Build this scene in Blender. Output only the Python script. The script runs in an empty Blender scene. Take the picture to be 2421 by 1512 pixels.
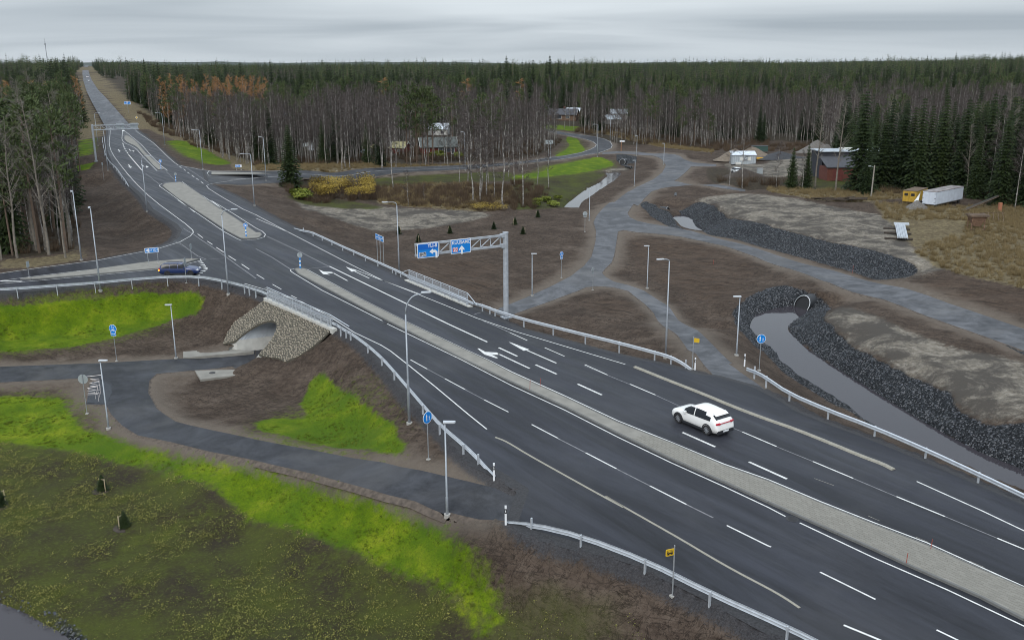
import bpy, bmesh, math, random
import numpy as np
from mathutils import Vector, Matrix, geometry
random.seed(7); RS = np.random.RandomState(11)
SC = bpy.context.scene
COL = SC.collection
# ---------------------------------------------------------------- camera
F, CX, CY, HZ, ROLL, EYE = 2220.0, 1210.5, 756.0, 149.7, 0.0048, 24.5
PITCH = math.atan((CY-HZ)/F)
CR, SR = math.cos(ROLL), math.sin(ROLL)
X_ = Vector((1, 0, 0)); D_ = Vector((0, -math.sin(PITCH), -math.cos(PITCH))); W_ = Vector((0, math.cos(PITCH), -math.sin(PITCH)))
right = CR*X_+SR*D_; down = -SR*X_+CR*D_
cd = bpy.data.cameras.new('camera'); cam = bpy.data.objects.new('camera', cd); COL.objects.link(cam)
cd.sensor_width = 36.0; cd.lens = 36.0*F/2421.0; cd.clip_start = 1.0; cd.clip_end = 40000.0
M = Matrix.Identity(4)
for i in range(3):
    M[i][0] = right[i]; M[i][1] = -down[i]; M[i][2] = -W_[i]
M[2][3] = EYE
cam.matrix_world = M
SC.camera = cam
# ---------------------------------------------------------------- world and sun (overcast)
SUN_EL, SUN_AZ = 38.0, 200.0
w = bpy.data.worlds.new('World'); SC.world = w; w.use_nodes = True
nt = w.node_tree; nt.nodes.clear()
def N(t, typ, **kw):
    n = t.nodes.new(typ)
    for k, v in kw.items():
        if k.startswith('i_'): n.inputs[k[2:].replace('_', ' ')].default_value = v
        else: setattr(n, k, v)
    return n
out = N(nt, 'ShaderNodeOutputWorld'); bg = N(nt, 'ShaderNodeBackground'); bg.inputs[1].default_value = 0.1
sky = N(nt, 'ShaderNodeTexSky'); sky.sky_type = 'NISHITA'; sky.sun_disc = False
sky.sun_elevation = math.radians(SUN_EL); sky.sun_rotation = math.radians(SUN_AZ); sky.air_density = 1.5; sky.dust_density = 4
tc = N(nt, 'ShaderNodeTexCoord'); sep = N(nt, 'ShaderNodeSeparateXYZ'); nt.links.new(tc.outputs['Generated'], sep.inputs[0])
# flat cloud deck: direction divided by height gives the perspective of a layer
mx = N(nt, 'ShaderNodeMath', operation='MAXIMUM'); mx.inputs[1].default_value = 0.0; nt.links.new(sep.outputs[2], mx.inputs[0])
ad = N(nt, 'ShaderNodeMath', operation='ADD'); ad.inputs[1].default_value = 0.07; nt.links.new(mx.outputs[0], ad.inputs[0])
dx = N(nt, 'ShaderNodeMath', operation='DIVIDE'); dy = N(nt, 'ShaderNodeMath', operation='DIVIDE')
nt.links.new(sep.outputs[0], dx.inputs[0]); nt.links.new(ad.outputs[0], dx.inputs[1])
nt.links.new(sep.outputs[1], dy.inputs[0]); nt.links.new(ad.outputs[0], dy.inputs[1])
cmb = N(nt, 'ShaderNodeCombineXYZ'); nt.links.new(dx.outputs[0], cmb.inputs[0]); nt.links.new(dy.outputs[0], cmb.inputs[1])
mp = N(nt, 'ShaderNodeMapping'); mp.inputs['Scale'].default_value = (0.22, 0.36, 1); mp.inputs['Location'].default_value = (1.3, 0.4, 0)
nt.links.new(cmb.outputs[0], mp.inputs[0])
ns = N(nt, 'ShaderNodeTexNoise'); ns.inputs['Scale'].default_value = 1.0; ns.inputs['Detail'].default_value = 4; ns.inputs['Roughness'].default_value = 0.45; ns.inputs['Distortion'].default_value = 0.6
nt.links.new(mp.outputs[0], ns.inputs[0])
cr = N(nt, 'ShaderNodeValToRGB'); e = cr.color_ramp.elements
e[0].position = 0.3; e[0].color = (3.0, 3.5, 4.0, 1); e[1].position = 0.7; e[1].color = (5.7, 6.25, 6.7, 1)
nt.links.new(ns.outputs[0], cr.inputs[0])
# brighter veil low over the horizon
hz = N(nt, 'ShaderNodeMapRange'); hz.inputs[1].default_value = 0.0; hz.inputs[2].default_value = 0.045; hz.inputs[3].default_value = 1; hz.inputs[4].default_value = 0
nt.links.new(sep.outputs[2], hz.inputs[0])
mh = N(nt, 'ShaderNodeMixRGB'); mh.inputs[2].default_value = (5.7, 6.25, 6.65, 1)
hm = N(nt, 'ShaderNodeMath', operation='MULTIPLY'); hm.inputs[1].default_value = 0.5; nt.links.new(hz.outputs[0], hm.inputs[0])
nt.links.new(hm.outputs[0], mh.inputs[0]); nt.links.new(cr.outputs[0], mh.inputs[1])
ms = N(nt, 'ShaderNodeMixRGB'); ms.inputs[0].default_value = 0.93
nt.links.new(sky.outputs[0], ms.inputs[1]); nt.links.new(mh.outputs[0], ms.inputs[2])
# standard overcast gradient: the zenith is brighter than the horizon
cg = N(nt, 'ShaderNodeMath', operation='MULTIPLY_ADD'); cg.inputs[1].default_value = 1.7; cg.inputs[2].default_value = 1.0; nt.links.new(mx.outputs[0], cg.inputs[0])
cgm = N(nt, 'ShaderNodeMixRGB', blend_type='MULTIPLY'); cgm.inputs[0].default_value = 1.0; nt.links.new(ms.outputs[0], cgm.inputs[1]); nt.links.new(cg.outputs[0], cgm.inputs[2])
nt.links.new(cgm.outputs[0], bg.inputs[0]); nt.links.new(bg.outputs[0], out.inputs[0])
sl = bpy.data.lights.new('sun', 'SUN'); sl.energy = 1.25; sl.angle = math.radians(25); sl.color = (1, 0.97, 0.93)
so = bpy.data.objects.new('sun', sl); COL.objects.link(so)
az = math.radians(SUN_AZ); el = math.radians(SUN_EL)
sd = Vector((math.sin(az)*math.cos(el), math.cos(az)*math.cos(el), math.sin(el)))
so.rotation_euler = sd.to_track_quat('Z', 'Y').to_euler()
SC.view_settings.view_transform = 'Standard'; SC.view_settings.look = 'None'; SC.view_settings.gamma = 1.0
SC.view_settings.exposure = 0.25; SC.view_settings.use_curve_mapping = False
SC.render.engine = 'CYCLES'; SC.cycles.filter_width = 1.0
# ---------------------------------------------------------------- survey helpers (photograph bearing -> ground point)
def rays(P):
    P = np.asarray(P, float).reshape(-1, 2)
    u = P[:, 0]-CX; v = P[:, 1]-CY
    u, v = CR*u-SR*v, SR*u+CR*v
    return np.stack([u, F*math.cos(PITCH)-v*math.sin(PITCH), -F*math.sin(PITCH)-v*math.cos(PITCH)], 1)
def Gz(px, py, z=0.0):
    d = rays([(px, py)])[0]; t = (z-EYE)/d[2]
    return (d[0]*t, d[1]*t, z)
def GY(px, py, Y):
    d = rays([(px, py)])[0]; t = Y/d[1]
    return (d[0]*t, Y, EYE+d[2]*t)
def proj(W):
    W = np.asarray(W, float).reshape(-1, 3)
    X, Y, Z = W[:, 0], W[:, 1], W[:, 2]-EYE
    zc = np.maximum(Y*math.cos(PITCH)-Z*math.sin(PITCH), 1e-3); v = -(Y*math.sin(PITCH)+Z*math.cos(PITCH))
    u, v = F*X/zc, F*v/zc
    return np.stack([CR*u+SR*v+CX, -SR*u+CR*v+CY], 1)
TX = [0, 605.26, 1210.52, 1815.78]; TY = {'A': 118.21, 'B': 472.86, 'C': 827.5, 'D': 1133.67}
def T(code, *pts):
    "survey sheet code + sheet coordinates -> bearings"
    if code in CROPS:
        ox, oy, s = CROPS[code]
        return [(ox+a*s, oy+b*s) for a, b in pts]
    ox, oy = TX[int(code[1])], TY[code[0]]
    return [(ox+a*0.25022, oy+b*0.25022) for a, b in pts]
CROPS = {'E1': (1063.9, 709.3, .19547), 'E2': (236.4, 266.0, .09774), 'E3': (331.0, 579.25, .09774), 'E5': (508.3, 679.7, .11729),
         'E6': (957.5, 532.0, .18723)}
def unit(v):
    v = np.asarray(v, float); return v/np.linalg.norm(v)
def resample(P, step, closed=False):
    P = [np.asarray(p, float) for p in P]
    if closed: P = P+[P[0]]
    o = [P[0]]
    for a, b in zip(P[:-1], P[1:]):
        L = np.linalg.norm(b[:2]-a[:2]); n = max(1, int(round(L/step)))
        for k in range(1, n+1): o.append(a+(b-a)*k/n)
    return o[:-1] if closed else o
def smooth(P, it=2):
    P = [np.asarray(p, float) for p in P]
    for _ in range(it):
        o = [P[0]]
        for a, b in zip(P[:-1], P[1:]): o += [a*.75+b*.25, a*.25+b*.75]
        o.append(P[-1]); P = o
    return P
def inpoly(pts, poly):
    pts = np.asarray(pts, float); poly = np.asarray([(p[0], p[1]) for p in poly], float)
    r = np.zeros(len(pts), bool)
    mn, mx_ = poly.min(0), poly.max(0)
    idx = np.where((pts[:, 0] >= mn[0]) & (pts[:, 0] <= mx_[0]) & (pts[:, 1] >= mn[1]) & (pts[:, 1] <= mx_[1]))[0]
    if len(idx) == 0: return r
    x, y = pts[idx, 0], pts[idx, 1]; c = np.zeros(len(idx), bool)
    n = len(poly)
    for i in range(n):
        x0, y0 = poly[i]; x1, y1 = poly[(i+1) % n]
        if y0 == y1: continue
        m = (y0 > y) != (y1 > y)
        c ^= m & (x < (x1-x0)*(y-y0)/(y1-y0)+x0)
    r[idx] = c
    return r
# ---------------------------------------------------------------- materials
MATS = {}
def mat(name, col, rough=0.6, metal=0.0, var=0.12, scale=3.0, bump=0.0, emit=None, spec=None, detail=3):
    if name in MATS: return MATS[name]
    m = bpy.data.materials.new(name); m.use_nodes = True; t = m.node_tree
    b = t.nodes['Principled BSDF']; b.inputs['Roughness'].default_value = rough; b.inputs['Metallic'].default_value = metal
    if spec is not None: b.inputs['Specular IOR Level'].default_value = spec
    co = N(t, 'ShaderNodeTexCoord'); n = N(t, 'ShaderNodeTexNoise'); n.inputs['Scale'].default_value = scale; n.inputs['Detail'].default_value = detail
    t.links.new(co.outputs['Object'], n.inputs[0])
    mr = N(t, 'ShaderNodeMapRange'); mr.inputs[1].default_value = .3; mr.inputs[2].default_value = .7; mr.inputs[3].default_value = 1-var; mr.inputs[4].default_value = 1+var
    t.links.new(n.outputs[0], mr.inputs[0])
    hs = N(t, 'ShaderNodeHueSaturation'); hs.inputs['Color'].default_value = (*col, 1); t.links.new(mr.outputs[0], hs.inputs['Value'])
    t.links.new(hs.outputs[0], b.inputs['Base Color'])
    if bump:
        bp = N(t, 'ShaderNodeBump'); bp.inputs[0].default_value = bump; t.links.new(n.outputs[0], bp.inputs['Height']); t.links.new(bp.outputs[0], b.inputs['Normal'])
    if emit:
        b.inputs['Emission Color'].default_value = (*emit[0], 1); b.inputs['Emission Strength'].default_value = emit[1]
    MATS[name] = m
    return m
def foliage_mat(name, c0, c1, rough=0.7):
    "colour varies leaf by leaf and tree by tree"
    if name in MATS: return MATS[name]
    m = bpy.data.materials.new(name); m.use_nodes = True; t = m.node_tree; b = t.nodes['Principled BSDF']
    b.inputs['Roughness'].default_value = rough; b.inputs['Specular IOR Level'].default_value = 0.15
    gi = N(t, 'ShaderNodeNewGeometry'); oi = N(t, 'ShaderNodeObjectInfo')
    r = N(t, 'ShaderNodeMixRGB'); r.inputs[1].default_value = (*c0, 1); r.inputs[2].default_value = (*c1, 1)
    a = N(t, 'ShaderNodeMath', operation='ADD'); h = N(t, 'ShaderNodeMath', operation='MULTIPLY'); h.inputs[1].default_value = 0.5
    t.links.new(gi.outputs['Random Per Island'], a.inputs[0]); t.links.new(oi.outputs['Random'], a.inputs[1]); t.links.new(a.outputs[0], h.inputs[0])
    t.links.new(h.outputs[0], r.inputs[0]); t.links.new(r.outputs[0], b.inputs['Base Color'])
    MATS[name] = m
    return m
# ---------------------------------------------------------------- mesh helpers
class MB:
    def __init__(s): s.v = []; s.f = []; s.m = []
    def add(s, vs, fs, mi=0):
        o = len(s.v); s.v += [tuple(map(float, v)) for v in vs]; s.f += [[o+i for i in f] for f in fs]; s.m += [mi]*len(fs); return s
    def box(s, c, size, rz=0.0, mi=0, rx=0.0, ry=0.0):
        R = Matrix.Rotation(rz, 3, 'Z') @ Matrix.Rotation(ry, 3, 'Y') @ Matrix.Rotation(rx, 3, 'X')
        hx, hy, hz_ = size[0]/2, size[1]/2, size[2]/2
        vs = [R @ Vector((x, y, z))+Vector(c) for x in (-hx, hx) for y in (-hy, hy) for z in (-hz_, hz_)]
        return s.add(vs, [(0, 1, 3, 2), (4, 6, 7, 5), (0, 4, 5, 1), (2, 3, 7, 6), (0, 2, 6, 4), (1, 5, 7, 3)], mi)
    def tube(s, P, R, n=8, mi=0, cap=True):
        P = [Vector(p) for p in P]
        if not hasattr(R, '__len__'): R = [R]*len(P)
        vs = []; fs = []
        up = None
        for i, p in enumerate(P):
            d = (P[min(i+1, len(P)-1)]-P[max(i-1, 0)]).normalized()
            a = d.orthogonal().normalized() if up is None else (up-d*up.dot(d)).normalized()
            up = a; b = d.cross(a)
            for k in range(n):
                t = 2*math.pi*k/n; vs.append(p+(a*math.cos(t)+b*math.sin(t))*R[i])
        for i in range(len(P)-1):
            for k in range(n):
                k2 = (k+1) % n; fs.append((i*n+k, i*n+k2, (i+1)*n+k2, (i+1)*n+k))
        if cap: fs.append(tuple(range(n))[::-1]); fs.append(tuple((len(P)-1)*n+k for k in range(n)))
        return s.add(vs, fs, mi)
    def prism(s, poly, z0, z1, mi=0):
        n = len(poly)
        return s.add([(p[0], p[1], z0) for p in poly]+[(p[0], p[1], z1) for p in poly],
                     [tuple(range(n))[::-1], tuple(range(n, 2*n))]+[(i, (i+1) % n, n+(i+1) % n, n+i) for i in range(n)], mi)
    def disc(s, c, r, th, n=28, mi=0):
        "disc facing -Y, thickness th along Y"
        vs = [(c[0]+r*math.cos(2*math.pi*k/n), c[1]+y, c[2]+r*math.sin(2*math.pi*k/n)) for y in (0, th) for k in range(n)]
        return s.add(vs, [tuple(range(n)), tuple(range(2*n-1, n-1, -1))]+[(k, n+k, n+(k+1) % n, (k+1) % n) for k in range(n)], mi)
    def mesh(s, name, mats, sm=False):
        me = bpy.data.meshes.new(name); me.from_pydata(s.v, [], s.f)
        for m in (mats if isinstance(mats, (list, tuple)) else [mats]): me.materials.append(m)
        if len(set(s.m)) > 1: me.polygons.foreach_set('material_index', s.m)
        if sm: me.polygons.foreach_set('use_smooth', [True]*len(me.polygons))
        me.update(); return me
    def obj(s, name, mats, parent=None, sm=False, loc=None):
        o = bpy.data.objects.new(name, s.mesh(name, mats, sm)); COL.objects.link(o)
        if parent is not None: o.parent = parent
        if loc is not None: o.location = loc
        return o
def tag(o, label=None, cat=None, group=None, kind=None):
    if label: o['label'] = label
    if cat: o['category'] = cat
    if group: o['group'] = group
    if kind: o['kind'] = kind
    return o
def thing(name, label, cat, loc=(0, 0, 0), rz=0.0, group=None, kind=None):
    o = bpy.data.objects.new(name, None); COL.objects.link(o); o.empty_display_size = .3
    o.location = loc; o.rotation_euler = (0, 0, rz)
    return tag(o, label, cat, group, kind)
def dup(o, parent=None, loc=None, rz=None, scale=None):
    c = o.copy(); COL.objects.link(c); c.parent = parent
    if loc is not None: c.location = loc
    if rz is not None: c.rotation_euler = (0, 0, rz)
    if scale is not None: c.scale = scale
    for ch in list(KIDS.get(o.name, o.children)): dup(ch, c)
    return c
KIDS = {}
def inst(me, name, parent, loc=(0, 0, 0), rz=0.0, scale=None, mw=None):
    o = bpy.data.objects.new(name, me); COL.objects.link(o); o.parent = parent; o.location = loc; o.rotation_euler = (0, 0, rz)
    if scale: o.scale = scale
    if mw is not None: o.matrix_basis = mw
    return o
def polyfill(poly, step=None, extra=None, jit=0.0):
    "triangulate a 2D polygon with interior points"
    P = [Vector((float(p[0]), float(p[1]))) for p in poly]; n = len(P)
    pts = list(P)
    if step:
        a = np.array([(p.x, p.y) for p in P]); mn = a.min(0); mx2 = a.max(0)
        gx, gy = np.meshgrid(np.arange(mn[0]+step/2, mx2[0], step), np.arange(mn[1]+step/2, mx2[1], step))
        g = np.stack([gx.ravel(), gy.ravel()], 1); g = g[inpoly(g, a)]
        # keep clear of the outline
        keep = np.ones(len(g), bool)
        for i in range(n):
            p, q = a[i], a[(i+1) % n]; d = q-p; L2 = max((d**2).sum(), 1e-9)
            t = np.clip(((g-p) @ d)/L2, 0, 1); dd = np.hypot(*(g-(p+t[:, None]*d)).T); keep &= dd > step*.35
        pts += [Vector((x, y)) for x, y in g[keep]]
    if extra: pts += [Vector((float(p[0]), float(p[1]))) for p in extra]
    vo, eo, fo = geometry.delaunay_2d_cdt(pts, [], [list(range(n))], 1, 1e-5)[:3]
    return [(v.x, v.y) for v in vo], [tuple(f) for f in fo]
# ================================================================= TERRAIN
ROADC = [GY(*p) for p in [(281, 291, 386), (236, 238, 590), (218, 213, 850), (207, 190, 1200), (203, 175, 1500), (202, 166, 1750), (203.5, 158.5, 3000), (206, 154.5, 3600)]]
ROADC = [(ROADC[0][0], ROADC[0][1], 0)]+ROADC[1:]
RC = np.array(ROADC); RCY = np.concatenate([[240], RC[:, 1], [14000]])
RCX = np.concatenate([[RC[0, 0]+58], RC[:, 0], [RC[-1, 0]*14000/RC[-1, 1]]]); RCZ = np.concatenate([[0], RC[:, 2], [20]])
def S01(x): x = np.clip(x, 0, 1); return x*x*(3-2*x)
def hfar(x, y):
    x = np.asarray(x, float); y = np.asarray(y, float)
    r = np.hypot(x, y); a = x/np.maximum(y, 1)
    A = 6.0+9*S01((-a-.34)/.1)+5.5*S01((a-.30)/.2)
    z = -3.0+S01((r-380)/1300)*A
    zr = np.interp(y, RCY, RCZ)-.35; d = np.abs(x-np.interp(y, RCY, RCX))
    k = S01((45-d)/35)*(y > 240)
    return z*(1-k)+zr*k
# ---- asphalt outlines, read off the survey sheets
main_R = [(3100, 1475), (2421, 1192), (2300, 1141), (2178, 1088), (2110, 1060), (2041, 1033), (1951, 1000), (1878, 970), (1840, 945), (1776, 913), (1691, 889), (1650, 885), (1621, 876),
          (1586, 866), (1548, 857), (1520, 852), (1460, 838), (1380, 818), (1300, 795), (1220, 775), (1113, 728), (963, 665.6), (928, 648), (855, 615), (805, 592), (755, 565), (697, 541),
          (650, 518), (605, 493.6), (563, 468), (520, 448), (497, 437), (484, 428), (478, 404), (463, 398.5), (438, 394.7), (415, 388.4), (400, 373.4), (375, 351), (350, 328.4), (322.8, 305.9), (307.8, 290.9)]
main_L = [(252.8, 290.9), (256, 313.4), (252.5, 333.4), (254, 356), (265, 383.5), (284, 408.5), (309, 436), (340, 463.5), (362, 493.5), (390, 512), (420, 530), (430, 543), (424, 560), (408, 572),
          (350, 592), (225, 616), (125, 631.5), (0, 648), (-260, 682), (-260, 724), (0, 690), (125, 677), (225, 666), (313, 656), (395, 650), (440, 651), (490, 656), (530, 664), (580, 676), (610, 685), (635, 694),
          (700, 722), (780, 752), (838, 788), (869, 808), (900, 840), (943, 887), (980.6, 934), (1018, 969), (1068, 1019), (1105.8, 1064), (1130.8, 1089), (1181, 1111), (1211, 1129),
          (1248, 1153), (1251, 1158), (1225, 1235), (1256, 1250), (1373, 1282), (1448, 1296), (1528, 1320), (1598, 1355), (1681, 1395), (1816, 1468), (1921, 1520), (2100, 1640), (2400, 1850)]
MAINW = [Gz(*p) for p in main_R+main_L+[(3200, 1850)]]
# ---- ground control: (bearing x, bearing y, level)
def lst(z, *pts): return [(a, b, z) for a, b in pts]
CTRL = []
# left: verge, ditch and forest floor
CTRL += lst(-3.2, (180, 500), (240, 520), (250, 440), (222, 410), (100, 500), (60, 430), (0, 400), (285, 560)) + lst(-2.5, (290, 575), (200, 340), (300, 530), (190, 300), (0, 300)) + lst(-1.4, (330, 590), (340, 510), (290, 470))
CTRL += lst(-.7, (100, 600), (0, 620), (190, 600), (-150, 640), (400, 560), (395, 535)) + lst(-1.5, (60, 570), (-100, 560), (160, 560)) + lst(-1.8, (226, 300), (240, 350), (246, 385))
# right of the far carriageway
CTRL += lst(-.4, (330, 296), (362, 327), (395, 350), (424, 380)) + lst(-1.3, (345, 290), (400, 340), (440, 372), (470, 388)) + lst(-2.3, (430, 345), (500, 372), (560, 386), (400, 318)) + lst(-2.8, (560, 360), (620, 340), (500, 300), (420, 270), (330, 245))
# village road, north side and houses
CTRL += lst(-3.0, (700, 380), (800, 360), (1000, 350), (700, 310), (900, 310), (1100, 330), (600, 290), (1000, 290), (1200, 300)) + lst(-3.2, (1210, 365), (1300, 340), (1500, 300), (1700, 300), (1900, 300), (2100, 300), (2400, 300))
CTRL += lst(-.5, (560, 400), (615, 398)) + lst(-1.5, (760, 394))
CTRL += lst(-3.5, (1370, 340), (1380, 350), (1350, 335))
# between village road and the dirt field
CTRL += lst(-1.2, (640, 424), (560, 428)) + lst(-1.6, (520, 440), (600, 445)) + lst(-3.0, (700, 440), (800, 425), (660, 470), (760, 455)) + lst(-3.3, (900, 425), (1000, 420), (1100, 408), (1190, 400), (1290, 395)) + lst(-4.0, (1200, 425), (1300, 410), (1400, 392), (1440, 380))
CTRL += lst(-3.5, (800, 480), (720, 475), (900, 480), (1000, 480), (1150, 490), (1250, 470), (1330, 450), (740, 500), (860, 510), (1000, 515), (1150, 505), (1250, 495), (1320, 480))
CTRL += lst(-3.8, (900, 540), (1100, 545), (1250, 510), (1330, 500), (1380, 520), (1400, 560), (1390, 600), (1360, 640)) + lst(-4.2, (960, 590), (1060, 590), (1200, 600), (1300, 620), (1200, 660), (1100, 650), (1020, 620), (1180, 700), (1260, 680))
# path network right of the highway
PATHC = lst(-4.8, (1190, 745)) + lst(-4.6, (1250, 715), (1215, 735)) + lst(-4.5, (1300, 700)) + lst(-4.3, (1400, 660), (1360, 680)) + lst(-4.0, (1430, 600)) + lst(-3.8, (1430, 560)) + lst(-3.6, (1450, 530), (1490, 480), (1550, 440), (1600, 415), (1600, 400), (1690, 392), (1530, 366), (1460, 357), (1720, 465), (1640, 445)) \
    + lst(-4.1, (1480, 675)) + lst(-3.4, (1560, 720)) + lst(-2.3, (1610, 770)) + lst(-1.2, (1670, 825)) + lst(-.2, (1720, 870), (1750, 895)) + lst(-3.4, (1560, 548)) + lst(-3.2, (1700, 580)) + lst(-2.9, (1900, 640)) + lst(-2.6, (2100, 700)) + lst(-2.3, (2300, 770)) + lst(-2.1, (2421, 805), (2600, 850)) \
    + lst(-3.5, (1447, 345), (1400, 325), (1420, 360), (1370, 371), (1290, 380)) + lst(-3.3, (1340, 312)) + lst(-3.0, (1290, 304), (1210, 386)) + lst(-2.4, (1100, 392)) + lst(-1.9, (980, 397)) + lst(-1.4, (870, 401)) + lst(-.9, (760, 406)) + lst(-.35, (660, 411)) + lst(-.05, (560, 414), (500, 418), (480, 415)) \
    + lst(-5.0, (600, 845), (560, 850)) + lst(-4.95, (500, 858)) + lst(-4.7, (400, 870)) + lst(-4.5, (300, 880), (250, 885)) + lst(-4.4, (150, 885), (0, 885), (-200, 890)) + lst(-4.3, (310, 930)) + lst(-4.0, (310, 970)) + lst(-3.7, (380, 1020)) + lst(-3.1, (500, 1040)) + lst(-2.5, (620, 1060)) + lst(-1.8, (740, 1080)) + lst(-1.2, (860, 1105)) + lst(-.7, (980, 1135)) + lst(-.3, (1080, 1160)) + lst(-.05, (1180, 1180), (1230, 1195))
PC = np.array(PATHC)
def zpath(px, py):
    d2 = ((PC[:, 0]-px)/1.0)**2+((PC[:, 1]-py)*1.6)**2+4.0; wq = d2**-2.0
    return float((wq*PC[:, 2]).sum()/wq.sum())
CTRL += lst(-3.5, (1450, 765), (1350, 750), (1440, 700), (1500, 720)) + lst(-4.0, (1400, 715), (1330, 725)) + lst(-2.6, (1540, 800), (1560, 770)) + lst(-1.2, (1600, 845), (1640, 860))
CTRL += lst(-4.4, (1500, 600), (1500, 640), (1560, 650), (1620, 690), (1680, 700), (1560, 600), (1640, 740)) + lst(-3.5, (1800, 640), (1740, 610), (1850, 668), (1650, 580)) + lst(-4.6, (1660, 760), (1700, 790), (1620, 720)) + lst(-2.7, (1790, 690), (1760, 700), (1730, 715)) + lst(-3.9, (1745, 750), (1720, 745))
# stream bed and banks
WZ = -4.6
CTRL += lst(WZ-.35, (1830, 760), (1850, 800), (1890, 850), (1960, 900), (2050, 960), (2150, 1010), (2300, 1080), (2421, 1135), (1860, 735)) 
CTRL += lst(WZ+.05, (1796, 745), (1785, 763), (1789, 783), (1806, 806), (1841, 827), (1861, 855), (1891, 880), (1928, 905), (1966, 928), (2004, 950), (2034, 973), (2086, 1010), (2143, 1040), (2270, 1095), (2421, 1166),
            (1900, 742), (1868, 757), (1855, 773), (1868, 796), (1896, 823), (1933, 850), (1981, 882), (2041, 920), (2099, 955), (2166, 998), (2241, 1040), (2316, 1075), (2421, 1120), (1816, 736), (1875, 727))
CTRL += lst(-3.0, (1740, 738), (1735, 770), (1755, 800), (1790, 835), (1830, 868), (1870, 895)) + lst(-2.6, (1780, 700), (1840, 680), (1905, 668)) + lst(-1.7, (1920, 940), (1985, 972), (2050, 1003), (2120, 1040))
CTRL += lst(-.3, (1760, 874), (1800, 905), (1745, 850)) + lst(-1.0, (1720, 820), (1760, 846)) + lst(-1.8, (1690, 790))
CTRL += lst(-2.0, (1946, 745), (1946, 763), (2006, 810), (2066, 850), (2141, 882), (2241, 928), (2279, 978), (2341, 1008), (2421, 995), (2600, 1060)) + lst(-1.9, (2060, 780), (2200, 850), (2350, 900), (2421, 930), (2250, 800), (2421, 860), (2100, 750), (1990, 720), (2600, 950))
# riprap ridge, pond and yard
CTRL += lst(-5.0, (1640, 520), (1610, 515), (1655, 540), (1581, 497)) + lst(-3.3, (1560, 520), (1545, 498), (1600, 540), (1520, 500)) + lst(-3.0, (1600, 470), (1540, 470), (1600, 490)) + lst(-1.6, (1660, 480), (1700, 476), (1760, 500), (1830, 530), (1900, 552), (1970, 570), (2040, 585), (2100, 600), (2150, 622), (2165, 640)) \
    + lst(-3.7, (1680, 553), (1780, 566), (1860, 600), (1960, 632), (2060, 660), (2140, 668)) + lst(-1.5, (1750, 470), (1850, 490), (1950, 520), (2050, 550), (2150, 570), (2250, 620), (2000, 480), (1850, 460), (1750, 450), (2150, 500), (2300, 500), (2421, 540), (2421, 480), (2250, 560)) \
    + lst(-1.8, (2200, 660), (2300, 700), (2421, 740), (2250, 690), (2600, 800)) + lst(-1.0, (2300, 650), (2421, 670), (2350, 640), (2600, 700))
CTRL += lst(-1.9, (1650, 360), (1700, 410), (1660, 430), (1750, 360), (1800, 360), (1850, 370), (1800, 400), (1900, 380), (1750, 430), (1900, 440), (1960, 400), (2050, 420), (2150, 430)) + lst(-3.4, (1560, 350), (1500, 350), (1620, 380), (1480, 380), (1540, 400), (1500, 410), (1450, 440), (1430, 480), (1540, 380), (1560, 400))
CTRL += lst(-5.3, (1455, 410), (1430, 430), (1400, 450), (1370, 480), (1345, 493)) + lst(-5.0, (1467, 407), (1446, 424), (1415, 445), (1385, 465), (1362, 493), (1335, 492), (1347, 478), (1366, 462), (1386, 450), (1406, 437), (1427, 427), (1440, 415), (1436, 408), (1480, 394))
CTRL += lst(-3.9, (1400, 490), (1430, 460), (1470, 420), (1330, 470), (1370, 445), (1410, 420))
# left foreground and tunnel bank
CTRL += lst(-.5, (0, 703), (125, 690), (225, 680), (313, 669), (440, 666), (500, 672), (550, 690)) + lst(-2.2, (0, 730), (125, 722), (240, 712), (360, 700), (450, 700), (500, 715)) + lst(-4.3, (0, 790), (120, 780), (250, 770), (380, 750), (440, 755)) + lst(-4.6, (0, 840), (150, 835), (300, 820), (400, 810), (470, 790)) + lst(-4.7, (440, 835), (300, 850), (100, 858)) + lst(-3.3, (500, 745), (520, 730)) + lst(-4.4, (500, 800), (510, 820), (-200, 850)) + lst(-3.5, (-200, 770))
CTRL += lst(-4.9, (480, 900), (430, 905), (540, 890)) + lst(-4.6, (400, 940), (450, 960), (380, 905)) + lst(-4.2, (520, 980), (450, 990)) + lst(-4.4, (600, 920), (650, 900), (700, 940)) + lst(-3.4, (640, 990), (720, 1000), (820, 1040)) + lst(-3.0, (740, 880), (800, 940)) + lst(-1.9, (790, 830), (860, 900), (920, 980), (900, 1040)) + lst(-.9, (850, 825), (905, 880), (950, 940), (985, 1000), (960, 1070), (1020, 1085)) \
    + lst(-.35, (960, 915), (1000, 960), (1045, 1010), (1090, 1065), (1130, 1105), (1180, 1130), (1100, 1110), (1060, 1090), (1215, 1150))
CTRL += lst(-4.5, (200, 960), (130, 930), (0, 925)) + lst(-4.3, (220, 900), (240, 930), (225, 960)) + lst(-4.4, (240, 1010), (290, 1040), (180, 1000)) + lst(-5.2, (0, 1000), (150, 1080), (300, 1130)) + lst(-4.2, (400, 1080)) + lst(-4.6, (450, 1130)) + lst(-3.6, (560, 1110)) + lst(-4.5, (620, 1180)) + lst(-2.9, (720, 1140)) + lst(-3.9, (800, 1230)) + lst(-2.0, (860, 1160)) + lst(-3.0, (940, 1240), (1000, 1290)) + lst(-1.4, (980, 1200), (1060, 1230)) + lst(-.7, (1120, 1235), (1180, 1260)) + lst(-2.5, (1150, 1340), (1220, 1400))
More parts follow.
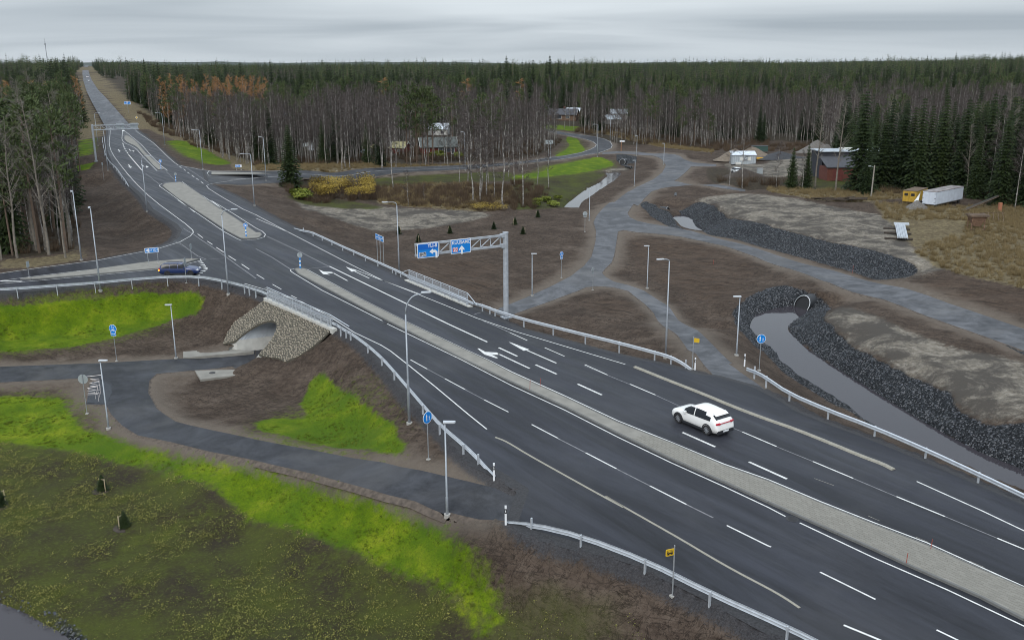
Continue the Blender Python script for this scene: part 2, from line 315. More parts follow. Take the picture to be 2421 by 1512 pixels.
CTRL += lst(-.6, (1256, 1280), (1373, 1305), (1448, 1318), (1528, 1345), (1598, 1380), (1681, 1425), (1760, 1470), (1850, 1530)) + lst(-1.7, (1330, 1330), (1430, 1360), (1530, 1395), (1630, 1450)) + lst(-3.2, (1300, 1420), (1400, 1450), (1500, 1500)) + lst(-3.6, (1150, 1460), (1280, 1512), (1400, 1560), (1600, 1640)) + lst(-2.2, (1620, 1500), (1750, 1560), (1950, 1660))
CTRL += lst(-5.4, (0, 1200), (300, 1250), (0, 1330), (600, 1300), (400, 1400), (700, 1400)) + lst(-5.0, (900, 1400), (1000, 1512), (800, 1512), (1200, 1640)) + lst(-5.8, (60, 1405), (180, 1470), (300, 1540), (400, 1640), (-150, 1330)) + lst(-6.9, (0, 1440), (130, 1520), (250, 1640), (-150, 1380), (0, 1512)) + lst(-5.2, (600, 1640))
# ---- tunnel frame
TN_P0, TN_P1 = np.array([-26.7, 99.0]), np.array([-17.3, 86.8])
TN_Q0, TN_Q1 = np.array([-12.0, 107.2]), np.array([-4.0, 94.6])
TA = unit([.9, .43]); TP = np.array([-TA[1], TA[0]]); TC0 = np.array([-27.5, 92.7]); TRAD = 2.95; TRZ = 2.4; TSPR = -3.6; SLOPE = 1/1.2
def bank_n(P0, P1, inside):
    u = unit(P1-P0); n = np.array([u[1], -u[0]])
    if n @ (inside-P0) > 0: n = -n
    return n
MID = (TN_P0+TN_P1+TN_Q0+TN_Q1)/4
TN_N = bank_n(TN_P0, TN_P1, MID); TQ_N = bank_n(TN_Q0, TN_Q1, MID)
def plane_hit(px, py):
    d = rays([(px, py)])[0]; o = np.array([0, 0, EYE])
    # z = -SLOPE * ((x-P0).n)
    a = d[2]+SLOPE*(d[:2] @ TN_N); b = -(EYE-SLOPE*(TN_P0 @ TN_N)*1.0)
    t = (-EYE-SLOPE*(-(TN_P0 @ TN_N)))/a
    return o+d*t
cob_b = [plane_hit(*p) for p in [(622, 711), (600, 728), (577, 745), (555, 760), (538, 785), (525.5, 813)]]
cob_r = [plane_hit(*p) for p in [(782.8, 779), (762, 800), (735, 822), (705, 842), (675, 854.5), (656, 845), (630, 843), (614, 838)]]
TINP = [(*Gz(a, b, z)[:2], z) for a, b, z in CTRL]+[(*Gz(a, b, z)[:2], z) for a, b, z in PATHC]
TINP += [(p[0], p[1], p[2]-.05) for p in cob_b+cob_r]
nm = len(main_R)
for i, p in enumerate(resample(MAINW, 4.0, True)): TINP.append((p[0], p[1], -.06))
MRS = resample(MAINW, 4.0, True); _mp = np.array([p[:2] for p in MAINW]); _ar = sum(_mp[i][0]*_mp[(i+1) % len(_mp)][1]-_mp[(i+1) % len(_mp)][0]*_mp[i][1] for i in range(len(_mp)))
for i, p in enumerate(MRS):
    a = MRS[i-1]; b = MRS[(i+1) % len(MRS)]; d = unit((b-a)[:2]); n = np.array([d[1], -d[0]])*(1 if _ar > 0 else -1); q = p[:2]+n*1.4
    if not inpoly([q, p[:2]+n*.3], _mp).any() and np.linalg.norm(q-np.array([-22, 93])) > 9: TINP.append((q[0], q[1], -.16))
def foot(pts, dist, z, step=5):
    "toe of the embankment on the side away from the camera"
    P = resample([Gz(*p) for p in pts], step)
    for i, p in enumerate(P):
        a = P[max(i-1, 0)]; b = P[min(i+1, len(P)-1)]; d = unit((b-a)[:2]); n = np.array([-d[1], d[0]])
        if n @ np.array([.79, .61]) < 0: n = -n
        zz = z(i/(len(P)-1)) if callable(z) else z
        q = p[:2]+n*dist; TINP.append((q[0], q[1], zz)); q = p[:2]+n*1.6; TINP.append((q[0], q[1], -.15))
foot([(1113, 728), (963, 665.6), (855, 615), (755, 565), (650, 518)], 8.5, lambda t: -4.2+t*1.2)
foot([(1240, 778), (1380, 818), (1460, 838)], 6.5, lambda t: -4.2+t*1.3)
foot([(1840, 945), (1951, 1000), (2110, 1060), (2300, 1141), (2500, 1225)], 2.2, -.7)
for x in np.linspace(-150, 190, 18):
    for y in (22, 460): TINP.append((x, y, float(hfar(x, y)) if y > 400 else -5))
for y in np.linspace(60, 440, 16):
    for x in (-150, 190): TINP.append((x, y, -3.0 if y < 300 else float(hfar(x, y))))
for t_ in np.linspace(0, 1, 8):   # highway corridor up to the raster edge
    y = 386+t_*74
    for dxr, zz in ((-5, -.06), (5, -.06), (-14, -1.5), (16, -1.5)): TINP.append((np.interp(y, RCY, RCX)+dxr, y, zz+np.interp(y, RCY, RCZ)))
X0, X1, Y0, Y1, ST = -150.0, 190.0, 22.0, 460.0, 0.5
nx, ny = int((X1-X0)/ST)+1, int((Y1-Y0)/ST)+1
def noise2(x, y, s, seed=0):
    "smooth value noise"
    x = np.asarray(x, float)/s+seed*17.3; y = np.asarray(y, float)/s+seed*9.1
    xi = np.floor(x).astype(np.int64); yi = np.floor(y).astype(np.int64); fx = x-xi; fy = y-yi
    fx = fx*fx*(3-2*fx); fy = fy*fy*(3-2*fy)
    def h(a, b):
        n = (a*374761393+b*668265263+seed*1442695) & 0xffffffff; n = ((n ^ (n >> 13))*1274126177) & 0xffffffff
        return ((n ^ (n >> 16)) & 0xffff)/65535.0
    return (h(xi, yi)*(1-fx)+h(xi+1, yi)*fx)*(1-fy)+(h(xi, yi+1)*(1-fx)+h(xi+1, yi+1)*fx)*fy
seen = {}
for p in TINP:
    k = (round(p[0], 1), round(p[1], 1)); seen[k] = p
TINP = [p for p in seen.values() if X0 <= p[0] <= X1 and Y0 <= p[1] <= Y1]
vo, eo, fo, ov = geometry.delaunay_2d_cdt([Vector((p[0], p[1])) for p in TINP], [], [], 0, 1e-4)[:4]
vz = [TINP[o[0]][2] if o else -3 for o in ov]
HR = np.full((ny, nx), -3.0)
gx = X0+np.arange(nx)*ST; gy = Y0+np.arange(ny)*ST
for f in fo:
    a, b, c = [(vo[i].x, vo[i].y, vz[i]) for i in f]
    i0 = max(0, int(math.ceil((min(a[0], b[0], c[0])-X0)/ST))); i1 = min(nx-1, int((max(a[0], b[0], c[0])-X0)/ST))
    j0 = max(0, int(math.ceil((min(a[1], b[1], c[1])-Y0)/ST))); j1 = min(ny-1, int((max(a[1], b[1], c[1])-Y0)/ST))
    if i1 < i0 or j1 < j0: continue
    det = (b[1]-c[1])*(a[0]-c[0])+(c[0]-b[0])*(a[1]-c[1])
    if abs(det) < 1e-9: continue
    xx, yy = np.meshgrid(gx[i0:i1+1], gy[j0:j1+1])
    l1 = ((b[1]-c[1])*(xx-c[0])+(c[0]-b[0])*(yy-c[1]))/det; l2 = ((c[1]-a[1])*(xx-c[0])+(a[0]-c[0])*(yy-c[1]))/det; l3 = 1-l1-l2
    m = (l1 >= -1e-6) & (l2 >= -1e-6) & (l3 >= -1e-6)
    sub = HR[j0:j1+1, i0:i1+1]; sub[m] = (l1*a[2]+l2*b[2]+l3*c[2])[m]
def blur(A, k, it=1):
    for _ in range(it):
        for ax in (0, 1):
            P = np.pad(A, [(k, k) if i == ax else (0, 0) for i in (0, 1)], mode='edge'); c = np.cumsum(P, axis=ax)
            c = np.concatenate([np.zeros_like(np.take(c, [0], axis=ax)), c], axis=ax)
            n = A.shape[ax]
            A = (np.take(c, range(2*k+1, 2*k+1+n), axis=ax)-np.take(c, range(n), axis=ax))/(2*k+1)
    return A
GXX, GYY = np.meshgrid(gx, gy); GP = np.stack([GXX.ravel(), GYY.ravel()], 1)
MAIN_IN = inpoly(GP, MAINW).reshape(ny, nx)
Hs = blur(HR, 2, 2)
WPOLY0 = None
keep = blur(MAIN_IN.astype(float), 2, 1); HR = HR*S01(keep*2)+Hs*(1-S01(keep*2))
def bil(A, x, y, default=None):
    fx = np.clip((np.asarray(x, float)-X0)/ST, 0, nx-1.001); fy = np.clip((np.asarray(y, float)-Y0)/ST, 0, ny-1.001)
    i = fx.astype(int); j = fy.astype(int); fx = fx-i; fy = fy-j
    return (A[j, i]*(1-fx)+A[j, i+1]*fx)*(1-fy)+(A[j+1, i]*(1-fx)+A[j+1, i+1]*fx)*fy
def H(x, y):
    x = np.asarray(x, float); y = np.asarray(y, float)
    ins = (x > X0) & (x < X1) & (y > Y0) & (y < Y1)
    e_ = np.minimum(np.minimum(x-X0, X1-x)/25, (Y1-y)/40); k = S01(e_)
    return np.where(ins, bil(HR, x, y)*k+hfar(x, y)*(1-k), hfar(x, y))
def h1(x, y): return float(H(x, y))
TS = np.concatenate([np.geomspace(25, 1200, 1500), np.geomspace(1205, 9000, 200)])
def hit(px, py, far=None):
    "ground point seen in this direction"
    d = unit(rays([(px, py)])[0]); t = TS; P = d[None]*t[:, None]; z = EYE+P[:, 2]; g = H(P[:, 0], P[:, 1])
    b = np.where(z < g)[0]
    if len(b) == 0: t0 = t[-1]
    else:
        i = b[0]
        if i == 0: t0 = t[0]
        else:
            a0 = z[i-1]-g[i-1]; a1 = z[i]-g[i]; t0 = t[i-1]+(t[i]-t[i-1])*a0/(a0-a1)
    p = d*t0; return (p[0], p[1], h1(p[0], p[1]))
def top_h(base, py):
    "height above base at which a vertical reaches the bearing row py"
    x, y, z = base; lo, hi = 0.0, 60.0
    for _ in range(40):
        m = (lo+hi)/2
        if proj([(x, y, z+m)])[0][1] > py: lo = m
        else: hi = m
    return lo
# ---- drawn roads other than the highway plane
def pw(P, step=3.0):
    "outline in bearings -> world points with levels from the path survey"
    return [(*Gz(a, b, zpath(a, b))[:2], zpath(a, b)) for a, b in P]
village = T('A0', (1990, 1128), (2419, 1152))[:0]+[(470, 398), (490.5, 402.5), (605, 403.6), (663, 402), (760.5, 400), (868, 396.5), (980.6, 393), (1105.8, 389.2), (1210.6, 383.5)]+T('A2', (330, 1018), (500, 998), (650, 968), (740, 938), (785, 915), (795, 895), (765, 868), (700, 843), (600, 822), (510, 803), (400, 785), (300, 752)) \
    + T('A2', (300, 742), (430, 768), (520, 785), (600, 792), (780, 817), (880, 842), (932, 868), (950, 900), (935, 930), (880, 952), (820, 975), (720, 990), (560, 1020), (300, 1056)) \
    + [(1210.6, 389.8), (1118, 396), (980.6, 402.5), (868, 408), (718, 413), (663, 418), (605, 422), (545, 426), (505, 433), (480, 440), (470, 420)]
pathR = T('A2', (860, 965), (1030, 958), (1200, 965), (1350, 985), (1440, 990), (1540, 1010), (1620, 1045), (1720, 1068), (1930, 1085), (1930, 1103), (1690, 1103), (1650, 1150), (1590, 1200), (1530, 1245), (1640, 1275), (1800, 1300), (2000, 1330), (2200, 1355)) \
    + T('A2', (2200, 1370), (2000, 1352), (1800, 1330), (1560, 1315), (1420, 1318), (1330, 1340), (1250, 1410), (1190, 1480)) + T('B2', (1150, 40), (1115, 90), (1090, 130), (1110, 165), (1180, 200), (1300, 222), (1480, 250), (1700, 285), (1900, 330), (2150, 395), (2419, 465)) \
    + T('B3', (0, 465), (300, 545), (620, 635), (1030, 752), (1300, 840), (1700, 980), (2100, 1120), (2419, 1220)) + [(2600, 842), (2600, 900)] + T('B3', (2419, 1430), (2200, 1350), (1900, 1250), (1500, 1110), (1100, 950), (800, 860), (450, 725), (200, 610), (0, 550)) \
    + T('B2', (2300, 510), (2000, 420), (1800, 370), (1600, 340), (1400, 318), (1200, 305), (1050, 285), (1000, 300), (985, 400), (965, 520), (940, 590), (880, 660), (850, 700), (880, 730), (960, 765), (1100, 800), (1250, 845), (1400, 910), (1480, 970), (1600, 1070), (1750, 1210), (1900, 1340), (2080, 1500)) \
    + T('C2', (2050, 90), (2160, 190), (2300, 290), (2380, 370)) + [(1830, 950), (1760, 920), (1690, 895)] + T('C2', (1830, 160), (1740, 30)) + T('B2', (1660, 1390), (1560, 1280), (1450, 1160), (1340, 1040), (1220, 930), (1100, 860), (950, 820), (800, 820), (700, 830), (600, 870), (450, 930), (300, 985), (150, 1040), (0, 1100)) \
    + [(1190, 757), (1172, 752), (1180, 735)] + T('B2', (0, 985), (200, 905), (400, 815), (560, 730), (680, 640), (750, 540), (775, 450), (790, 380), (795, 300), (770, 210), (800, 150), (860, 80), (950, 0)) + T('A2', (960, 1440), (1060, 1370), (1180, 1290), (1320, 1230), (1420, 1160), (1455, 1090), (1420, 1050), (1330, 1010), (1180, 990), (1000, 980), (850, 985))
pathL = [(604, 829), (433, 847.5), (250, 856), (0, 865), (-200, 868), (-200, 910), (0, 902.6), (175, 893.8), (215, 893), (240, 905)] + T('C0', (850, 330), (815, 500), (1000, 505), (1050, 590), (1150, 690), (1300, 770), (1600, 860), (2000, 940), (2419, 1000)) + T('C1', (500, 1100), (1000, 1210), (1500, 1340), (1820, 1440)) + T('D1', (1800, 190), (2100, 280), (2419, 380)) \
    + [(1240, 1246), (1262, 1190), (1251, 1158), (1210.6, 1164)] + T('C1', (2250, 1270), (1820, 1170), (1550, 1100), (1200, 1020), (900, 950), (500, 860), (0, 790)) + T('C0', (2000, 710), (1650, 640), (1480, 540), (1400, 400), (1410, 290), (1480, 230), (1850, 200), (2370, 130)) + [(604, 857)]
WPOLY = {'village_road': pw(village), 'gravel_path': pw(pathR), 'cycle_path': pw(pathL)}
PATH_IN = np.zeros((ny, nx), bool)
for P in WPOLY.values(): PATH_IN |= inpoly(GP, P).reshape(ny, nx)

# level the paths crosswise and dig the channels
_w = blur(PATH_IN.astype(float), 6, 2)+1e-6; _s = blur(HR*PATH_IN, 6, 2)/_w
_k = S01(blur(PATH_IN.astype(float), 2, 1)*1.6)*(~MAIN_IN); HR = HR*(1-_k)+_s*_k
_lat = (GXX-TC0[0])*TP[0]+(GYY-TC0[1])*TP[1]; _dN = (GXX-TN_P0[0])*TN_N[0]+(GYY-TN_P0[1])*TN_N[1]
_c = (np.abs(_lat) < 3.0) & (_dN > 3.2) & (_dN < 9) & (GXX > -45); _c2 = np.clip(1.35-.35*np.maximum(_dN-5, 0), 0, 1)*_c
HR = HR*(1-_c2)-5.0*_c2
W_A = T('B3', (-10, 1050), (100, 1020), (230, 1000), (340, 1040), (340, 1090), (210, 1140), (155, 1200), (215, 1295), (330, 1395), (470, 1490)) + T('C3', (480, 80), (680, 210), (920, 360), (1150, 500), (1420, 670), (1720, 840), (2020, 980), (2440, 1160), (3000, 1400), (3100, 1600), (2430, 1345), (2050, 1175), (1650, 1000), (1300, 870), (1060, 740), (930, 660), (850, 590), (730, 500), (580, 410), (430, 320), (280, 220), (160, 120), (80, 0)) + T('B2', (2360, 1330), (2290, 1245), (2270, 1160), (2310, 1095))
W_B = T('B2', (1525, 148), (1600, 128), (1650, 150), (1695, 185), (1700, 220), (1735, 252), (1850, 318), (1760, 306), (1630, 275), (1585, 222), (1555, 190))
W_C = T('B2', (1385, 70), (1440, 78), (1490, 110), (1530, 142), (1515, 145), (1440, 100))
W_D = T('A2', (890, 1155), (1035, 1150), (990, 1205), (930, 1255), (830, 1315), (760, 1365), (700, 1405), (640, 1445), (605, 1520), (480, 1520), (540, 1440), (615, 1385), (695, 1328), (775, 1278), (855, 1238), (915, 1190))
W_E = T('D0', (-700, 900), (0, 1195), (135, 1252), (305, 1338), (505, 1448), (620, 1530), (760, 1700), (-700, 1700))
WATERS = [(W_A, WZ), (W_B, -4.75), (W_C, -4.75), (W_D, -4.95), (W_E, -6.3)]
for P, z in WATERS:
    mk_ = inpoly(GP, [Gz(a, b, z)[:2] for a, b in P]).reshape(ny, nx).astype(float)
    bb = blur(mk_, 2, 2); wide = np.clip(blur(mk_, 6, 2)*2.4, 0, .85)*(~MAIN_IN)*(~PATH_IN)
    # banks come down to the water line, the bed lies below it
    HR = np.minimum(HR, HR*(1-wide)+(z+.25)*wide)
    k_ = S01(bb/.3); HR = HR*(1-k_)+(z-(bb-.4)*3.0)*k_
# shoulders: the ground stays close under the highway edge
_m = MAIN_IN.copy(); _ex = (np.abs(_lat) < 9) & (GXX < 8) & (GXX > -45) & (_dN > -12)
for k, zz in enumerate((-.06, -.08, -.12, -.22, -.42, -.65, -.9)):
    g_ = _m.copy(); g_[1:] |= _m[:-1]; g_[:-1] |= _m[1:]; g_[:, 1:] |= _m[:, :-1]; g_[:, :-1] |= _m[:, 1:]
    rg_ = g_ & ~_m & ~_ex & ~PATH_IN; HR = np.where(rg_, np.maximum(HR, zz), HR); _m = g_
_nb = blur(MAIN_IN.astype(float), 10, 2); _wt = np.clip(_nb*3, 0, .85)*(~MAIN_IN)*(~_ex); HR = HR*(1-_wt)+blur(HR, 3, 2)*_wt
_m = MAIN_IN.copy()
for k, zz in enumerate((-.06, -.09, -.16)):
    g_ = _m.copy(); g_[1:] |= _m[:-1]; g_[:-1] |= _m[1:]; g_[:, 1:] |= _m[:, :-1]; g_[:, :-1] |= _m[:, 1:]
    rg_ = g_ & ~_m & ~_ex & ~PATH_IN; HR = np.where(rg_, np.maximum(HR, zz), HR); _m = g_
HR = np.where(MAIN_IN, -.05, HR)
CULV = [((1890, 721), 1.05, 38, -4.15, 11), ((1470, 384), .95, 60, -4.1, 9), ((1586, 499), .8, 150, -4.4, 5)]
for cen_, r_, yw_, z_, L_ in CULV:
    c_ = np.array(Gz(cen_[0], cen_[1], z_)[:2]); u_ = np.array([math.cos(math.radians(yw_)), math.sin(math.radians(yw_))])
    al_ = (GXX-c_[0])*u_[0]+(GYY-c_[1])*u_[1]; la_ = np.abs(-(GXX-c_[0])*u_[1]+(GYY-c_[1])*u_[0])
    k_ = S01((al_-2.1)/.7)*S01((L_+3-al_)/3)*S01((r_+2.6-la_)/2.2); HR = np.maximum(HR, HR*(1-k_)+(z_+r_+.25)*k_)

for cen_, r_, yw_, z_, L_ in CULV[:2]:
    c_ = np.array(Gz(cen_[0], cen_[1], z_)[:2]); u_ = np.array([math.cos(math.radians(yw_)), math.sin(math.radians(yw_))])
    al_ = (GXX-c_[0])*u_[0]+(GYY-c_[1])*u_[1]; la_ = np.abs(-(GXX-c_[0])*u_[1]+(GYY-c_[1])*u_[0])
    k_ = S01((al_+3.5)/1.5)*S01((1.3-al_)/.7)*S01((r_+.9-la_)/.8); HR = HR*(1-k_)+np.minimum(HR, z_-r_*.85)*k_
def grow(P, z, d_):
    Q = [np.array(Gz(a, b, z)[:2]) for a, b in P]; n_ = len(Q); ar = sum(Q[i][0]*Q[(i+1) % n_][1]-Q[(i+1) % n_][0]*Q[i][1] for i in range(n_)); sg = 1 if ar > 0 else -1; o = []
    for i in range(n_):
        t_ = unit(Q[(i+1) % n_]-Q[i-1]); o.append(Q[i]+np.array([t_[1], -t_[0]])*sg*d_)
    return o
# ---- ground cover zones painted as vertex attributes
def cover(polys, k=1):
    A = np.zeros((ny, nx))
    for P in polys:
        Wp = [hit(a, b)[:2] for a, b in P]
        A[inpoly(GP, Wp).reshape(ny, nx)] = 1
    return blur(A, k, 2)
green = [T('B0', (0, 985), (300, 985), (600, 960), (900, 935), (1150, 885), (1400, 865), (1750, 855), (1900, 880), (1990, 940), (1900, 1040), (1650, 1110), (1500, 1180), (1300, 1240), (1000, 1320), (700, 1380), (300, 1410), (0, 1420), (-400, 1430), (-400, 985)),
         T('C1', (600, 180), (680, 290), (760, 330), (850, 400), (950, 470), (1050, 560), (1150, 640), (1330, 720), (1340, 850), (1430, 880), (1480, 1000), (1300, 995), (900, 920), (500, 850), (200, 790), (0, 740), (0, 670), (250, 650), (480, 680), (500, 600), (420, 530), (480, 430), (500, 300)),
         T('C0', (-600, 470), (0, 450), (200, 440), (400, 450), (600, 465), (615, 560), (690, 690), (780, 760), (950, 790), (1100, 860), (1250, 920), (1500, 955), (1700, 1025), (1900, 1065), (2150, 1120), (2419, 1180)) + T('D1', (400, 90), (700, 180), (950, 225), (1100, 290), (1250, 365), (1500, 395), (1570, 450), (1750, 530), (1830, 610), (1960, 650), (2060, 710), (2150, 800), (2260, 930), (2340, 1080), (2400, 1220), (2350, 1400), (2250, 1512), (2050, 1512), (2090, 1300), (1900, 1120), (1600, 950), (1300, 860), (1000, 680), (700, 560), (350, 430), (0, 380)) + T('C0', (2200, 1400), (1900, 1250), (1500, 1130), (1200, 1080), (900, 990), (600, 930), (300, 880), (0, 860), (-600, 850)),
         T('A0', (800, 740), (860, 740), (880, 850), (860, 980), (760, 1010), (690, 980), (760, 880)), T('A0', (700, 1110), (870, 1060), (870, 1090), (700, 1170)),
         T('A0', (1450, 790), (1600, 850), (1800, 880), (1950, 950), (2100, 1030), (2180, 1070), (2100, 1090), (1900, 1050), (1700, 960), (1600, 880)),
         T('A2', (830, 1005), (900, 1040), (960, 1075), (940, 1100), (700, 1150), (400, 1190), (0, 1230), (0, 1190), (300, 1150), (340, 1100), (560, 1060)),
         T('A2', (520, 815), (620, 840), (650, 900), (690, 930), (680, 960), (600, 985), (440, 1010), (400, 1000), (500, 950), (550, 900), (510, 850)),
         T('A2', (520, 720), (650, 730), (640, 760), (540, 760), (300, 740), (290, 700))]
weeds = [T('A1', (1050, 1210), (1500, 1190), (2000, 1160), (2419, 1150), (2419, 1230), (2000, 1250), (1600, 1265), (1200, 1290), (1050, 1260)), T('C0', (-600, 700), (0, 860), (300, 880), (600, 930), (900, 990), (1200, 1080), (1500, 1130), (1900, 1250), (2200, 1400)) + T('D1', (0, 380), (350, 430), (700, 560), (1000, 680), (1300, 860), (1600, 950), (1900, 1120), (2090, 1300), (2060, 1700), (0, 1900)) + [(100, 1700), (-200, 1400)],
         T('D2', (0, 1080), (200, 1095), (400, 1110), (600, 1175), (800, 1185), (1000, 1210), (1130, 1260), (1230, 1340), (1300, 1420), (1340, 1600), (0, 1700), (-400, 1600), (-150, 1300)),
         T('A2', (0, 1230), (400, 1190), (700, 1150), (900, 1180), (780, 1270), (600, 1390), (500, 1490), (300, 1500), (0, 1512)),
         T('A3', (420, 1180), (580, 1190), (700, 1240), (1250, 1250), (1300, 1310), (900, 1330), (430, 1310)), T('A1', (400, 1290), (700, 1400), (1100, 1460), (1250, 1500), (900, 1505), (400, 1440), (300, 1380))]
gravel = [T('B3', (0, 830), (180, 805), (300, 840), (420, 900), (560, 960), (600, 1010), (520, 1130), (640, 1250), (780, 1360), (900, 1430), (1050, 1512)) + T('C3', (1300, 220), (1700, 400), (1850, 600), (2100, 720), (2419, 680), (3000, 700), (3000, 1400), (2419, 1180), (2000, 1000), (1400, 690), (900, 380), (400, 20)) + T('B3', (460, 1500), (210, 1290), (150, 1200), (210, 1130), (320, 1065), (230, 1030), (0, 1055)) + T('B2', (2330, 1100), (2300, 1160), (2310, 1240), (2419, 1370)) + T('C3', (100, 0), (300, 210), (600, 400), (900, 600), (1310, 850), (1200, 830), (1000, 720), (800, 600), (500, 440), (250, 290), (0, 60)) + T('B2', (2350, 1420), (2200, 1280), (2120, 1180), (2080, 1070), (2150, 980), (2250, 900), (2419, 830)),
          T('C3', (2419, -100), (3000, 100), (3000, 300), (2419, 60), (2200, -60), (2300, -100)),
          T('B2', (1210, 20), (1290, 0), (1390, 80), (1520, 150), (1560, 230), (1630, 280), (1500, 262), (1330, 160), (1220, 60)),
          T('B2', (1560, 100), (1700, 40), (1830, 10), (1950, 90), (2100, 180), (2419, 240)) + T('B3', (300, 320), (600, 400), (850, 440), (1100, 500), (1300, 570), (1410, 650), (1390, 700), (1300, 745), (1050, 752), (1000, 740), (600, 620), (300, 540), (0, 462)) + T('B2', (2100, 370), (1850, 325), (1700, 235), (1690, 190), (1600, 130)),
          T('A2', (980, 985), (1180, 995), (1180, 1060), (1080, 1090), (990, 1050)), T('D0', (-600, 900), (0, 1050), (160, 1090), (300, 1180), (500, 1240), (700, 1340), (820, 1512), (1000, 1700), (600, 1700), (500, 1450), (300, 1340), (130, 1255), (0, 1200), (-600, 1000))]
sand = [T('B3', (520, 1120), (610, 1010), (700, 1010), (1000, 1090), (1200, 1180), (1500, 1300), (1700, 1400), (2419, 1512)) + T('C3', (2600, 500), (2419, 670), (2250, 745), (2100, 700), (1850, 600), (1700, 400), (1300, 220), (950, 10)) + T('B3', (900, 1430), (640, 1250)),
        T('A3', (-700, 1410), (-200, 1350), (0, 1370), (300, 1410), (700, 1500)) + T('B3', (1000, 130), (1350, 200), (1350, 450), (1700, 560), (1740, 630), (1500, 720), (1350, 760), (1200, 760), (1400, 700), (1400, 640), (1250, 560), (850, 440), (600, 400), (300, 320), (0, 240)) + T('B2', (2150, 180), (1950, 90), (1950, 30)),
        T('A1', (380, 1420), (700, 1430), (1150, 1480), (1700, 1512)) + T('B1', (1900, 90), (2260, 140), (2000, 200), (1700, 260), (1200, 295), (900, 230), (600, 120), (420, 60)),
        T('A2', (2000, 1060), (2419, 1080)) + T('A3', (0, 1040), (300, 1000), (560, 1010), (560, 1180), (0, 1200), (-300, 1180)),
        T('A2', (820, 1140), (1100, 1100), (1100, 1130), (1030, 1155), (900, 1160)), T('B3', (1060, 755), (1300, 850), (1700, 990), (2100, 1130), (2419, 1240), (2419, 1200), (2100, 1090), (1700, 930), (1300, 800))]
dry = [T('B3', (1150, 180), (1900, 100), (1900, 420), (1450, 480), (1330, 400)), T('B3', (1400, 480), (1500, 420), (1800, 330), (2419, 280), (2900, 200), (2900, 900), (2419, 840), (2100, 760), (1760, 690), (1500, 560), (1400, 520)), T('B3', (1900, 100), (2419, 50), (2900, 0), (2900, 320), (2419, 300), (1850, 360)),
       T('A3', (0, 1340), (200, 1370), (450, 1420), (800, 1440), (1300, 1400), (1300, 1330), (500, 1320), (0, 1300)), T('A3', (1000, 1430), (1300, 1460), (1900, 1480), (2419, 1400), (2700, 1700), (1900, 1620), (1100, 1600)),
       T('A0', (800, 610), (860, 590), (900, 640), (870, 730), (790, 700)), T('A0', (800, 230), (850, 330), (860, 440), (900, 560), (850, 560), (820, 440), (790, 330)), T('A0', (850, 200), (1000, 280), (1100, 380), (1180, 480), (1300, 560), (1500, 640), (1550, 720), (1700, 780), (1900, 880), (2170, 990), (2419, 1060), (2419, 1140), (2200, 1120), (2170, 1060), (1960, 940), (1600, 830), (1350, 720), (1200, 640), (1060, 470), (960, 370), (880, 280)),
       T('A1', (0, 1050), (430, 1080), (1000, 1060), (1500, 1090), (2000, 1080), (2000, 1100), (1500, 1112), (900, 1125), (500, 1140), (0, 1142)), T('A2', (600, 770), (900, 800), (1200, 880), (1500, 930), (1900, 990), (1900, 950), (1300, 840), (900, 760), (600, 740)),
       T('B0', (0, 560), (300, 540), (620, 530), (760, 380), (840, 380), (780, 560), (500, 610), (0, 660)), T('A1', (1400, 1270), (2000, 1260), (2419, 1290)) + T('B1', (2419, 40), (2260, 110), (1900, 95), (1400, 60)) + T('A1', (1150, 1450), (1150, 1300))]
forest = [T('A1', (900, 1400), (500, 1400), (200, 1260), (300, 1170), (1100, 1180), (1050, 1300), (1500, 1290), (2419, 1290)) + T('B1', (2419, 40), (1900, 80), (1200, 40)),
          [(-300, 610), (0, 612), (120, 603), (175, 590), (185, 540), (165, 480), (190, 420), (198, 330), (203, 260), (196, 200), (190, 180), (-300, 180)],
          [(305, 250), (335, 285), (360, 300), (400, 322), (450, 345), (520, 375), (600, 392), (900, 388), (1100, 382), (1215, 375), (1270, 368), (1310, 350), (1330, 330), (1270, 305), (1300, 295), (1400, 322), (1480, 345), (1560, 340), (1640, 352), (1730, 345), (1850, 330), (1900, 345), (1960, 340), (1980, 455), (2100, 462), (2250, 455), (2421, 500), (2700, 560), (2700, 180), (305, 180)],
          T('A3', (60, 1290), (150, 1320), (430, 1330), (430, 1240), (150, 1200), (60, 1220)), T('A2', (1850, 1100), (2100, 1130), (2419, 1200), (2419, 1330), (2200, 1320), (1900, 1260), (1840, 1190))]
wet = [T('A3', (180, 1510), (700, 1550), (700, 1480), (420, 1430)), T('A2', (1700, 1310), (2419, 1380), (2419, 1420), (2000, 1400)), T('B3', (0, 60), (600, 60), (700, 140), (400, 200), (0, 180)), T('B3', (0, 180), (500, 280), (900, 330), (800, 400), (300, 320)), T('B3', (1700, 690), (2419, 840), (2800, 1000), (2419, 1110), (1900, 960), (1500, 830), (1350, 780)),
       T('B2', (1100, 310), (1700, 390), (2300, 560), (2300, 700), (2150, 800), (1700, 880), (1400, 800), (1150, 620)), T('B2', (1600, 850), (1950, 800), (2250, 820), (2050, 1060), (2200, 1300), (1900, 1000)), T('B1', (1400, 550), (2200, 520), (2300, 700), (2200, 900), (1900, 880), (1500, 700)), T('B2', (500, 960), (900, 920), (1250, 960), (1100, 1130), (800, 1060))]
C1 = [np.maximum(cover(green[:2]+green[3:], 1), np.clip(cover(green[2:3], 2)*1.1, 0, 1)), cover(weeds, 3), cover(gravel), cover(sand, 3)]
C2 = [cover(dry, 3), cover(forest, 3), None, cover(wet, 4)]
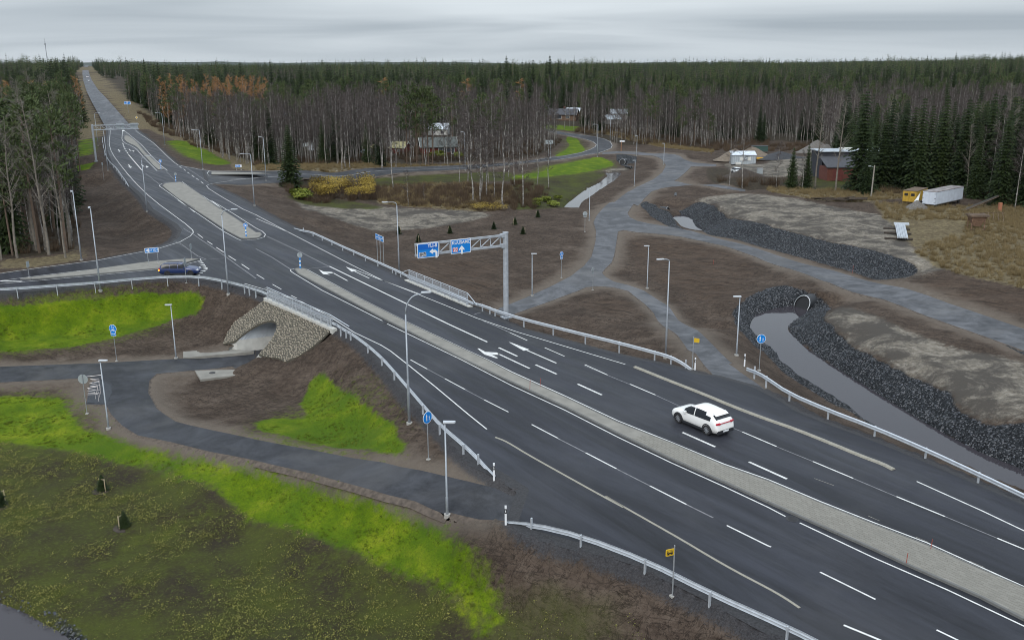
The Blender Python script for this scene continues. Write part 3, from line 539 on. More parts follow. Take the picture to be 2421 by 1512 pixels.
# crushed-stone shoulder: a band round every road, wider along the highway
mk = blur(MAIN_IN.astype(float), 3, 2); C2[2] = np.clip(mk*3.2, 0, 1)
VER = np.clip(blur(PATH_IN.astype(float), 2, 2)*3, 0, 1)
C1[0] *= 1-C2[2]
HSUB = HR-.25*MAIN_IN-.2*(PATH_IN & ~MAIN_IN)
# ---- ground sheet: one rectangular net, fine near the junction and coarse at the horizon
def axis(fine, lo, hi, a0, a1, g0=1.07, dmax=400):
    s = [fine[0]]; x = fine[0]; d = 0.5
    while x > lo: d = min(d*g0, dmax); x -= d; s.append(x)
    L = s[::-1]; x = fine[1]; d = 0.5; Rr = []
    while x < hi: d = min(d*g0, dmax); x += d; Rr.append(x)
    return np.array(L+list(np.arange(fine[0]+.5, fine[1]+.01, .5))+Rr)
ax = axis((-62, 66), -9000, 9000, 0, 0, 1.045); ay = axis((32, 150), -260, 12000, 0, 0, 1.03)
AX, AY = np.meshgrid(ax, ay)
ins = (AX > X0) & (AX < X1) & (AY > Y0) & (AY < Y1)
e_ = np.minimum(np.minimum(AX-X0, X1-AX)/25, (Y1-AY)/40); k_ = np.where(ins, S01(e_), 0)
AZ = np.where(ins, bil(HSUB, AX, AY)*k_+hfar(AX, AY)*(1-k_), hfar(AX, AY))
rd = np.abs(AX-np.interp(AY, RCY, RCX))
AZ = np.where((AY > 380) & (rd < 9), np.minimum(AZ, np.interp(AY, RCY, RCZ)-.6-np.clip((AY-460)/400, 0, 4)), AZ)
onroad = np.where(ins, np.maximum(bil(MAIN_IN.astype(float), AX, AY), bil(PATH_IN.astype(float), AX, AY)), 0)
cv1 = [np.where(ins, bil(a, AX, AY), 0) for a in C1]
cv2 = [np.where(ins, bil(a, AX, AY) if a is not None else 0, 0) for a in C2]
cv2[1] = np.where(ins, cv2[1], 1-S01((26-rd)/10)); cv2[0] = np.where(ins, cv2[0], S01((26-rd)/8)*S01((rd-5)/3))
ver = np.where(ins, bil(VER, AX, AY), 0)
rough = (noise2(AX, AY, 2.3, 1)-.5)*.16+(noise2(AX, AY, .9, 2)-.5)*.07+(noise2(AX*.4+AY*.9, AX*.9-AY*.4, 1.3, 5)-.5)*.08
soft = 1-np.clip(onroad*2+cv2[2]*.9+np.clip(ver*1.6, 0, 1), 0, 1)
AZ = AZ+rough*soft*(AY < 500)*(1+1.0*cv2[3])
# cobbled banks replace the ground around the tunnel mouths
AP = np.stack([AX.ravel(), AY.ravel()], 1)
cobpoly = [tuple(p[:2]) for p in cob_b+cob_r[::-1]]
inc = inpoly(AP, cobpoly).reshape(AX.shape)
AZ = np.where(inc, np.minimum(AZ, -SLOPE*((AX-TN_P0[0])*TN_N[0]+(AY-TN_P0[1])*TN_N[1])-.5), AZ)
lat = (AX-TC0[0])*TP[0]+(AY-TC0[1])*TP[1]
dN = (AX-TN_P0[0])*TN_N[0]+(AY-TN_P0[1])*TN_N[1]; dQ = (AX-TN_Q0[0])*TQ_N[0]+(AY-TN_Q0[1])*TQ_N[1]
bore = (np.abs(lat) < 3.2) & (dN < 4.9) & (dQ < 4.9)
inq = (dQ > -.3) & (dQ < 5.2) & (np.abs(lat) < 7.2) & (np.abs(AX) < 30)
AZ = np.where(inq, np.minimum(AZ, -SLOPE*dQ-.3), AZ)
NX, NY = len(ax), len(ay)
me = bpy.data.meshes.new('ground')
V = np.stack([AX.ravel(), AY.ravel(), AZ.ravel()], 1)
ii = (np.arange(NY-1)[:, None]*NX+np.arange(NX-1)[None]); drop = bore[:-1, :-1] | bore[1:, 1:] | bore[1:, :-1] | bore[:-1, 1:]
ii = ii[~drop]
Fq = np.stack([ii, ii+1, ii+1+NX, ii+NX], -1).reshape(-1, 4)
me.vertices.add(len(V)); me.vertices.foreach_set('co', V.ravel()); me.loops.add(Fq.size); me.loops.foreach_set('vertex_index', Fq.ravel().astype(np.int32))
me.polygons.add(len(Fq)); me.polygons.foreach_set('loop_start', np.arange(0, Fq.size, 4, dtype=np.int32)); me.update(calc_edges=True)
me.polygons.foreach_set('use_smooth', [True]*len(Fq))
for nm_, cc in (('cov1', cv1), ('cov2', cv2), ('cov3', [ver, np.where(ins, bil(blur(C1[0], 9, 2), AX, AY), 0), np.where(ins, bil(np.clip(blur(PATH_IN.astype(float), 7, 2)*2.2, 0, 1), AX, AY), 0), ver*0])):
    a_ = me.attributes.new(nm_, 'FLOAT_COLOR', 'POINT'); a_.data.foreach_set('color', np.stack([c.ravel() for c in cc], 1).astype(np.float32).ravel())
ground = bpy.data.objects.new('ground', me); COL.objects.link(ground); tag(ground, kind='structure')
# ---- ground material
gm = bpy.data.materials.new('ground_cover'); gm.use_nodes = True; t = gm.node_tree; b = t.nodes['Principled BSDF']
co = N(t, 'ShaderNodeTexCoord').outputs['Object']
def noi(scale, detail=4, rough_=.6, vec=None, dist=0):
    n = N(t, 'ShaderNodeTexNoise'); n.inputs['Scale'].default_value = scale; n.inputs['Detail'].default_value = detail; n.inputs['Roughness'].default_value = rough_; n.inputs['Distortion'].default_value = dist
    t.links.new(vec or co, n.inputs[0]); return n.outputs[0]
def ramp(f, *st):
    r = N(t, 'ShaderNodeValToRGB'); el_ = r.color_ramp.elements
    while len(el_) < len(st): el_.new(.5)
    for q, (p_, c_) in zip(el_, st): q.position = p_; q.color = (*c_, 1) if len(c_) == 3 else c_
    t.links.new(f, r.inputs[0]); return r.outputs[0]
def mix(f, a, b_, mode='MIX'):
    m = N(t, 'ShaderNodeMixRGB', blend_type=mode)
    for s_, v_ in ((0, f), (1, a), (2, b_)):
        if hasattr(v_, 'is_linked') or hasattr(v_, 'node'): t.links.new(v_, m.inputs[s_])
        else: m.inputs[s_].default_value = v_ if s_ == 0 else (*v_, 1)
    return m.outputs[0]
def mth(op, a, b_=None, c_=None):
    m = N(t, 'ShaderNodeMath', operation=op)
    for s_, v_ in enumerate((a, b_, c_)):
        if v_ is None: continue
        if hasattr(v_, 'node'): t.links.new(v_, m.inputs[s_])
        else: m.inputs[s_].default_value = v_
    return m.outputs[0]
def mapv(rot, sc):
    m = N(t, 'ShaderNodeMapping', vector_type='TEXTURE'); m.inputs['Rotation'].default_value = (0, 0, -rot); m.inputs['Scale'].default_value = tuple(1/q for q in sc); t.links.new(co, m.inputs[0]); return m.outputs[0]
def attr(n_):
    a = N(t, 'ShaderNodeAttribute', attribute_name=n_); s_ = N(t, 'ShaderNodeSeparateColor'); t.links.new(a.outputs['Color'], s_.inputs[0]); return s_.outputs[0], s_.outputs[1], s_.outputs[2], a.outputs['Alpha']
g1, g2, g3, g4 = attr('cov1'); d1, d2, d3, d4 = attr('cov2'); v1, gw, _x, _y = attr('cov3')
nf = noi(1.6, 6, .65); nb = noi(.22, 5, .6); nfine = noi(9, 4, .7); nbig = noi(.06, 4, .5)
def edge(m, amt=.7, lo=.4, hi=.6, nn=None):
    a = mth('ADD', m, mth('MULTIPLY', mth('SUBTRACT', nn or nf, .5), amt))
    r = N(t, 'ShaderNodeMapRange'); r.interpolation_type = 'SMOOTHSTEP'; r.inputs[1].default_value = lo; r.inputs[2].default_value = hi; t.links.new(a, r.inputs[0]); return r.outputs[0]
tracks = noi(1.0, 4, .6, mapv(.7, (.22, 2.2, 1)), 1.2); tracks2 = noi(1.0, 4, .6, mapv(-.5, (2.4, .3, 1)), 1.5)
soil = ramp(mth('ADD', mth('MULTIPLY', nb, .55), mth('MULTIPLY', noi(.9, 9, .75), .45)), (.3, (.04, .028, .021)), (.5, (.084, .062, .048)), (.72, (.155, .12, .095)))
soil = mix(mth('MULTIPLY', ramp(tracks, (.36, (1, 1, 1)), (.5, (0, 0, 0))), .5), soil, (.032, .023, .017))
soil = mix(mth('MULTIPLY', ramp(tracks2, (.34, (1, 1, 1)), (.44, (0, 0, 0))), .4), soil, (.035, .026, .02))
soil = mix(mth('MULTIPLY', ramp(nfine, (.25, (1, 1, 1)), (.5, (0, 0, 0))), .35), soil, (.03, .024, .018))
for rot_, sc_ in ((.5, (.35, 1.6, 1)), (-.9, (.3, 1.3, 1))):
    rg1 = noi(1.0, 5, .6, mapv(rot_, sc_), .8); soil = mix(mth('MULTIPLY', ramp(rg1, (.465, (0, 0, 0)), (.49, (1, 1, 1)), (.51, (0, 0, 0))), .75), soil, (.02, .015, .012))
soil = mix(ramp(noi(5, 4, .8), (.66, (0, 0, 0)), (.76, (.6, .6, .6))), soil, (.2, .17, .14))
soil = mix(1.0, soil, ramp(noi(2.4, 9, .85), (.36, (.45, .43, .42)), (.5, (.95, .95, .95)), (.66, (1, 1, 1))), 'MULTIPLY')
soil = mix(mth('MULTIPLY', edge(_x, 1.2, .35, .75, nb), .6), soil, ramp(nf, (.35, (.1, .078, .06)), (.6, (.15, .122, .1))))
soil = mix(mth('MULTIPLY', v1, .6), soil, (.14, .118, .098))
wv = edge(d4, .9, .35, .75, nb); soil = mix(mth('MULTIPLY', wv, .5), soil, ramp(tracks, (.35, (.022, .016, .012)), (.6, (.09, .062, .045))))
vor = N(t, 'ShaderNodeTexVoronoi'); vor.inputs['Scale'].default_value = 8.5; t.links.new(co, vor.inputs[0])
vs_ = N(t, 'ShaderNodeSeparateColor'); t.links.new(vor.outputs['Color'], vs_.inputs[0])
grav = ramp(vs_.outputs[0], (0, (.012, .013, .015)), (.5, (.028, .031, .035)), (.8, (.06, .065, .072)), (1, (.2, .2, .21)))
sandc = ramp(nf, (.3, (.11, .095, .078)), (.5, (.19, .168, .138)), (.7, (.29, .262, .222)))
sandc = mix(ramp(noi(.22, 8, .75, None, .4), (.44, (1, 1, 1)), (.56, (0, 0, 0))), sandc, (.07, .062, .054))
sandc = mix(ramp(noi(3, 5, .8), (.36, (.8, .8, .8)), (.46, (0, 0, 0))), sandc, (.06, .056, .05))
grass = ramp(noi(.45, 6, .7), (.3, (.05, .095, .003)), (.5, (.1, .155, .004)), (.7, (.19, .225, .012)))
grass = mix(ramp(noi(.9, 5, .7), (.64, (0, 0, 0)), (.8, (1, 1, 1))), grass, (.07, .06, .03))
grass = mix(ramp(noi(.13, 4, .6), (.42, (0, 0, 0)), (.62, (.75, .75, .75))), grass, (.05, .1, .006))
grass = mix(mth('MULTIPLY', ramp(nfine, (.35, (1, 1, 1)), (.55, (0, 0, 0))), .5), grass, (.03, .05, .006))
weed = ramp(noi(.3, 6, .7), (.36, (.03, .023, .018)), (.5, (.036, .032, .016)), (.62, (.05, .056, .013)), (.76, (.08, .095, .014)))
weed = mix(ramp(noi(4, 5, .8), (.52, (0, 0, 0)), (.62, (1, 1, 1))), weed, (.066, .075, .02))
weed = mix(ramp(noi(7, 3, .8), (.34, (1, 1, 1)), (.44, (0, 0, 0))), weed, (.018, .016, .012))
weed = mix(ramp(nb, (.4, (0, 0, 0)), (.62, (.6, .6, .6))), weed, (.06, .072, .014))
weed = mix(ramp(noi(14, 2, .6), (.68, (0, 0, 0)), (.74, (1, 1, 1))), weed, (.2, .17, .06))
dryg = ramp(nf, (.3, (.06, .045, .028)), (.5, (.12, .095, .055)), (.7, (.2, .165, .095)))
flo = ramp(nf, (.3, (.02, .016, .012)), (.55, (.045, .035, .024)), (.75, (.07, .058, .03)))
shou = ramp(nfine, (.3, (.025, .025, .028)), (.6, (.055, .056, .062)), (.8, (.1, .1, .105)))
c = mix(edge(d2, .5, .35, .65, nb), soil, flo)
c = mix(edge(g4, .8, .3, .7), c, sandc)
c = mix(edge(g2, .6, .25, .75, nb), c, weed)
c = mix(mth('MULTIPLY', edge(gw, 1.6, .28, .5, noi(1.6, 8, .85)), .85), c, ramp(noi(5, 4, .8), (.3, (.03, .04, .01)), (.5, (.075, .1, .012)), (.7, (.14, .16, .03))))
c = mix(edge(d1, .9, .35, .65), c, dryg)
c = mix(edge(g1, .6, .3, .6), c, grass)
c = mix(edge(g3, .5), c, grav)
c = mix(mth('MULTIPLY', edge(d3, .5, .45, .7, nfine), .85), c, shou)
t.links.new(c, b.inputs['Base Color']); b.inputs['Roughness'].default_value = .9; b.inputs['Specular IOR Level'].default_value = .12
bh = mth('ADD', mth('MULTIPLY', nfine, .5), mth('ADD', mth('MULTIPLY', mth('MULTIPLY', edge(g3, .3), vor.outputs['Distance']), -1.6), mth('MULTIPLY', tracks, .5)))
bp = N(t, 'ShaderNodeBump'); bp.inputs[0].default_value = .8; bp.inputs['Distance'].default_value = .2; t.links.new(bh, bp.inputs['Height']); t.links.new(bp.outputs[0], b.inputs['Normal'])
me.materials.append(gm)
# ---- asphalt
def asphalt(name, dark, lite, rough_=.62, direction=None, dusty=(.07, .07, .076), dust=.4):
    global t, co
    m = bpy.data.materials.new(name); m.use_nodes = True; t = m.node_tree; b = t.nodes['Principled BSDF']; co = N(t, 'ShaderNodeTexCoord').outputs['Object']
    a = noi(1.0, 5, .6, mapv(direction, (.05, 1.1, 1)) if direction is not None else None, .2)
    col = ramp(a, (.32, dark), (.66, lite))
    col = mix(mth('MULTIPLY', ramp((noi(.3, 7, .75, mapv(direction, (.12, .9, 1)), .6) if direction is not None else noi(.22, 8, .75, None, .8)), (.45, (0, 0, 0)), (.7, (1, 1, 1))), .6), col, tuple(c_*2.3 for c_ in lite))
    col = mix(mth('MULTIPLY', ramp(noi(.09, 5, .6, None, .6), (.5, (0, 0, 0)), (.72, (1, 1, 1))), dust), col, dusty)
    col = mix(.22, col, ramp(noi(22, 2, .8), (.35, (.01, .01, .012)), (.7, (.06, .06, .064))))
    t.links.new(col, b.inputs['Base Color'])
    b.inputs['Specular IOR Level'].default_value = .11
    t.links.new(ramp(a, (.3, (rough_-.1,)*3), (.7, (rough_+.12,)*3)), b.inputs['Roughness'])
    bp = N(t, 'ShaderNodeBump'); bp.inputs[0].default_value = .25; bp.inputs['Distance'].default_value = .01; t.links.new(noi(40, 2), bp.inputs['Height']); t.links.new(bp.outputs[0], b.inputs['Normal'])
    return m
RDIR = math.atan2(1.0, 1.0)
ra, rb_ = Gz(725, 636), Gz(2316, 1339); RD = unit([rb_[0]-ra[0], rb_[1]-ra[1]]); RANG = math.atan2(RD[1], RD[0])
M_as = asphalt('asphalt', (.008, .0088, .011), (.03, .032, .041), .45, -RANG)
M_old = asphalt('old_asphalt', (.06, .063, .07), (.11, .115, .125), .6, -math.atan2(1, -.35), (.22, .22, .23))
M_pa = asphalt('path_asphalt', (.014, .015, .0185), (.042, .044, .051), .5, None, (.115, .112, .11), .6)
M_gr = asphalt('packed_gravel', (.045, .047, .053), (.11, .113, .122), .6, None, (.17, .165, .16), .6)
def sheet(name, P, mats, off, step=None, flat=None, parent=None, extra=None):
    V2, Fc = polyfill(P, step, extra); m = MB()
    z = [flat if flat is not None else h1(x, y)+off for x, y in V2]
    if name == 'cycle_path': z = [min(zz, -4.9) if math.hypot(x+27, y-93) < 5.8 else zz for (x, y), zz in zip(V2, z)]
    m.add([(x, y, zz) for (x, y), zz in zip(V2, z)], Fc)
    Q = [np.asarray(p[:2], float) for p in P]; n_ = len(Q); ar = sum(Q[i][0]*Q[(i+1) % n_][1]-Q[(i+1) % n_][0]*Q[i][1] for i in range(n_)); sg = 1 if ar > 0 else -1
    sk = []
    for i in range(n_):
        d_ = unit(Q[(i+1) % n_]-Q[i-1]); o_ = Q[i]+np.array([d_[1], -d_[0]])*sg*(.75 if flat is not None else .42)
        zz = flat if flat is not None else h1(*Q[i])+off
        if name == 'cycle_path' and math.hypot(Q[i][0]+27, Q[i][1]-93) < 5.8: zz = min(zz, -4.9)
        sk += [(Q[i][0], Q[i][1], zz-.002), (o_[0], o_[1], zz-(.11 if flat is not None else .3))]
    m.add(sk, [(2*i, 2*i+1, (2*i+3) % (2*n_), (2*i+2) % (2*n_)) for i in range(n_)], 1)
    return m.obj(name, mats, parent, True)
ROADZ = .0
M_v1 = mat('verge_crushed', (.03, .03, .033), .9, var=.4, scale=9, detail=6); M_v2 = mat('verge_soil', (.085, .067, .054), .95, var=.4, scale=3, detail=8)
highway = sheet('highway', resample(MAINW, 3, True), [M_as, M_v1], 0, 6.0, ROADZ); tag(highway, kind='structure')
mb = MB(); L = []
cl = [(ROADC[0][0]+.8, ROADC[0][1]-3, -.008), (ROADC[0][0], ROADC[0][1], .0), *[tuple(p) for p in ROADC[1:]]]
cl = resample(cl[:7], 15); cl2 = resample(ROADC[6:], 60)
for seg, hw in ((cl, 4.9), (cl2, 5.5)):
    vs = []
    for i, p in enumerate(seg):
        a_, c_ = seg[max(i-1, 0)], seg[min(i+1, len(seg)-1)]; d_ = unit((np.asarray(c_)-np.asarray(a_))[:2]); n_ = np.array([d_[1], -d_[0]])
        zz = p[2]+(.0 if i else 0)
        vs += [(p[0]-n_[0]*hw, p[1]-n_[1]*hw, zz), (p[0]+n_[0]*hw, p[1]+n_[1]*hw, zz)]
    mb.add(vs, [(2*i, 2*i+1, 2*i+3, 2*i+2) for i in range(len(seg)-1)])
old = mb.obj('old_highway', M_old); tag(old, kind='structure'); FARC = cl
roads = {}
for nme, mt in (('village_road', M_pa), ('gravel_path', M_gr), ('cycle_path', M_pa)):
    P = resample([p for p in WPOLY[nme]], 2.0, True)
    roads[nme] = sheet(nme, P, [mt, M_v2], .02, 1.1 if nme != 'village_road' else 2.0); tag(roads[nme], kind='structure')
# ---- water
def waterm(name, col):
    global t, co
    m = bpy.data.materials.new(name); m.use_nodes = True; t = m.node_tree; b = t.nodes['Principled BSDF']; co = N(t, 'ShaderNodeTexCoord').outputs['Object']
    b.inputs['Base Color'].default_value = (*col, 1); b.inputs['Roughness'].default_value = .04; b.inputs['IOR'].default_value = 1.33
    bp = N(t, 'ShaderNodeBump'); bp.inputs[0].default_value = .05; bp.inputs['Distance'].default_value = .03; t.links.new(noi(1.5, 3), bp.inputs['Height']); t.links.new(bp.outputs[0], b.inputs['Normal'])
    return m
M_wa = waterm('stream_water', (.04, .036, .042))
def water(name, P, z, mat_=None):
    m = MB(); V2, Fc = polyfill(grow(P, z, .45)); m.add([(x, y, z) for x, y in V2], Fc); o = m.obj(name, mat_ or M_wa); tag(o, kind='structure'); return o
for P, z in WATERS: water('water', P, z)
# ================================================================= ROAD MARKINGS
M_white = mat('road_paint', (.6, .6, .59), .6, var=.2, scale=2.5, detail=8)
M_worn = mat('worn_paint', (.38, .36, .31), .7, var=.3, scale=4, detail=8)
M_seam = mat('asphalt_seam', (.16, .16, .17), .7, var=.4, scale=3, detail=8)
PZ = .006
def zsurf(x, y, road):
    return ROADZ+PZ if road is highway else h1(x, y)+.02+.012
def ribbon(P, wd, road=None, name='edge_line', m=None, parent=None, dz=0.0, it=0, step=None):
    road = road or highway; wd = wd*.85
    if road is highway: Wp = [np.array(Gz(a, b)[:2]) for a, b in P]
    else: Wp = [np.array(hit(a, b)[:2]) for a, b in P]
    if it: Wp = smooth(Wp, it)
    if step: Wp = resample(Wp, step)
    vs = []
    for i, p in enumerate(Wp):
        a, b = Wp[max(i-1, 0)], Wp[min(i+1, len(Wp)-1)]; d = unit(b-a); n = np.array([-d[1], d[0]])*wd/2
        for q in (p-n, p+n): vs.append((q[0], q[1], zsurf(*q, road)+dz))
    o = MB().add(vs, [(2*i+1, 2*i, 2*i+2, 2*i+3) for i in range(len(Wp)-1)]).obj(name, m or M_white, parent or road)
    return o
def patch(P, name, m=None, road=None, dz=0.0):
    road = road or highway; Wp = [Gz(a, b) for a, b in P]
    V2, Fc = polyfill([p[:2] for p in Wp]); return MB().add([(x, y, zsurf(x, y, road)+dz) for x, y in V2], Fc).obj(name, m or M_white, road)
# edge lines
ribbon(T('B1', (355, 690), (325, 668), (330, 655), (370, 648), (440, 645), (480, 652)) + [(725.4, 636.5), (855.5, 706.8), (965.6, 762), (1105.8, 828), (1155.8, 851)] + T('C2', (0, 205), (500, 430), (1000, 665), (1500, 865), (2000, 1072)) + [(1816, 1132.5)] + T('D3', (500, 205), (1000, 402), (1500, 592), (2000, 818), (2419, 1007)) + [(2700, 1512)], .12)
ribbon(T('B1', (355, 690), (620, 850), (900, 990), (1195, 1140)), .12)
ribbon(T('B1', (1240, 1168), (1450, 1270), (1950, 1512)) + T('C2', (0, 335), (500, 565), (1000, 820), (1500, 1060), (2000, 1285), (2419, 1482)) + [(1857, 1220)], .12)
ribbon(T('D3', (300, 405), (1000, 735), (1700, 1040), (2419, 1380)) + [(2700, 1610)], .12)
ribbon([(778, 629)] + T('E1', (0, 298), (450, 505)), .22, name='lane_line')
for a, b in [((590, 573), (813, 677)), ((1035, 780), (1290, 893)), ((1545, 1013), (1837, 1145))]: ribbon(T('E1', a, b), .22, name='lane_dash')
for a, b in [((1613.4, 1021.4), (1691, 1055.7)), ((1770.5, 1091), (1860.5, 1131.5))]: ribbon([a, b], .22, name='lane_dash')
for a, b in [((720, 390), (935, 487)), ((1145, 573), (1385, 678)), ((1630, 778), (1905, 903))]: ribbon(T('E1', a, b), .12, name='lane_dash')
for a, b in [((1489.6, 907.6), (1549.6, 933.1)), ((1754.8, 1020.2), (1835.9, 1054.7)), ((1922.2, 1090.2), (2016.8, 1129.8)), ((2119.2, 1172.8), (2233.8, 1220)), ((2357.6, 1271.3), (2510, 1334))]: ribbon([a, b], .14, name='lane_dash')
for a, b in [((1925, 1130), (1972, 1147)), ((2053, 1219), (2080, 1230.5)), ((2165, 1268.5), (2195, 1281)), ((2293, 1325.5), (2327, 1340))]: ribbon([a, b], .03, name='thin_dash', m=M_worn)
for a, b in [((1382, 864), (1489, 908)), ((1549, 933), (1608, 960)), ((1730, 1010), (1755, 1020)), ((1836, 1055), (1922, 1090)), ((2017, 1130), (2119, 1173)), ((2234, 1220), (2357, 1271))]: ribbon([a, b], .1, name='seam_line', m=M_seam, dz=-.003)
# left carriageway
for a, b in [((1460, 90), (1617, 177)), ((1785, 268), (1975, 370)), ((2157, 468), (2385, 583))]: ribbon(T('C1', a, b), .12, name='lane_dash')
for a, b in [((185, 700), (433, 830)), ((697, 968), (985, 1117)), ((1303, 1280), (1648, 1455))]: ribbon(T('C2', a, b), .13, name='lane_dash')
ribbon(T('D2', (2030, 430), (2419, 622)) + [(1823, 1292)], .13, name='lane_dash'); ribbon(T('D3', (492, 870), (1015, 1127)), .13, name='lane_dash'); ribbon(T('D3', (1592, 1415), (2000, 1612)), .13, name='lane_dash')
ribbon(T('D3', (715, 1370), (1060, 1512), (1500, 1700)), .16, name='edge_line')
for a, b in [((1620, 178), (1785, 267)), ((1975, 371), (2157, 467))]: ribbon(T('C1', a, b), .1, name='seam_line', m=M_seam, dz=-.003)
for a, b in [((433, 832), (697, 967)), ((985, 1118), (1303, 1279)), ((1650, 1456), (1900, 1580))]: ribbon(T('C2', a, b), .12, name='seam_line', m=M_seam, dz=-.003)
for a, b in [((5, 702), (77, 745)), ((155, 795), (240, 843)), ((330, 900), (385, 928))]: ribbon(T('B1', a, b), .12, name='lane_dash')
for a, b in [((1868, 320), (1917, 357)), ((1958, 388), (2008, 420)), ((2043, 446), (2115, 493)), ((2160, 527), (2230, 571)), ((2283, 605), (2355, 653))]: ribbon(T('B0', a, b), .14, name='lane_dash')
ribbon([(578, 670), (605, 678), (632, 685.6), (713, 713), (780, 748), (838, 785.7), (900, 815), (923, 829), (965.6, 862.5), (1030.7, 915), (1105.8, 977.7), (1150.8, 1013.9)], .12)
ribbon(T('E1', (-1170, -375), (-520, -125), (0, 85), (320, 215), (800, 380), (1250, 515), (1700, 650), (2120, 775)), .12)
ribbon(T('A1', (0, 1590), (-300, 1400), (-420, 1325))[:1] + T('B1', (300, 300), (600, 455), (900, 610), (1200, 760), (1540, 885)), .12)
ribbon(T('A0', (2419, 1213), (2250, 1225), (2080, 1250), (1975, 1268), (1952, 1283), (1970, 1308), (2100, 1390), (2300, 1505)) + T('B1', (0, 140), (300, 300)), .12)
ribbon(T('C3', (1405, 1238), (2015, 1512)) + T('D3', (2419, 480)) + [(2700, 1370)], .13)
# worn joints in the junction
for P in (T('B0', (1730, 265), (1830, 325), (1900, 375), (2000, 440), (2120, 525), (2250, 620), (2419, 740)), T('B0', (1665, 395), (1720, 420), (1800, 480), (1870, 530), (1955, 562)), T('B1', (100, 340), (400, 480), (690, 628)), T('B1', (0, 460), (150, 540), (330, 655)), T('B0', (1910, 565), (2115, 548)), T('A0', (1345, 1142), (1400, 1185), (1510, 1272)), T('B1', (490, 648), (690, 628)), T('A0', (1350, 1140), (1480, 1140)), T('A0', (1570, 1145), (1660, 1240)), T('A0', (1750, 1105), (1850, 1170), (1970, 1255)), T('E1', (400, 250), (560, 315), (720, 388)), T('E1', (290, 175), (340, 155), (370, 150))):
    ribbon(P, .16, name='seam_line', m=M_seam, dz=-.003)
# arrows near
patch(T('B1', (592, 655), (640, 676), (717, 679), (748, 692), (668, 690), (698, 706), (632, 698)), 'turn_arrow'); ribbon(T('B1', (725, 686), (865, 762)), .17, name='arrow_stem')
patch(T('B1', (848, 630), (957, 667), (905, 677)), 'straight_arrow'); ribbon(T('B1', (925, 670), (1070, 738)), .15, name='arrow_stem')
patch(T('E1', (330, 583), (350, 583), (430, 625), (565, 632), (610, 658), (510, 661), (583, 697), (560, 702), (415, 655)), 'turn_arrow'); ribbon(T('E1', (585, 648), (963, 825)), .2, name='arrow_stem')
patch(T('E1', (712, 508), (728, 508), (962, 597), (890, 611)), 'straight_arrow'); ribbon(T('E1', (925, 603), (1285, 760)), .18, name='arrow_stem')
# far approach
for a, b in [((440, 890), (478, 935)), ((690, 1260), (740, 1320))]:
    ribbon(T('E2', a, b), .3, name='arrow_stem')
patch(T('E2', (435, 932), (495, 925), (478, 955)), 'straight_arrow'); patch(T('E2', (685, 1310), (768, 1305), (748, 1348)), 'straight_arrow')
for P, Q in ((((705, 885), (738, 925), (790, 930)), ((785, 912), (840, 935), (800, 952))), (((1000, 1255), (1055, 1305), (1120, 1308)), ((1110, 1285), (1178, 1315), (1125, 1338)))):
    ribbon(T('E2', *P), .28, name='arrow_stem'); patch(T('E2', *Q), 'turn_arrow')
ribbon(T('E2', (690, 1020), (1020, 1400)), .25, name='lane_line'); ribbon(T('E2', (1020, 1400), (1140, 1512)), .14, name='seam_line', m=M_seam, dz=-.003)
for a, b in [((545, 740), (562, 765)), ((562, 780), (573, 805)), ((577, 822), (592, 850)), ((597, 868), (615, 895)), ((622, 915), (643, 943)), ((654, 965), (680, 993))]: ribbon(T('E2', a, b), .3, name='lane_dash')
ribbon(T('E2', (528, 410), (545, 470), (535, 560), (530, 640), (560, 700), (640, 760), (760, 810), (850, 860), (910, 915), (1050, 1080), (1200, 1230), (1380, 1410), (1560, 1412), (1630, 1405), (1470, 1275)), .14)
ribbon(T('E2', (560, 412), (640, 480), (750, 570), (900, 690), (1020, 800), (1130, 920), (1250, 1060), (1350, 1160), (1460, 1255)), .14)
patch(T('E2', (528, 410), (562, 412), (600, 450), (548, 455)), 'hatching')
for a, b in (((552, 480), (640, 472)), ((552, 500), (655, 492)), ((552, 520), (675, 512)), ((552, 542), (695, 535)), ((552, 562), (640, 556))): ribbon(T('E2', a, b), .18, name='hatching')
ribbon(T('E2', (245, 380), (248, 450), (240, 560), (222, 680), (230, 800), (270, 930), (340, 1060), (450, 1210), (560, 1350), (680, 1500)) + T('A0', (1300, 1275), (1400, 1372), (1500, 1455)) + T('B0', (1600, 112), (1750, 222), (1822, 285), (1826, 308), (1795, 342), (1700, 395), (1500, 457), (900, 572), (400, 635), (0, 692), (-700, 780)), .13)
ribbon(T('E2', (830, 400), (920, 490), (1060, 580), (1270, 720), (1450, 880), (1600, 1030), (1750, 1170), (1880, 1270), (2040, 1305), (2250, 1340), (2419, 1380)) + [(500, 404)], .13)
ribbon([(500, 404), (520, 404.2), (560, 404.4), (605, 405.2), (663, 403.5), (760.5, 401.3)], .13, village_road_o := roads['village_road'], name='edge_line')
ribbon([(760.5, 401.3), (868, 398), (980.6, 394.3), (1105.8, 390.4), (1210.6, 384.9)] + T('A2', (330, 1021), (500, 1001), (650, 971), (740, 941), (785, 917), (797, 896), (768, 869), (700, 844), (600, 824), (510, 805)), .13, village_road_o, name='edge_line', step=3)
ribbon([(545, 424.5), (605, 420.8), (663, 416.6), (718, 411.8), (868, 406.8), (980.6, 401.3), (1118, 395)] + T('A2', (0, 1076), (300, 1052), (560, 1018), (720, 988), (820, 973)), .13, village_road_o, name='edge_line', step=3)
ribbon(T('A2', (820, 973), (880, 951), (935, 928), (947, 902), (930, 869), (880, 844), (780, 819), (600, 794), (520, 787)), .13, village_road_o, name='edge_line', step=3)
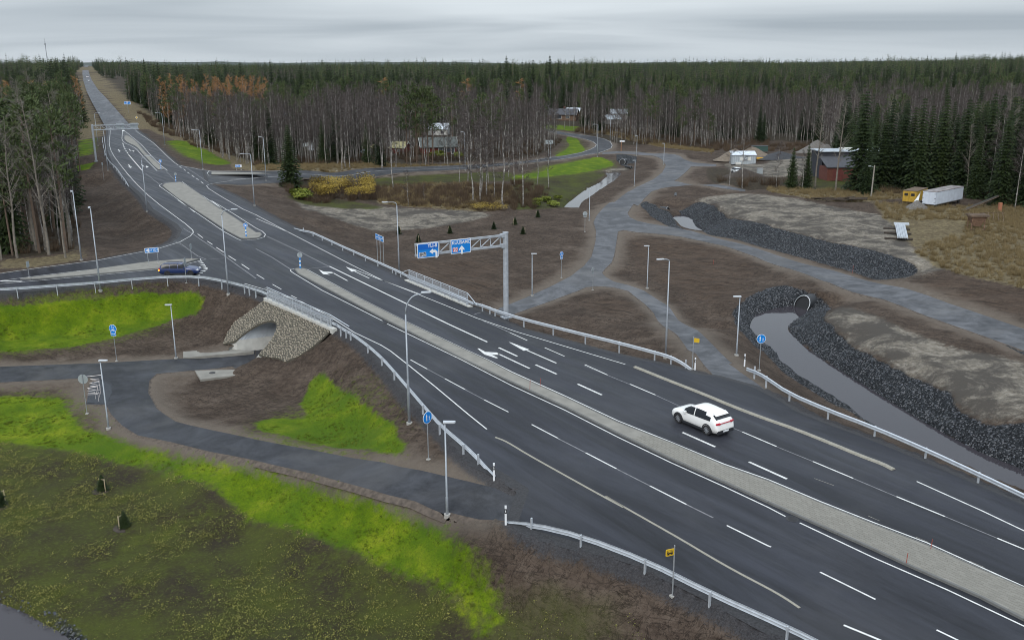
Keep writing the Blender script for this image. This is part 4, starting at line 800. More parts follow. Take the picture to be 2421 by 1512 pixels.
for a, b in [((1725, 1118), (1742, 1132)), ((1735, 1125), (1755, 1140)), ((1770, 1155), (1790, 1168)), ((1812, 1183), (1835, 1200)), ((1853, 1212), (1877, 1227)), ((1900, 1245), (1922, 1262))][1:]: ribbon(T('A0', a, b), .16, name='lane_dash')
ribbon(T('E2', (1925, 1305), (1968, 1338)), .16, name='lane_dash')
# island outlines
ribbon(T('A0', (1840, 1512+20), (1700, 1425), (1600, 1352), (1507, 1286), (1512, 1272), (1535, 1260), (1600, 1250), (1720, 1244), (1800, 1300), (2100, 1500)) + T('B0', (1990, 0), (2200, 125), (2419, 265)) + T('B1', (60, 295), (90, 325), (75, 350), (0, 372)) + T('B0', (2280, 382), (2240, 365), (2120, 300), (1680, 0)), .12)
ribbon(T('B0', (0, 762), (400, 710), (900, 650), (1500, 577), (1750, 558), (1890, 553), (1900, 562), (1890, 572), (1750, 606), (1500, 652), (900, 711), (400, 756), (0, 789)), .12)
ribbon(T('B0', (0, 764), (205, 768)), .4, name='hatching'); 
ribbon([(620, 411), (605, 411.5), (497, 406), (494, 404), (490, 410), (494, 415.6), (605, 413.6)], .12, village_road_o, dz=.01)
for k, (a, b, c_) in enumerate([((1393, 402), (1495, 380), (1515, 403)), ((1420, 443), (1527, 422), (1545, 443)), ((1450, 482), (1560, 460), (1573, 484)), ((1490, 522), (1590, 500), (1605, 525)), ((1515, 565), (1620, 540), (1640, 558)), ((1510, 585), (1640, 572), (1620, 596)), ((1455, 628), (1592, 615), (1570, 640)), ((1410, 672), (1532, 660), (1500, 684)), ((1350, 718), (1470, 706), (1445, 730))]):
    patch(T('E3', a, b, c_), 'give_way_triangle')
# drains
M_iron = mat('cast_iron', (.035, .035, .038), .6, .3)
for p in [T('D3', (230, 370))[0], T('B1', (1225, 1160))[0]]:
    x, y, _ = Gz(*p); m = MB(); m.prism([(x+.36*math.cos(a), y+.36*math.sin(a)) for a in np.linspace(0, 2*math.pi, 20)[:-1]], .001, .012)
    for i in range(5): m.box((x, y-.24+.12*i, .016), (.5-.1*abs(i-2), .04, .012))
    m.obj('drain_grate', M_iron, highway)
# ================================================================= TRAFFIC ISLANDS
M_pave = mat('paver_beige', (.21, .2, .178), .85, var=.16, scale=.9, detail=6, bump=.1)
M_stone = foliage_mat('paver_blocks', (.18, .172, .152), (.235, .225, .2), .85)
M_kerb = mat('kerb_concrete', (.13, .13, .126), .8, var=.15, scale=2, detail=5)  # kerb darkened: its colour stands in for the dark gutter and shadow alongside
kerb_me = MB().add([(-.5, -.07, 0), (.5, -.07, 0), (.5, .07, 0), (-.5, .07, 0), (-.5, -.055, .125), (.5, -.055, .125), (.5, .07, .14), (-.5, .07, .14)], [(0, 3, 2, 1), (4, 5, 6, 7), (0, 1, 5, 4), (1, 2, 6, 5), (2, 3, 7, 6), (3, 0, 4, 7)]).mesh('kerb_stone', M_kerb)
def island(P, label, cat='traffic island', z0=ROADZ, group=None, limit=300, road=None, hfun=None, kstep=1.0, notop=False):
    Wp = [np.array((Gz(a, b, z0) if hfun is None else hit(a, b))[:2]) for a, b in P]
    ar = sum(Wp[i][0]*Wp[(i+1) % len(Wp)][1]-Wp[(i+1) % len(Wp)][0]*Wp[i][1] for i in range(len(Wp)))
    if ar < 0: Wp = Wp[::-1]
    R = resample(Wp, kstep, True); c = np.mean(Wp, 0); t = thing('traffic_island', label, cat, (c[0], c[1], z0), 0, group)
    V2, Fc = polyfill(R); m = MB().add([(x-c[0], y-c[1], .118+(h1(x, y)+.02-z0 if hfun else 0)) for x, y in V2], Fc); m.obj('paving', M_pave, t)
    order = sorted(range(len(R)), key=lambda i: np.hypot(*R[i])); big = set(order[:limit]); rest = MB()
    for i in range(len(R)):
        a, b = R[i], R[(i+1) % len(R)]; L = np.linalg.norm(b-a); d = (b-a)/L; mid = (a+b)/2-c; an = math.atan2(d[1], d[0]); zz = (h1(*((a+b)/2))+.02-z0 if hfun else 0)-.005
        if i in big: inst(kerb_me, 'kerb_stone', t, (mid[0], mid[1], zz), an, (L*.985, 1, 1))
        else: rest.box((mid[0], mid[1], zz+.065), (L*.985, .14, .13), an)
    if rest.v: tag(rest.obj('kerb_stones', M_kerb, t), kind='stuff')
    return t, R, c
med = T('B1', (365, 655), (385, 650), (440, 649), (480, 660)) + [(725.4, 639.5), (855.5, 709.5), (965.6, 765), (1105.8, 831.5), (1155.8, 855)] + [(1210.6, 883.8), (1335.7, 941), (1460.8, 1001), (1586, 1049), (1711, 1102), (1816, 1139.5), (1941, 1192), (2066, 1242.5), (2191, 1291), (2316, 1347), (2421, 1392.5), (2600, 1470), (2600, 1562)] + [(2421, 1466), (2316, 1412), (2141, 1335), (2066, 1300), (1941, 1245), (1816, 1189), (1711, 1141), (1586, 1086), (1460.8, 1026), (1335.7, 963), (1210.6, 905)] + [(1093, 849), (980.6, 791.5), (893, 747), (780, 687), (705.4, 648)]
med_t, medR, medc = island(med, 'long strip of grey beige block paving with kerbs dividing the highway', 'traffic island')
isl2 = T('A0', (1537, 1288), (1548, 1270), (1605, 1257), (1700, 1250), (1735, 1262), (1900, 1372), (2080, 1510)) + T('B0', (1960, 8), (2200, 160), (2419, 310)) + T('B1', (40, 310), (54, 332), (28, 358), (0, 363)) + T('B0', (2300, 368), (2272, 362), (2150, 298), (2000, 198), (1850, 100), (1725, 12)) + T('A0', (1840, 1500), (1700, 1418), (1600, 1340))
island(isl2, 'wide paved island in the junction with a blue arrow sign at its near end')
island(T('E2', (585, 600), (605, 575), (640, 562), (695, 572), (800, 645), (900, 730), (980, 830), (1100, 970), (1250, 1110), (1400, 1240), (1550, 1380), (1410, 1385), (1290, 1285), (1150, 1125), (1000, 965), (930, 875), (840, 805), (740, 765), (650, 715), (595, 660)), 'narrow teardrop paved island between the highway lanes before the far gantry')
island(T('B0', (1880, 560), (1750, 561), (1400, 588), (1000, 644), (600, 699), (200, 747), (196, 752), (300, 752), (700, 722), (1000, 695), (1300, 667), (1500, 650), (1740, 601)), 'long thin paved wedge splitting the side road beside the blue estate car')
island([(500, 406.5), (605, 409), (640, 411), (605, 412.2), (500, 413.2)], 'thin paved wedge at the mouth of the village road', z0=-.02)
# flush block pavers visible near the camera end of the median
ma = np.array(medR); inner = []
pw_, pl_ = .2, .4
u_ = RD; v_ = np.array([-u_[1], u_[0]]); o0 = np.array(Gz(1500, 1040)[:2])
rows = []
for i in range(0, 150):
    for j in range(-14, 16):
        q = o0+u_*(i*pl_+(pl_/2 if j % 2 else 0))+v_*(j*pw_); rows.append((q[0], q[1]))
rows = np.array(rows); okp = inpoly(rows, ma)
for s1, s2 in ((.24, .14), (-.24, .14), (.24, -.14), (-.24, -.14)): okp &= inpoly(rows+u_*s1+v_*s2, ma)
rows = rows[okp]; rows = rows[np.argsort(np.hypot(rows[:, 0], rows[:, 1]))]
pxr = proj([(x, y, .12) for x, y in rows]); vis = (pxr[:, 0] < 2440); rows = rows[vis]
pav_me = MB().box((0, 0, 0), (pl_-.022, pw_-.018, .03)).mesh('paver', M_stone)
stf = MB()
for k, (x, y) in enumerate(rows):
    dz = .118+.006*random.random()-medc_z if False else .112+.006*random.random()
    if k < 300: inst(pav_me, 'paver', med_t, (x-medc[0], y-medc[1], dz), RANG)
    else: stf.box((x-medc[0], y-medc[1], dz), (pl_-.022, pw_-.018, .03), RANG)
tag(stf.obj('pavers', M_stone, med_t), kind='stuff')
# kerb strips of the bus bays
def strip(P, wd, hh, label, m):
    Wp = smooth([np.array(Gz(a, b)[:2]) for a, b in P], 1); c = np.mean(Wp, 0); t = thing('kerb_strip', label, 'kerb', (c[0], c[1], ROADZ))
    R = resample(Wp, 1.5)
    for a, b in zip(R[:-1], R[1:]):
        L = np.linalg.norm(b-a); d = (b-a)/L; mid = (a+b)/2-c; me_ = strip.me[hh]
        inst(me_, 'kerb_stone', t, (mid[0], mid[1], 0), math.atan2(d[1], d[0]), (L*.99, wd, 1))
strip.me = {h_: MB().add([(-.5, -.5, 0), (.5, -.5, 0), (.5, .5, 0), (-.5, .5, 0), (-.5, -.32, h_), (.5, -.32, h_), (.5, .32, h_), (-.5, .32, h_)], [(0, 3, 2, 1), (4, 5, 6, 7), (0, 1, 5, 4), (1, 2, 6, 5), (2, 3, 7, 6), (3, 0, 4, 7)]).mesh('kerb_stone', mat('kerb_strip_concrete', (.27, .255, .215), .85, var=.2, scale=2)) for h_ in (.1, .03)}
strip(T('C2', (1160, 160), (1260, 200), (1500, 297), (1800, 413), (2100, 540), (2419, 660)) + T('C3', (250, 745), (600, 885), (900, 1010), (1080, 1075), (1185, 1130)), .34, .1, 'raised grey concrete kerb between the white car and the path ramp', None)
strip(T('C1', (2262, 822), (2340, 850), (2419, 893)) + T('C2', (150, 985), (500, 1180), (900, 1402), (1110, 1512)) + T('D2', (850, 132), (1000, 222), (1300, 392), (1600, 562), (1900, 742), (2150, 882), (2419, 1022)) + T('D3', (120, 1090), (200, 1140), (300, 1208)), .15, .03, 'thin low beige kerb line along the near bus bay', None)
# ================================================================= GUARDRAILS
M_galv = mat('galvanised_steel', (.5, .535, .58), .4, .3, var=.1, scale=3)
M_post = mat('galvanised_post', (.5, .53, .57), .5, .35, var=.1, scale=3)
WB = [(0, 0), (.075, .045), (.075, .1), (0, .155), (.075, .21), (.075, .265), (0, .31)]
post_me = MB().box((0, 0, .1), (.07, .13, 1.3)).mesh('post', M_post)
def guardrail(P, posts, label, side=1, world=None, end0=True, end1=True, h=.62, step=None, closeup=True):
    Wp = world if world is not None else [np.array(Gz(a, b, -.1)) for a, b in P]
    if step: Wp = resample(Wp, step)
    c = Wp[len(Wp)//2].copy(); t = thing('guardrail', label, 'guardrail', tuple(c))
    S = resample(smooth(Wp, 1), 1.5)
    vs, fs = [], []; n = len(S); k = len(WB)
    for i, p in enumerate(S):
        a, b = S[max(i-1, 0)], S[min(i+1, n-1)]; d = unit((b-a)[:2]); nn = np.array([-d[1], d[0]])*side
        hh = h-.155
        if end0: hh -= (h)*(1-S01(i/5.0))
        if end1: hh -= (h)*(1-S01((n-1-i)/5.0))
        for off, z in WB:
            q = p[:2]+nn*(off+.07); vs.append((q[0]-c[0], q[1]-c[1], p[2]-c[2]+hh+z))
        for off, z in WB[::-1]:
            q = p[:2]+nn*(off+.062); vs.append((q[0]-c[0], q[1]-c[1], p[2]-c[2]+hh+z))
    K = 2*k
    for i in range(n-1):
        for j in range(K):
            j2 = (j+1) % K; fs.append((i*K+j, i*K+j2, (i+1)*K+j2, (i+1)*K+j))
    MB().add(vs, fs).obj('beam', M_galv, t)
    for i in posts(len(Wp)) if callable(posts) else posts:
        p = Wp[i]; a, b = Wp[max(i-1, 0)], Wp[min(i+1, len(Wp)-1)]; d = unit((b-a)[:2])
        inst(post_me, 'post', t, tuple(p-c), math.atan2(d[1], d[0]))
    return t
allp = lambda n: range(1, n-1)
guardrail(T('B0', (-900, 960), (-550, 925), (-200, 905), (165, 885), (540, 857), (899, 832), (1246, 797), (1583, 772), (1877, 770), (2096, 808), (2312, 862), (2357, 878), (2417, 897)) + T('B1', (60, 918)), allp, 'galvanised guardrail curving round the corner behind the blue estate car', 1, end0=False, end1=False)
p_s = Gz(*T('B1', (60, 918))[0]); p_e = Gz(*T('B1', (747, 1230))[0])
par = [np.array(p_s)+(np.array(p_e)-np.array(p_s))*f for f in np.linspace(0, 1, 13)]
for p in par: p[2] = -.02
guardrail(None, allp, 'twin-rail guardrail running in front of the near tunnel parapet', 1, world=par, end0=False, end1=False)
guardrail(T('B1', (747, 1230), (801, 1268), (853, 1298), (895, 1320), (1058, 1443)) + T('C1', (1190, 147), (1308, 283), (1440, 440), (1578, 607), (1737, 793), (1960, 987), (2100, 1085), (2245, 1200)), allp, 'guardrail on the slope crest above the bright grass triangle, ending at a white post', 1, end0=False)
guardrail(T('D2', (-60, 412), (185, 478), (650, 640), (1255, 875), (1865, 1188)) + T('D3', (175, 1520), (600, 1740)), allp, 'guardrail along the bottom edge beside the yellow bus stop sign', 1, end1=False)
guardrail(T('B1', (365, 272), (450, 310), (540, 347), (627, 388), (718, 430), (820, 480), (923, 525), (1035, 577), (1152, 630), (1290, 693), (1322, 708), (1367, 730), (1411, 752)), allp, 'guardrail starting at the junction and running up to the far parapet', -1, end1=False)
q_s = Gz(*T('B1', (1411, 752))[0]); q_e = Gz(*T('B1', (2065, 1032))[0])
qar = [np.array(q_s)+(np.array(q_e)-np.array(q_s))*f for f in np.linspace(0, 1, 11)]
for p in qar: p[2] = -.02
guardrail(None, allp, 'guardrail stretch in front of the far tunnel parapet', -1, world=qar, end0=False, end1=False)
guardrail(T('B1', (2065, 1032), (2140, 1050), (2210, 1075), (2260, 1097)) + T('B2', (112, 1183), (390, 1255), (693, 1333), (1013, 1412), (1347, 1502)) + T('C2', (1500, 130), (1640, 172), (1700, 184)), allp, 'guardrail below the overhead sign gantry, ending at the path mouth', -1, end0=False)
guardrail(T('C2', (2228, 178), (2290, 235), (2400, 328)) + T('C3', (200, 482), (565, 642), (1005, 812), (1485, 1022), (1982, 1258)) + [(2440, 1205), (2570, 1270)], allp, 'guardrail between the bus bay and the dark stream on the right', -1, end1=False)
guardrail(T('A0', (967, 832), (968, 870), (975, 920), (988, 990), (1010, 1040), (1040, 1085), (1075, 1115), (1100, 1143), (1118, 1167), (1135, 1192), (1150, 1215), (1165, 1235), (1185, 1262), (1215, 1292)), allp, 'guardrail on the embankment beside the far sign gantry', 1)
guardrail([(229, 240), (236, 258), (243, 280)], (1,), 'short guardrail on the left verge of the far highway', 1, step=4)
guardrail([(262, 234), (272, 246), (288, 264)], (1,), 'short guardrail on the right verge of the far highway', -1, step=4)
# ================================================================= TUNNEL (pedestrian underpass)
M_conc = mat('concrete', (.5, .495, .465), .8, var=.12, scale=1.5, detail=8, bump=.05)
M_cobm = mat('cobble_mortar', (.075, .068, .052), .9, var=.2, scale=2)
M_cob = foliage_mat('cobble_stone', (.12, .108, .085), (.4, .35, .28), .75)
M_arch = mat('corrugated_steel', (.6, .64, .68), .45, .3, var=.1, scale=2)
tun = thing('underpass', 'pedestrian tunnel under the highway with a corrugated arch and cobbled bank', 'tunnel', (TC0[0], TC0[1], -5))
O3 = np.array([TC0[0], TC0[1], -5.0])
def loc(p): return tuple(np.asarray(p, float)-O3)
def on_axis(l, s): q = TC0+TP*l+TA*s; return q
def s_at(l, d, P0, n):
    "station along the bore where the bank distance is d"
    q = TC0+TP*l; return (d-(q-P0) @ n)/(TA @ n)
def mouth(P0, n, m_=19):
    o = []
    for th_ in np.linspace(math.pi, 0, m_):
        l = TRAD*math.cos(th_); z = TSPR+TRZ*math.sin(th_)
        q = on_axis(l, s_at(l, -z/SLOPE, P0, n)); o.append((q[0], q[1], z))
    return o
mN = mouth(TN_P0, TN_N); mQ = mouth(TN_Q0, TN_N*0+TQ_N)
# corrugated arch between the two mouths
NR = 150; vs = []; K = 19
for i in range(NR+1):
    f = i/NR; rr = .055*math.sin(i*math.pi*.9)
    for k in range(K):
        a, b = np.array(mN[k]), np.array(mQ[k]); p = a+(b-a)*f; th_ = math.pi*(1-k/(K-1))
        q = TP*math.cos(th_)*rr; p = p+np.array([q[0], q[1], math.sin(th_)*rr]); vs.append(loc(p))
MB().add(vs, [(i*K+k, i*K+k+1, (i+1)*K+k+1, (i+1)*K+k) for i in range(NR) for k in range(K-1)]).obj('arch', M_arch, tun, True)
for sgn in (1, -1):
    l0, l1 = sgn*TRAD, sgn*(TRAD+.35)
    s0 = s_at(l0, 4.25, TN_P0, TN_N); s1 = s_at(l0, 4.25, TN_Q0, TQ_N); m = MB()
    c_ = [on_axis(l0, s0), on_axis(l0, s1), on_axis(l1, s1), on_axis(l1, s0)]
    m.prism([(q[0]-O3[0], q[1]-O3[1]) for q in c_], -.3, 1.42); m.obj('side_wall', M_conc, tun)
flo_ = [on_axis(-TRAD, s_at(-TRAD, 6.5, TN_P0, TN_N)), on_axis(TRAD, s_at(TRAD, 6.5, TN_P0, TN_N)), on_axis(TRAD, s_at(TRAD, 6, TN_Q0, TQ_N)), on_axis(-TRAD, s_at(-TRAD, 6, TN_Q0, TQ_N))]
MB().add([(q[0]-O3[0], q[1]-O3[1], .045) for q in flo_], [(0, 1, 2, 3)]).obj('floor', M_pa, tun)
# wing walls
def wedge(A, B, hA, hB, th_, nrm, name='wing_wall'):
    A, B, nrm = np.asarray(A), np.asarray(B), np.asarray(nrm); m = MB(); v = []
    for P_, h_ in ((A, hA), (B, hB)):
        for o_ in (0, th_):
            q = P_+nrm*o_; v += [(q[0]-O3[0], q[1]-O3[1], -.4), (q[0]-O3[0], q[1]-O3[1], h_)]
    m.add(v, [(0, 1, 5, 4), (2, 6, 7, 3), (1, 3, 7, 5), (0, 2, 3, 1), (4, 5, 7, 6)]); return m.obj(name, M_conc, tun)
cl_ = on_axis(TRAD, s_at(TRAD, 4.25, TN_P0, TN_N)); tipL = np.array(Gz(525.5, 815.5, -4.6)[:2]); dL = unit(tipL-cl_)
wedge(cl_, tipL, 1.45, .45, .35, np.array([-dL[1], dL[0]])*(1 if np.array([-dL[1], dL[0]]) @ TA > 0 else -1))
cr_ = on_axis(-TRAD, s_at(-TRAD, 4.25, TN_P0, TN_N)); tipR = np.array(Gz(596, 858, -4.9)[:2]); dR = unit(tipR-cr_)
wedge(cr_, tipR, 1.45, .12, .35, np.array([-dR[1], dR[0]])*(1 if np.array([-dR[1], dR[0]]) @ TA > 0 else -1))
# cobbled banks: plane pieces around the mouth
def bank(P0, n, left, right_, mo, name='cobbled_bank'):
    pl = lambda x, y: -SLOPE*((x-P0[0])*n[0]+(y-P0[1])*n[1])
    # outline: left edge down, wing tip, mouth over the arch, right side, back up
    lo = [(p[0], p[1]) for p in left]; ro = [(p[0], p[1]) for p in right_]
    out_ = lo+[(p[0], p[1]) for p in mo[::-1]]+ro[::-1]
    R = resample([np.array(p) for p in out_], .6, True)
    V2, Fc = polyfill(R, .8); m = MB().add([(x-O3[0], y-O3[1], pl(x, y)+.01+5) for x, y in V2], Fc)
    sk = []
    n_ = len(R)
    for p in R: sk += [(p[0]-O3[0], p[1]-O3[1], pl(*p)+.01+5), (p[0]-O3[0], p[1]-O3[1], pl(*p)-.2+5)]
    m.add(sk, [(2*i, 2*i+1, (2*i+3) % (2*n_), (2*i+2) % (2*n_)) for i in range(n_)])
    return m.obj(name, M_cobm, tun), R, pl
bk, bR, pl = bank(TN_P0, TN_N, cob_b, cob_r, mN)
# the far bank is the mirror of the near one
uQ = unit(TN_Q1-TN_Q0); nQ = TQ_N
fl = [TN_Q0+uQ*.2+nQ*.1, TN_Q0+uQ*.5+nQ*4.9]; fr = [TN_Q1-uQ*.2+nQ*.1, TN_Q1-uQ*1.+nQ*4.9]
if (fl[0]-np.array(mQ[-1][:2])) @ (fl[0]-np.array(mQ[-1][:2])) > (fl[0]-np.array(mQ[0][:2])) @ (fl[0]-np.array(mQ[0][:2])): fl, fr = fr, fl
bank(TN_Q0, TQ_N, fl, fr, mQ)
# stones
g = []
rs = np.random.RandomState(3); br = np.array(bR); mn_, mx2 = br.min(0), br.max(0)
cand = rs.rand(14000, 2)*(mx2-mn_)+mn_; cand = cand[inpoly(cand, br)]
grid = {}; pts = []
for x, y in cand:
    k = (int(x/.16), int(y/.16)); okk = True
    for i in (-1, 0, 1):
        for j in (-1, 0, 1):
            for q in grid.get((k[0]+i, k[1]+j), ()):
                if (q[0]-x)**2+(q[1]-y)**2 < .155**2: okk = False
    if okk: grid.setdefault(k, []).append((x, y)); pts.append((x, y))
bm_ = bmesh.new(); bmesh.ops.create_icosphere(bm_, subdivisions=1, radius=1); st_v = [v.co.copy() for v in bm_.verts]; st_f = [[v.index for v in f.verts] for f in bm_.faces]; bm_.free()
cob_mes = []
for k in range(5):
    cob_mes.append(MB().add([(v.x*(1+.2*rs.randn()*.5), v.y*(1+.1*rs.randn()), v.z*.45) for v in st_v], st_f).mesh('cobble', M_cob, True))
pts.sort(key=lambda p: p[0]**2+p[1]**2); stf = MB()
tn3 = Vector((SLOPE*TN_N[0], SLOPE*TN_N[1], 1)).normalized(); qt = Vector((0, 0, 1)).rotation_difference(tn3).to_matrix()
for k, (x, y) in enumerate(pts):
    sx, sy = .085+.045*rs.rand(), .065+.03*rs.rand(); an = rs.rand()*6.28; z = pl(x, y)+.03
    R3 = qt @ Matrix.Rotation(an, 3, 'Z') @ Matrix.Diagonal((sx, sy, .09))
    if k % max(1, len(pts)//300) == 0 and k//max(1, len(pts)//300) < 300:
        inst(cob_mes[k % 5], 'cobble', tun, mw=Matrix.Translation(loc((x, y, z))) @ R3.to_4x4())
    else:
        me_ = cob_mes[k % 5]; stf.add([R3 @ v.co+Vector(loc((x, y, z))) for v in me_.vertices], [list(p.vertices) for p in me_.polygons])
tag(stf.obj('cobbles', M_cob, tun, True), kind='stuff')
# paved aprons at the wing feet
def apron(P, z, label):
    Wp = [hit(a, b) for a, b in P]; c = np.mean([p[:2] for p in Wp], 0); t_ = thing('paved_apron', label, 'paving', (c[0], c[1], z))
    m = MB(); R = [(p[0]-c[0], p[1]-c[1]) for p in Wp]; m.prism(R, -.3, .2); m.obj('slab', M_pave, t_)
    return t_, c
apron([(433, 831), (525, 816), (566, 830), (600, 826), (600, 830), (433, 847.5)], -4.85, 'flat block-paved apron at the foot of the left wing wall')
a2, c2 = apron([(460.6, 878), (593, 861), (590.7, 874.5), (474.4, 901)], -4.85, 'pale block-paved apron with a drain right of the tunnel path')
dr = hit(502.5, 886.5); m = MB(); m.prism([(.3*math.cos(a), .3*math.sin(a)) for a in np.linspace(0, 6.28, 17)[:-1]], .2, .23); m.obj('drain_grate', M_iron, a2, loc=(dr[0]-c2[0], dr[1]-c2[1], 0))
# ---- parapets: concrete edge beam, railing with mesh panels
M_mesh = bpy.data.materials.new('mesh_infill'); M_mesh.use_nodes = True
def parapet(P0, P1, nout, n_posts, label, slopeL):
    u = unit(P1-P0); L = np.linalg.norm(P1-P0); t_ = thing('parapet', label, 'railing', (P0[0], P0[1], 0), math.atan2(u[1], u[0]))
    s = 1 if np.array([-u[1], u[0]]) @ nout > 0 else -1
    MB().box((L/2, s*-.05, -.15), (L+1.0, .5, .5)).obj('edge_beam', M_conc, t_)
    hgt = 1.25
    for i in range(n_posts):
        x = .2+(L-.4)*i/(n_posts-1); MB().box((x, 0, .1+hgt/2), (.07, .09, hgt)).obj('post', M_post, t_)
    m = MB(); m.tube([(-1.5, -s*.25, .75), (.2, 0, .1+hgt), (L-.2, 0, .1+hgt), (L+2.6, -s*.5, .72)], .045, 8); m.obj('handrail', M_galv, t_)
    # mesh: thin vertical bars plus three rails
    m = MB()
    for z in (.22, .75, 1.2): m.box((L/2, 0, z), (L-.4, .03, .035))
    k = int(L/.12)
    for i in range(k): m.box((.25+(L-.5)*i/(k-1), 0, .71), (.014, .014, 1.0))
    for i in range(9): m.box((L/2, 0, .3+.1*i), (L-.4, .01, .01))
    m.obj('mesh_panel', M_post, t_)
    for z in (.5, .8): MB().box((L/2, -s*.22, z), (L-.2, .05, .07)).obj('rail', M_galv, t_)
    return t_
parapet(TN_P0+unit(TN_P1-TN_P0)*.3, TN_P1, TN_N, 8, 'grey steel railing on a concrete beam above the cobbled tunnel mouth', 1)
A_, B_ = np.array(Gz(966, 664, 0)[:2]), np.array(Gz(1108, 723, 0)[:2])
parapet(A_, B_, TQ_N, 8, 'grey steel railing on the far side of the highway under the gantry arm', 1)
# ================================================================= GANTRIES
M_gal2 = mat('gantry_steel', (.4, .43, .47), .45, .3, var=.15, scale=2.5, detail=6)
M_blue = mat('sign_blue', (.005, .2, .62), .35, var=.02); M_dblue = mat('sign_dark_blue', (.005, .12, .5), .35, var=.02)
M_sw = mat('sign_white', (.75, .77, .8), .4, var=.03); M_red = mat('sign_red', (.5, .03, .05), .4, var=.05); M_yel = mat('sign_yellow', (.62, .4, .02), .45, var=.05); M_blk = mat('sign_black', (.015, .015, .017), .5, var=.05)
M_back = mat('sign_back', (.36, .4, .42), .45, .3, var=.08, scale=2)
def text(s, size, m, parent, loc_, name='lettering', sx=1.0, align='CENTER'):
    cu = bpy.data.curves.new('lettering', 'FONT'); cu.body = s; cu.size = size; cu.align_x = align; cu.align_y = 'CENTER'; cu.extrude = .002; cu.resolution_u = 3; cu.offset = size*.018
    o = bpy.data.objects.new('tmp', cu); me_ = bpy.data.meshes.new_from_object(o); bpy.data.objects.remove(o)
    me_.materials.clear(); me_.materials.append(m); o = bpy.data.objects.new(name, me_); COL.objects.link(o); o.parent = parent
    o.location = loc_; o.rotation_euler = (math.pi/2, 0, 0); o.scale = (sx, 1, 1); return o
def plate(parent, x0, x1, z0, z1, y, m, name='panel', th=.02, r=.05):
    P = []
    for cx_, cz_, a0 in ((x1-r, z1-r, 0), (x0+r, z1-r, 90), (x0+r, z0+r, 180), (x1-r, z0+r, 270)):
        for k in range(4): a = math.radians(a0+k*30); P.append((cx_+r*math.cos(a), cz_+r*math.sin(a)))
    n = len(P); mb_ = MB().add([(p[0], y, p[1]) for p in P]+[(p[0], y+th, p[1]) for p in P], [tuple(range(n)), tuple(range(2*n-1, n-1, -1))]+[(i, n+i, n+(i+1) % n, (i+1) % n) for i in range(n)])
    return mb_.obj(name, m, parent)
def flat(parent, P, y, m, name='symbol', th=.004):
    n = len(P); ar = sum(P[i][0]*P[(i+1) % n][1]-P[(i+1) % n][0]*P[i][1] for i in range(n))
    if ar < 0: P = P[::-1]
    V2, Fc = polyfill(P); k = len(V2)
    mb_ = MB().add([(x, y, z) for x, z in V2]+[(p[0], y+th, p[1]) for p in P], Fc); 
    return mb_.obj(name, m, parent)
# near gantry: pillar at the roadside, arm reaching over the lanes towards the camera side
gb = np.array(Gz(1196.5, 750, -.1)); pill_h = top_h(tuple(gb), 550)
nrm = np.array([-RD[1], RD[0]]); nrm = nrm if nrm[0] < 0 else -nrm     # across the road, to the left carriageway
def reach(base, dirv, z, px):
    lo, hi = 0, 60
    for _ in range(50):
        m_ = (lo+hi)/2; q = proj([(base[0]+dirv[0]*m_, base[1]+dirv[1]*m_, z)])[0]
        if q[0] > px: lo = m_
        else: hi = m_
    return lo
zA = gb[2]+pill_h-.25
# direction found from the measured slope of the top chord
best = None
for k in range(360):
    a = math.pi*k/360+math.pi/2; dv = np.array([math.cos(a), math.sin(a)]); Lr = reach(gb, dv, zA, 981.8)
    if Lr > 40: continue
    q = proj([(gb[0]+dv[0]*Lr, gb[1]+dv[1]*Lr, zA)])[0]; e_r = abs(q[1]-578.8)
    if best is None or e_r < best[0]: best = (e_r, a, Lr)
ga, gL = best[1], best[2]; print('GANTRY', best, pill_h, gb)
gan = thing('sign_gantry', 'overhead steel gantry with a lattice arm and two blue direction signs', 'gantry', tuple(gb), ga)
m = MB(); m.tube([(0, 0, -.3), (0, 0, pill_h)], .27, 12); m.tube([(0, 0, pill_h), (0, 0, pill_h+.05)], .31, 12); m.box((0, 0, .03), (.9, .9, .1)); m.obj('pillar', M_gal2, gan)
zt = zA-gb[2]; zb = zt-1.02
for z in (zt, zb): MB().box((gL/2+.2, 0, z), (gL-.3, .2, .2)).obj('chord', M_gal2, gan)
for z in (zt, zb): MB().box((.38, 0, z), (.3, .5, .35)).obj('bracket', M_gal2, gan)
nb_ = 8
for i in range(nb_):
    x0 = .6+(gL-.9)*i/nb_; x1 = .6+(gL-.9)*(i+1)/nb_
    MB().tube([(x0, 0, zb+.08), (x0, 0, zt-.08)], .05, 6).obj('strut', M_gal2, gan)
    MB().tube([(x0, 0, zt-.1), (x1, 0, zb+.1)], .045, 6).obj('diagonal', M_gal2, gan)
MB().tube([(gL, 0, zb), (gL, 0, zt)], .06, 6).obj('strut', M_gal2, gan)
def reach_on(px, z): # local x on the arm for an image column
    dv = np.array([math.cos(ga), math.sin(ga)]); return reach(gb, dv, gb[2]+z, px)
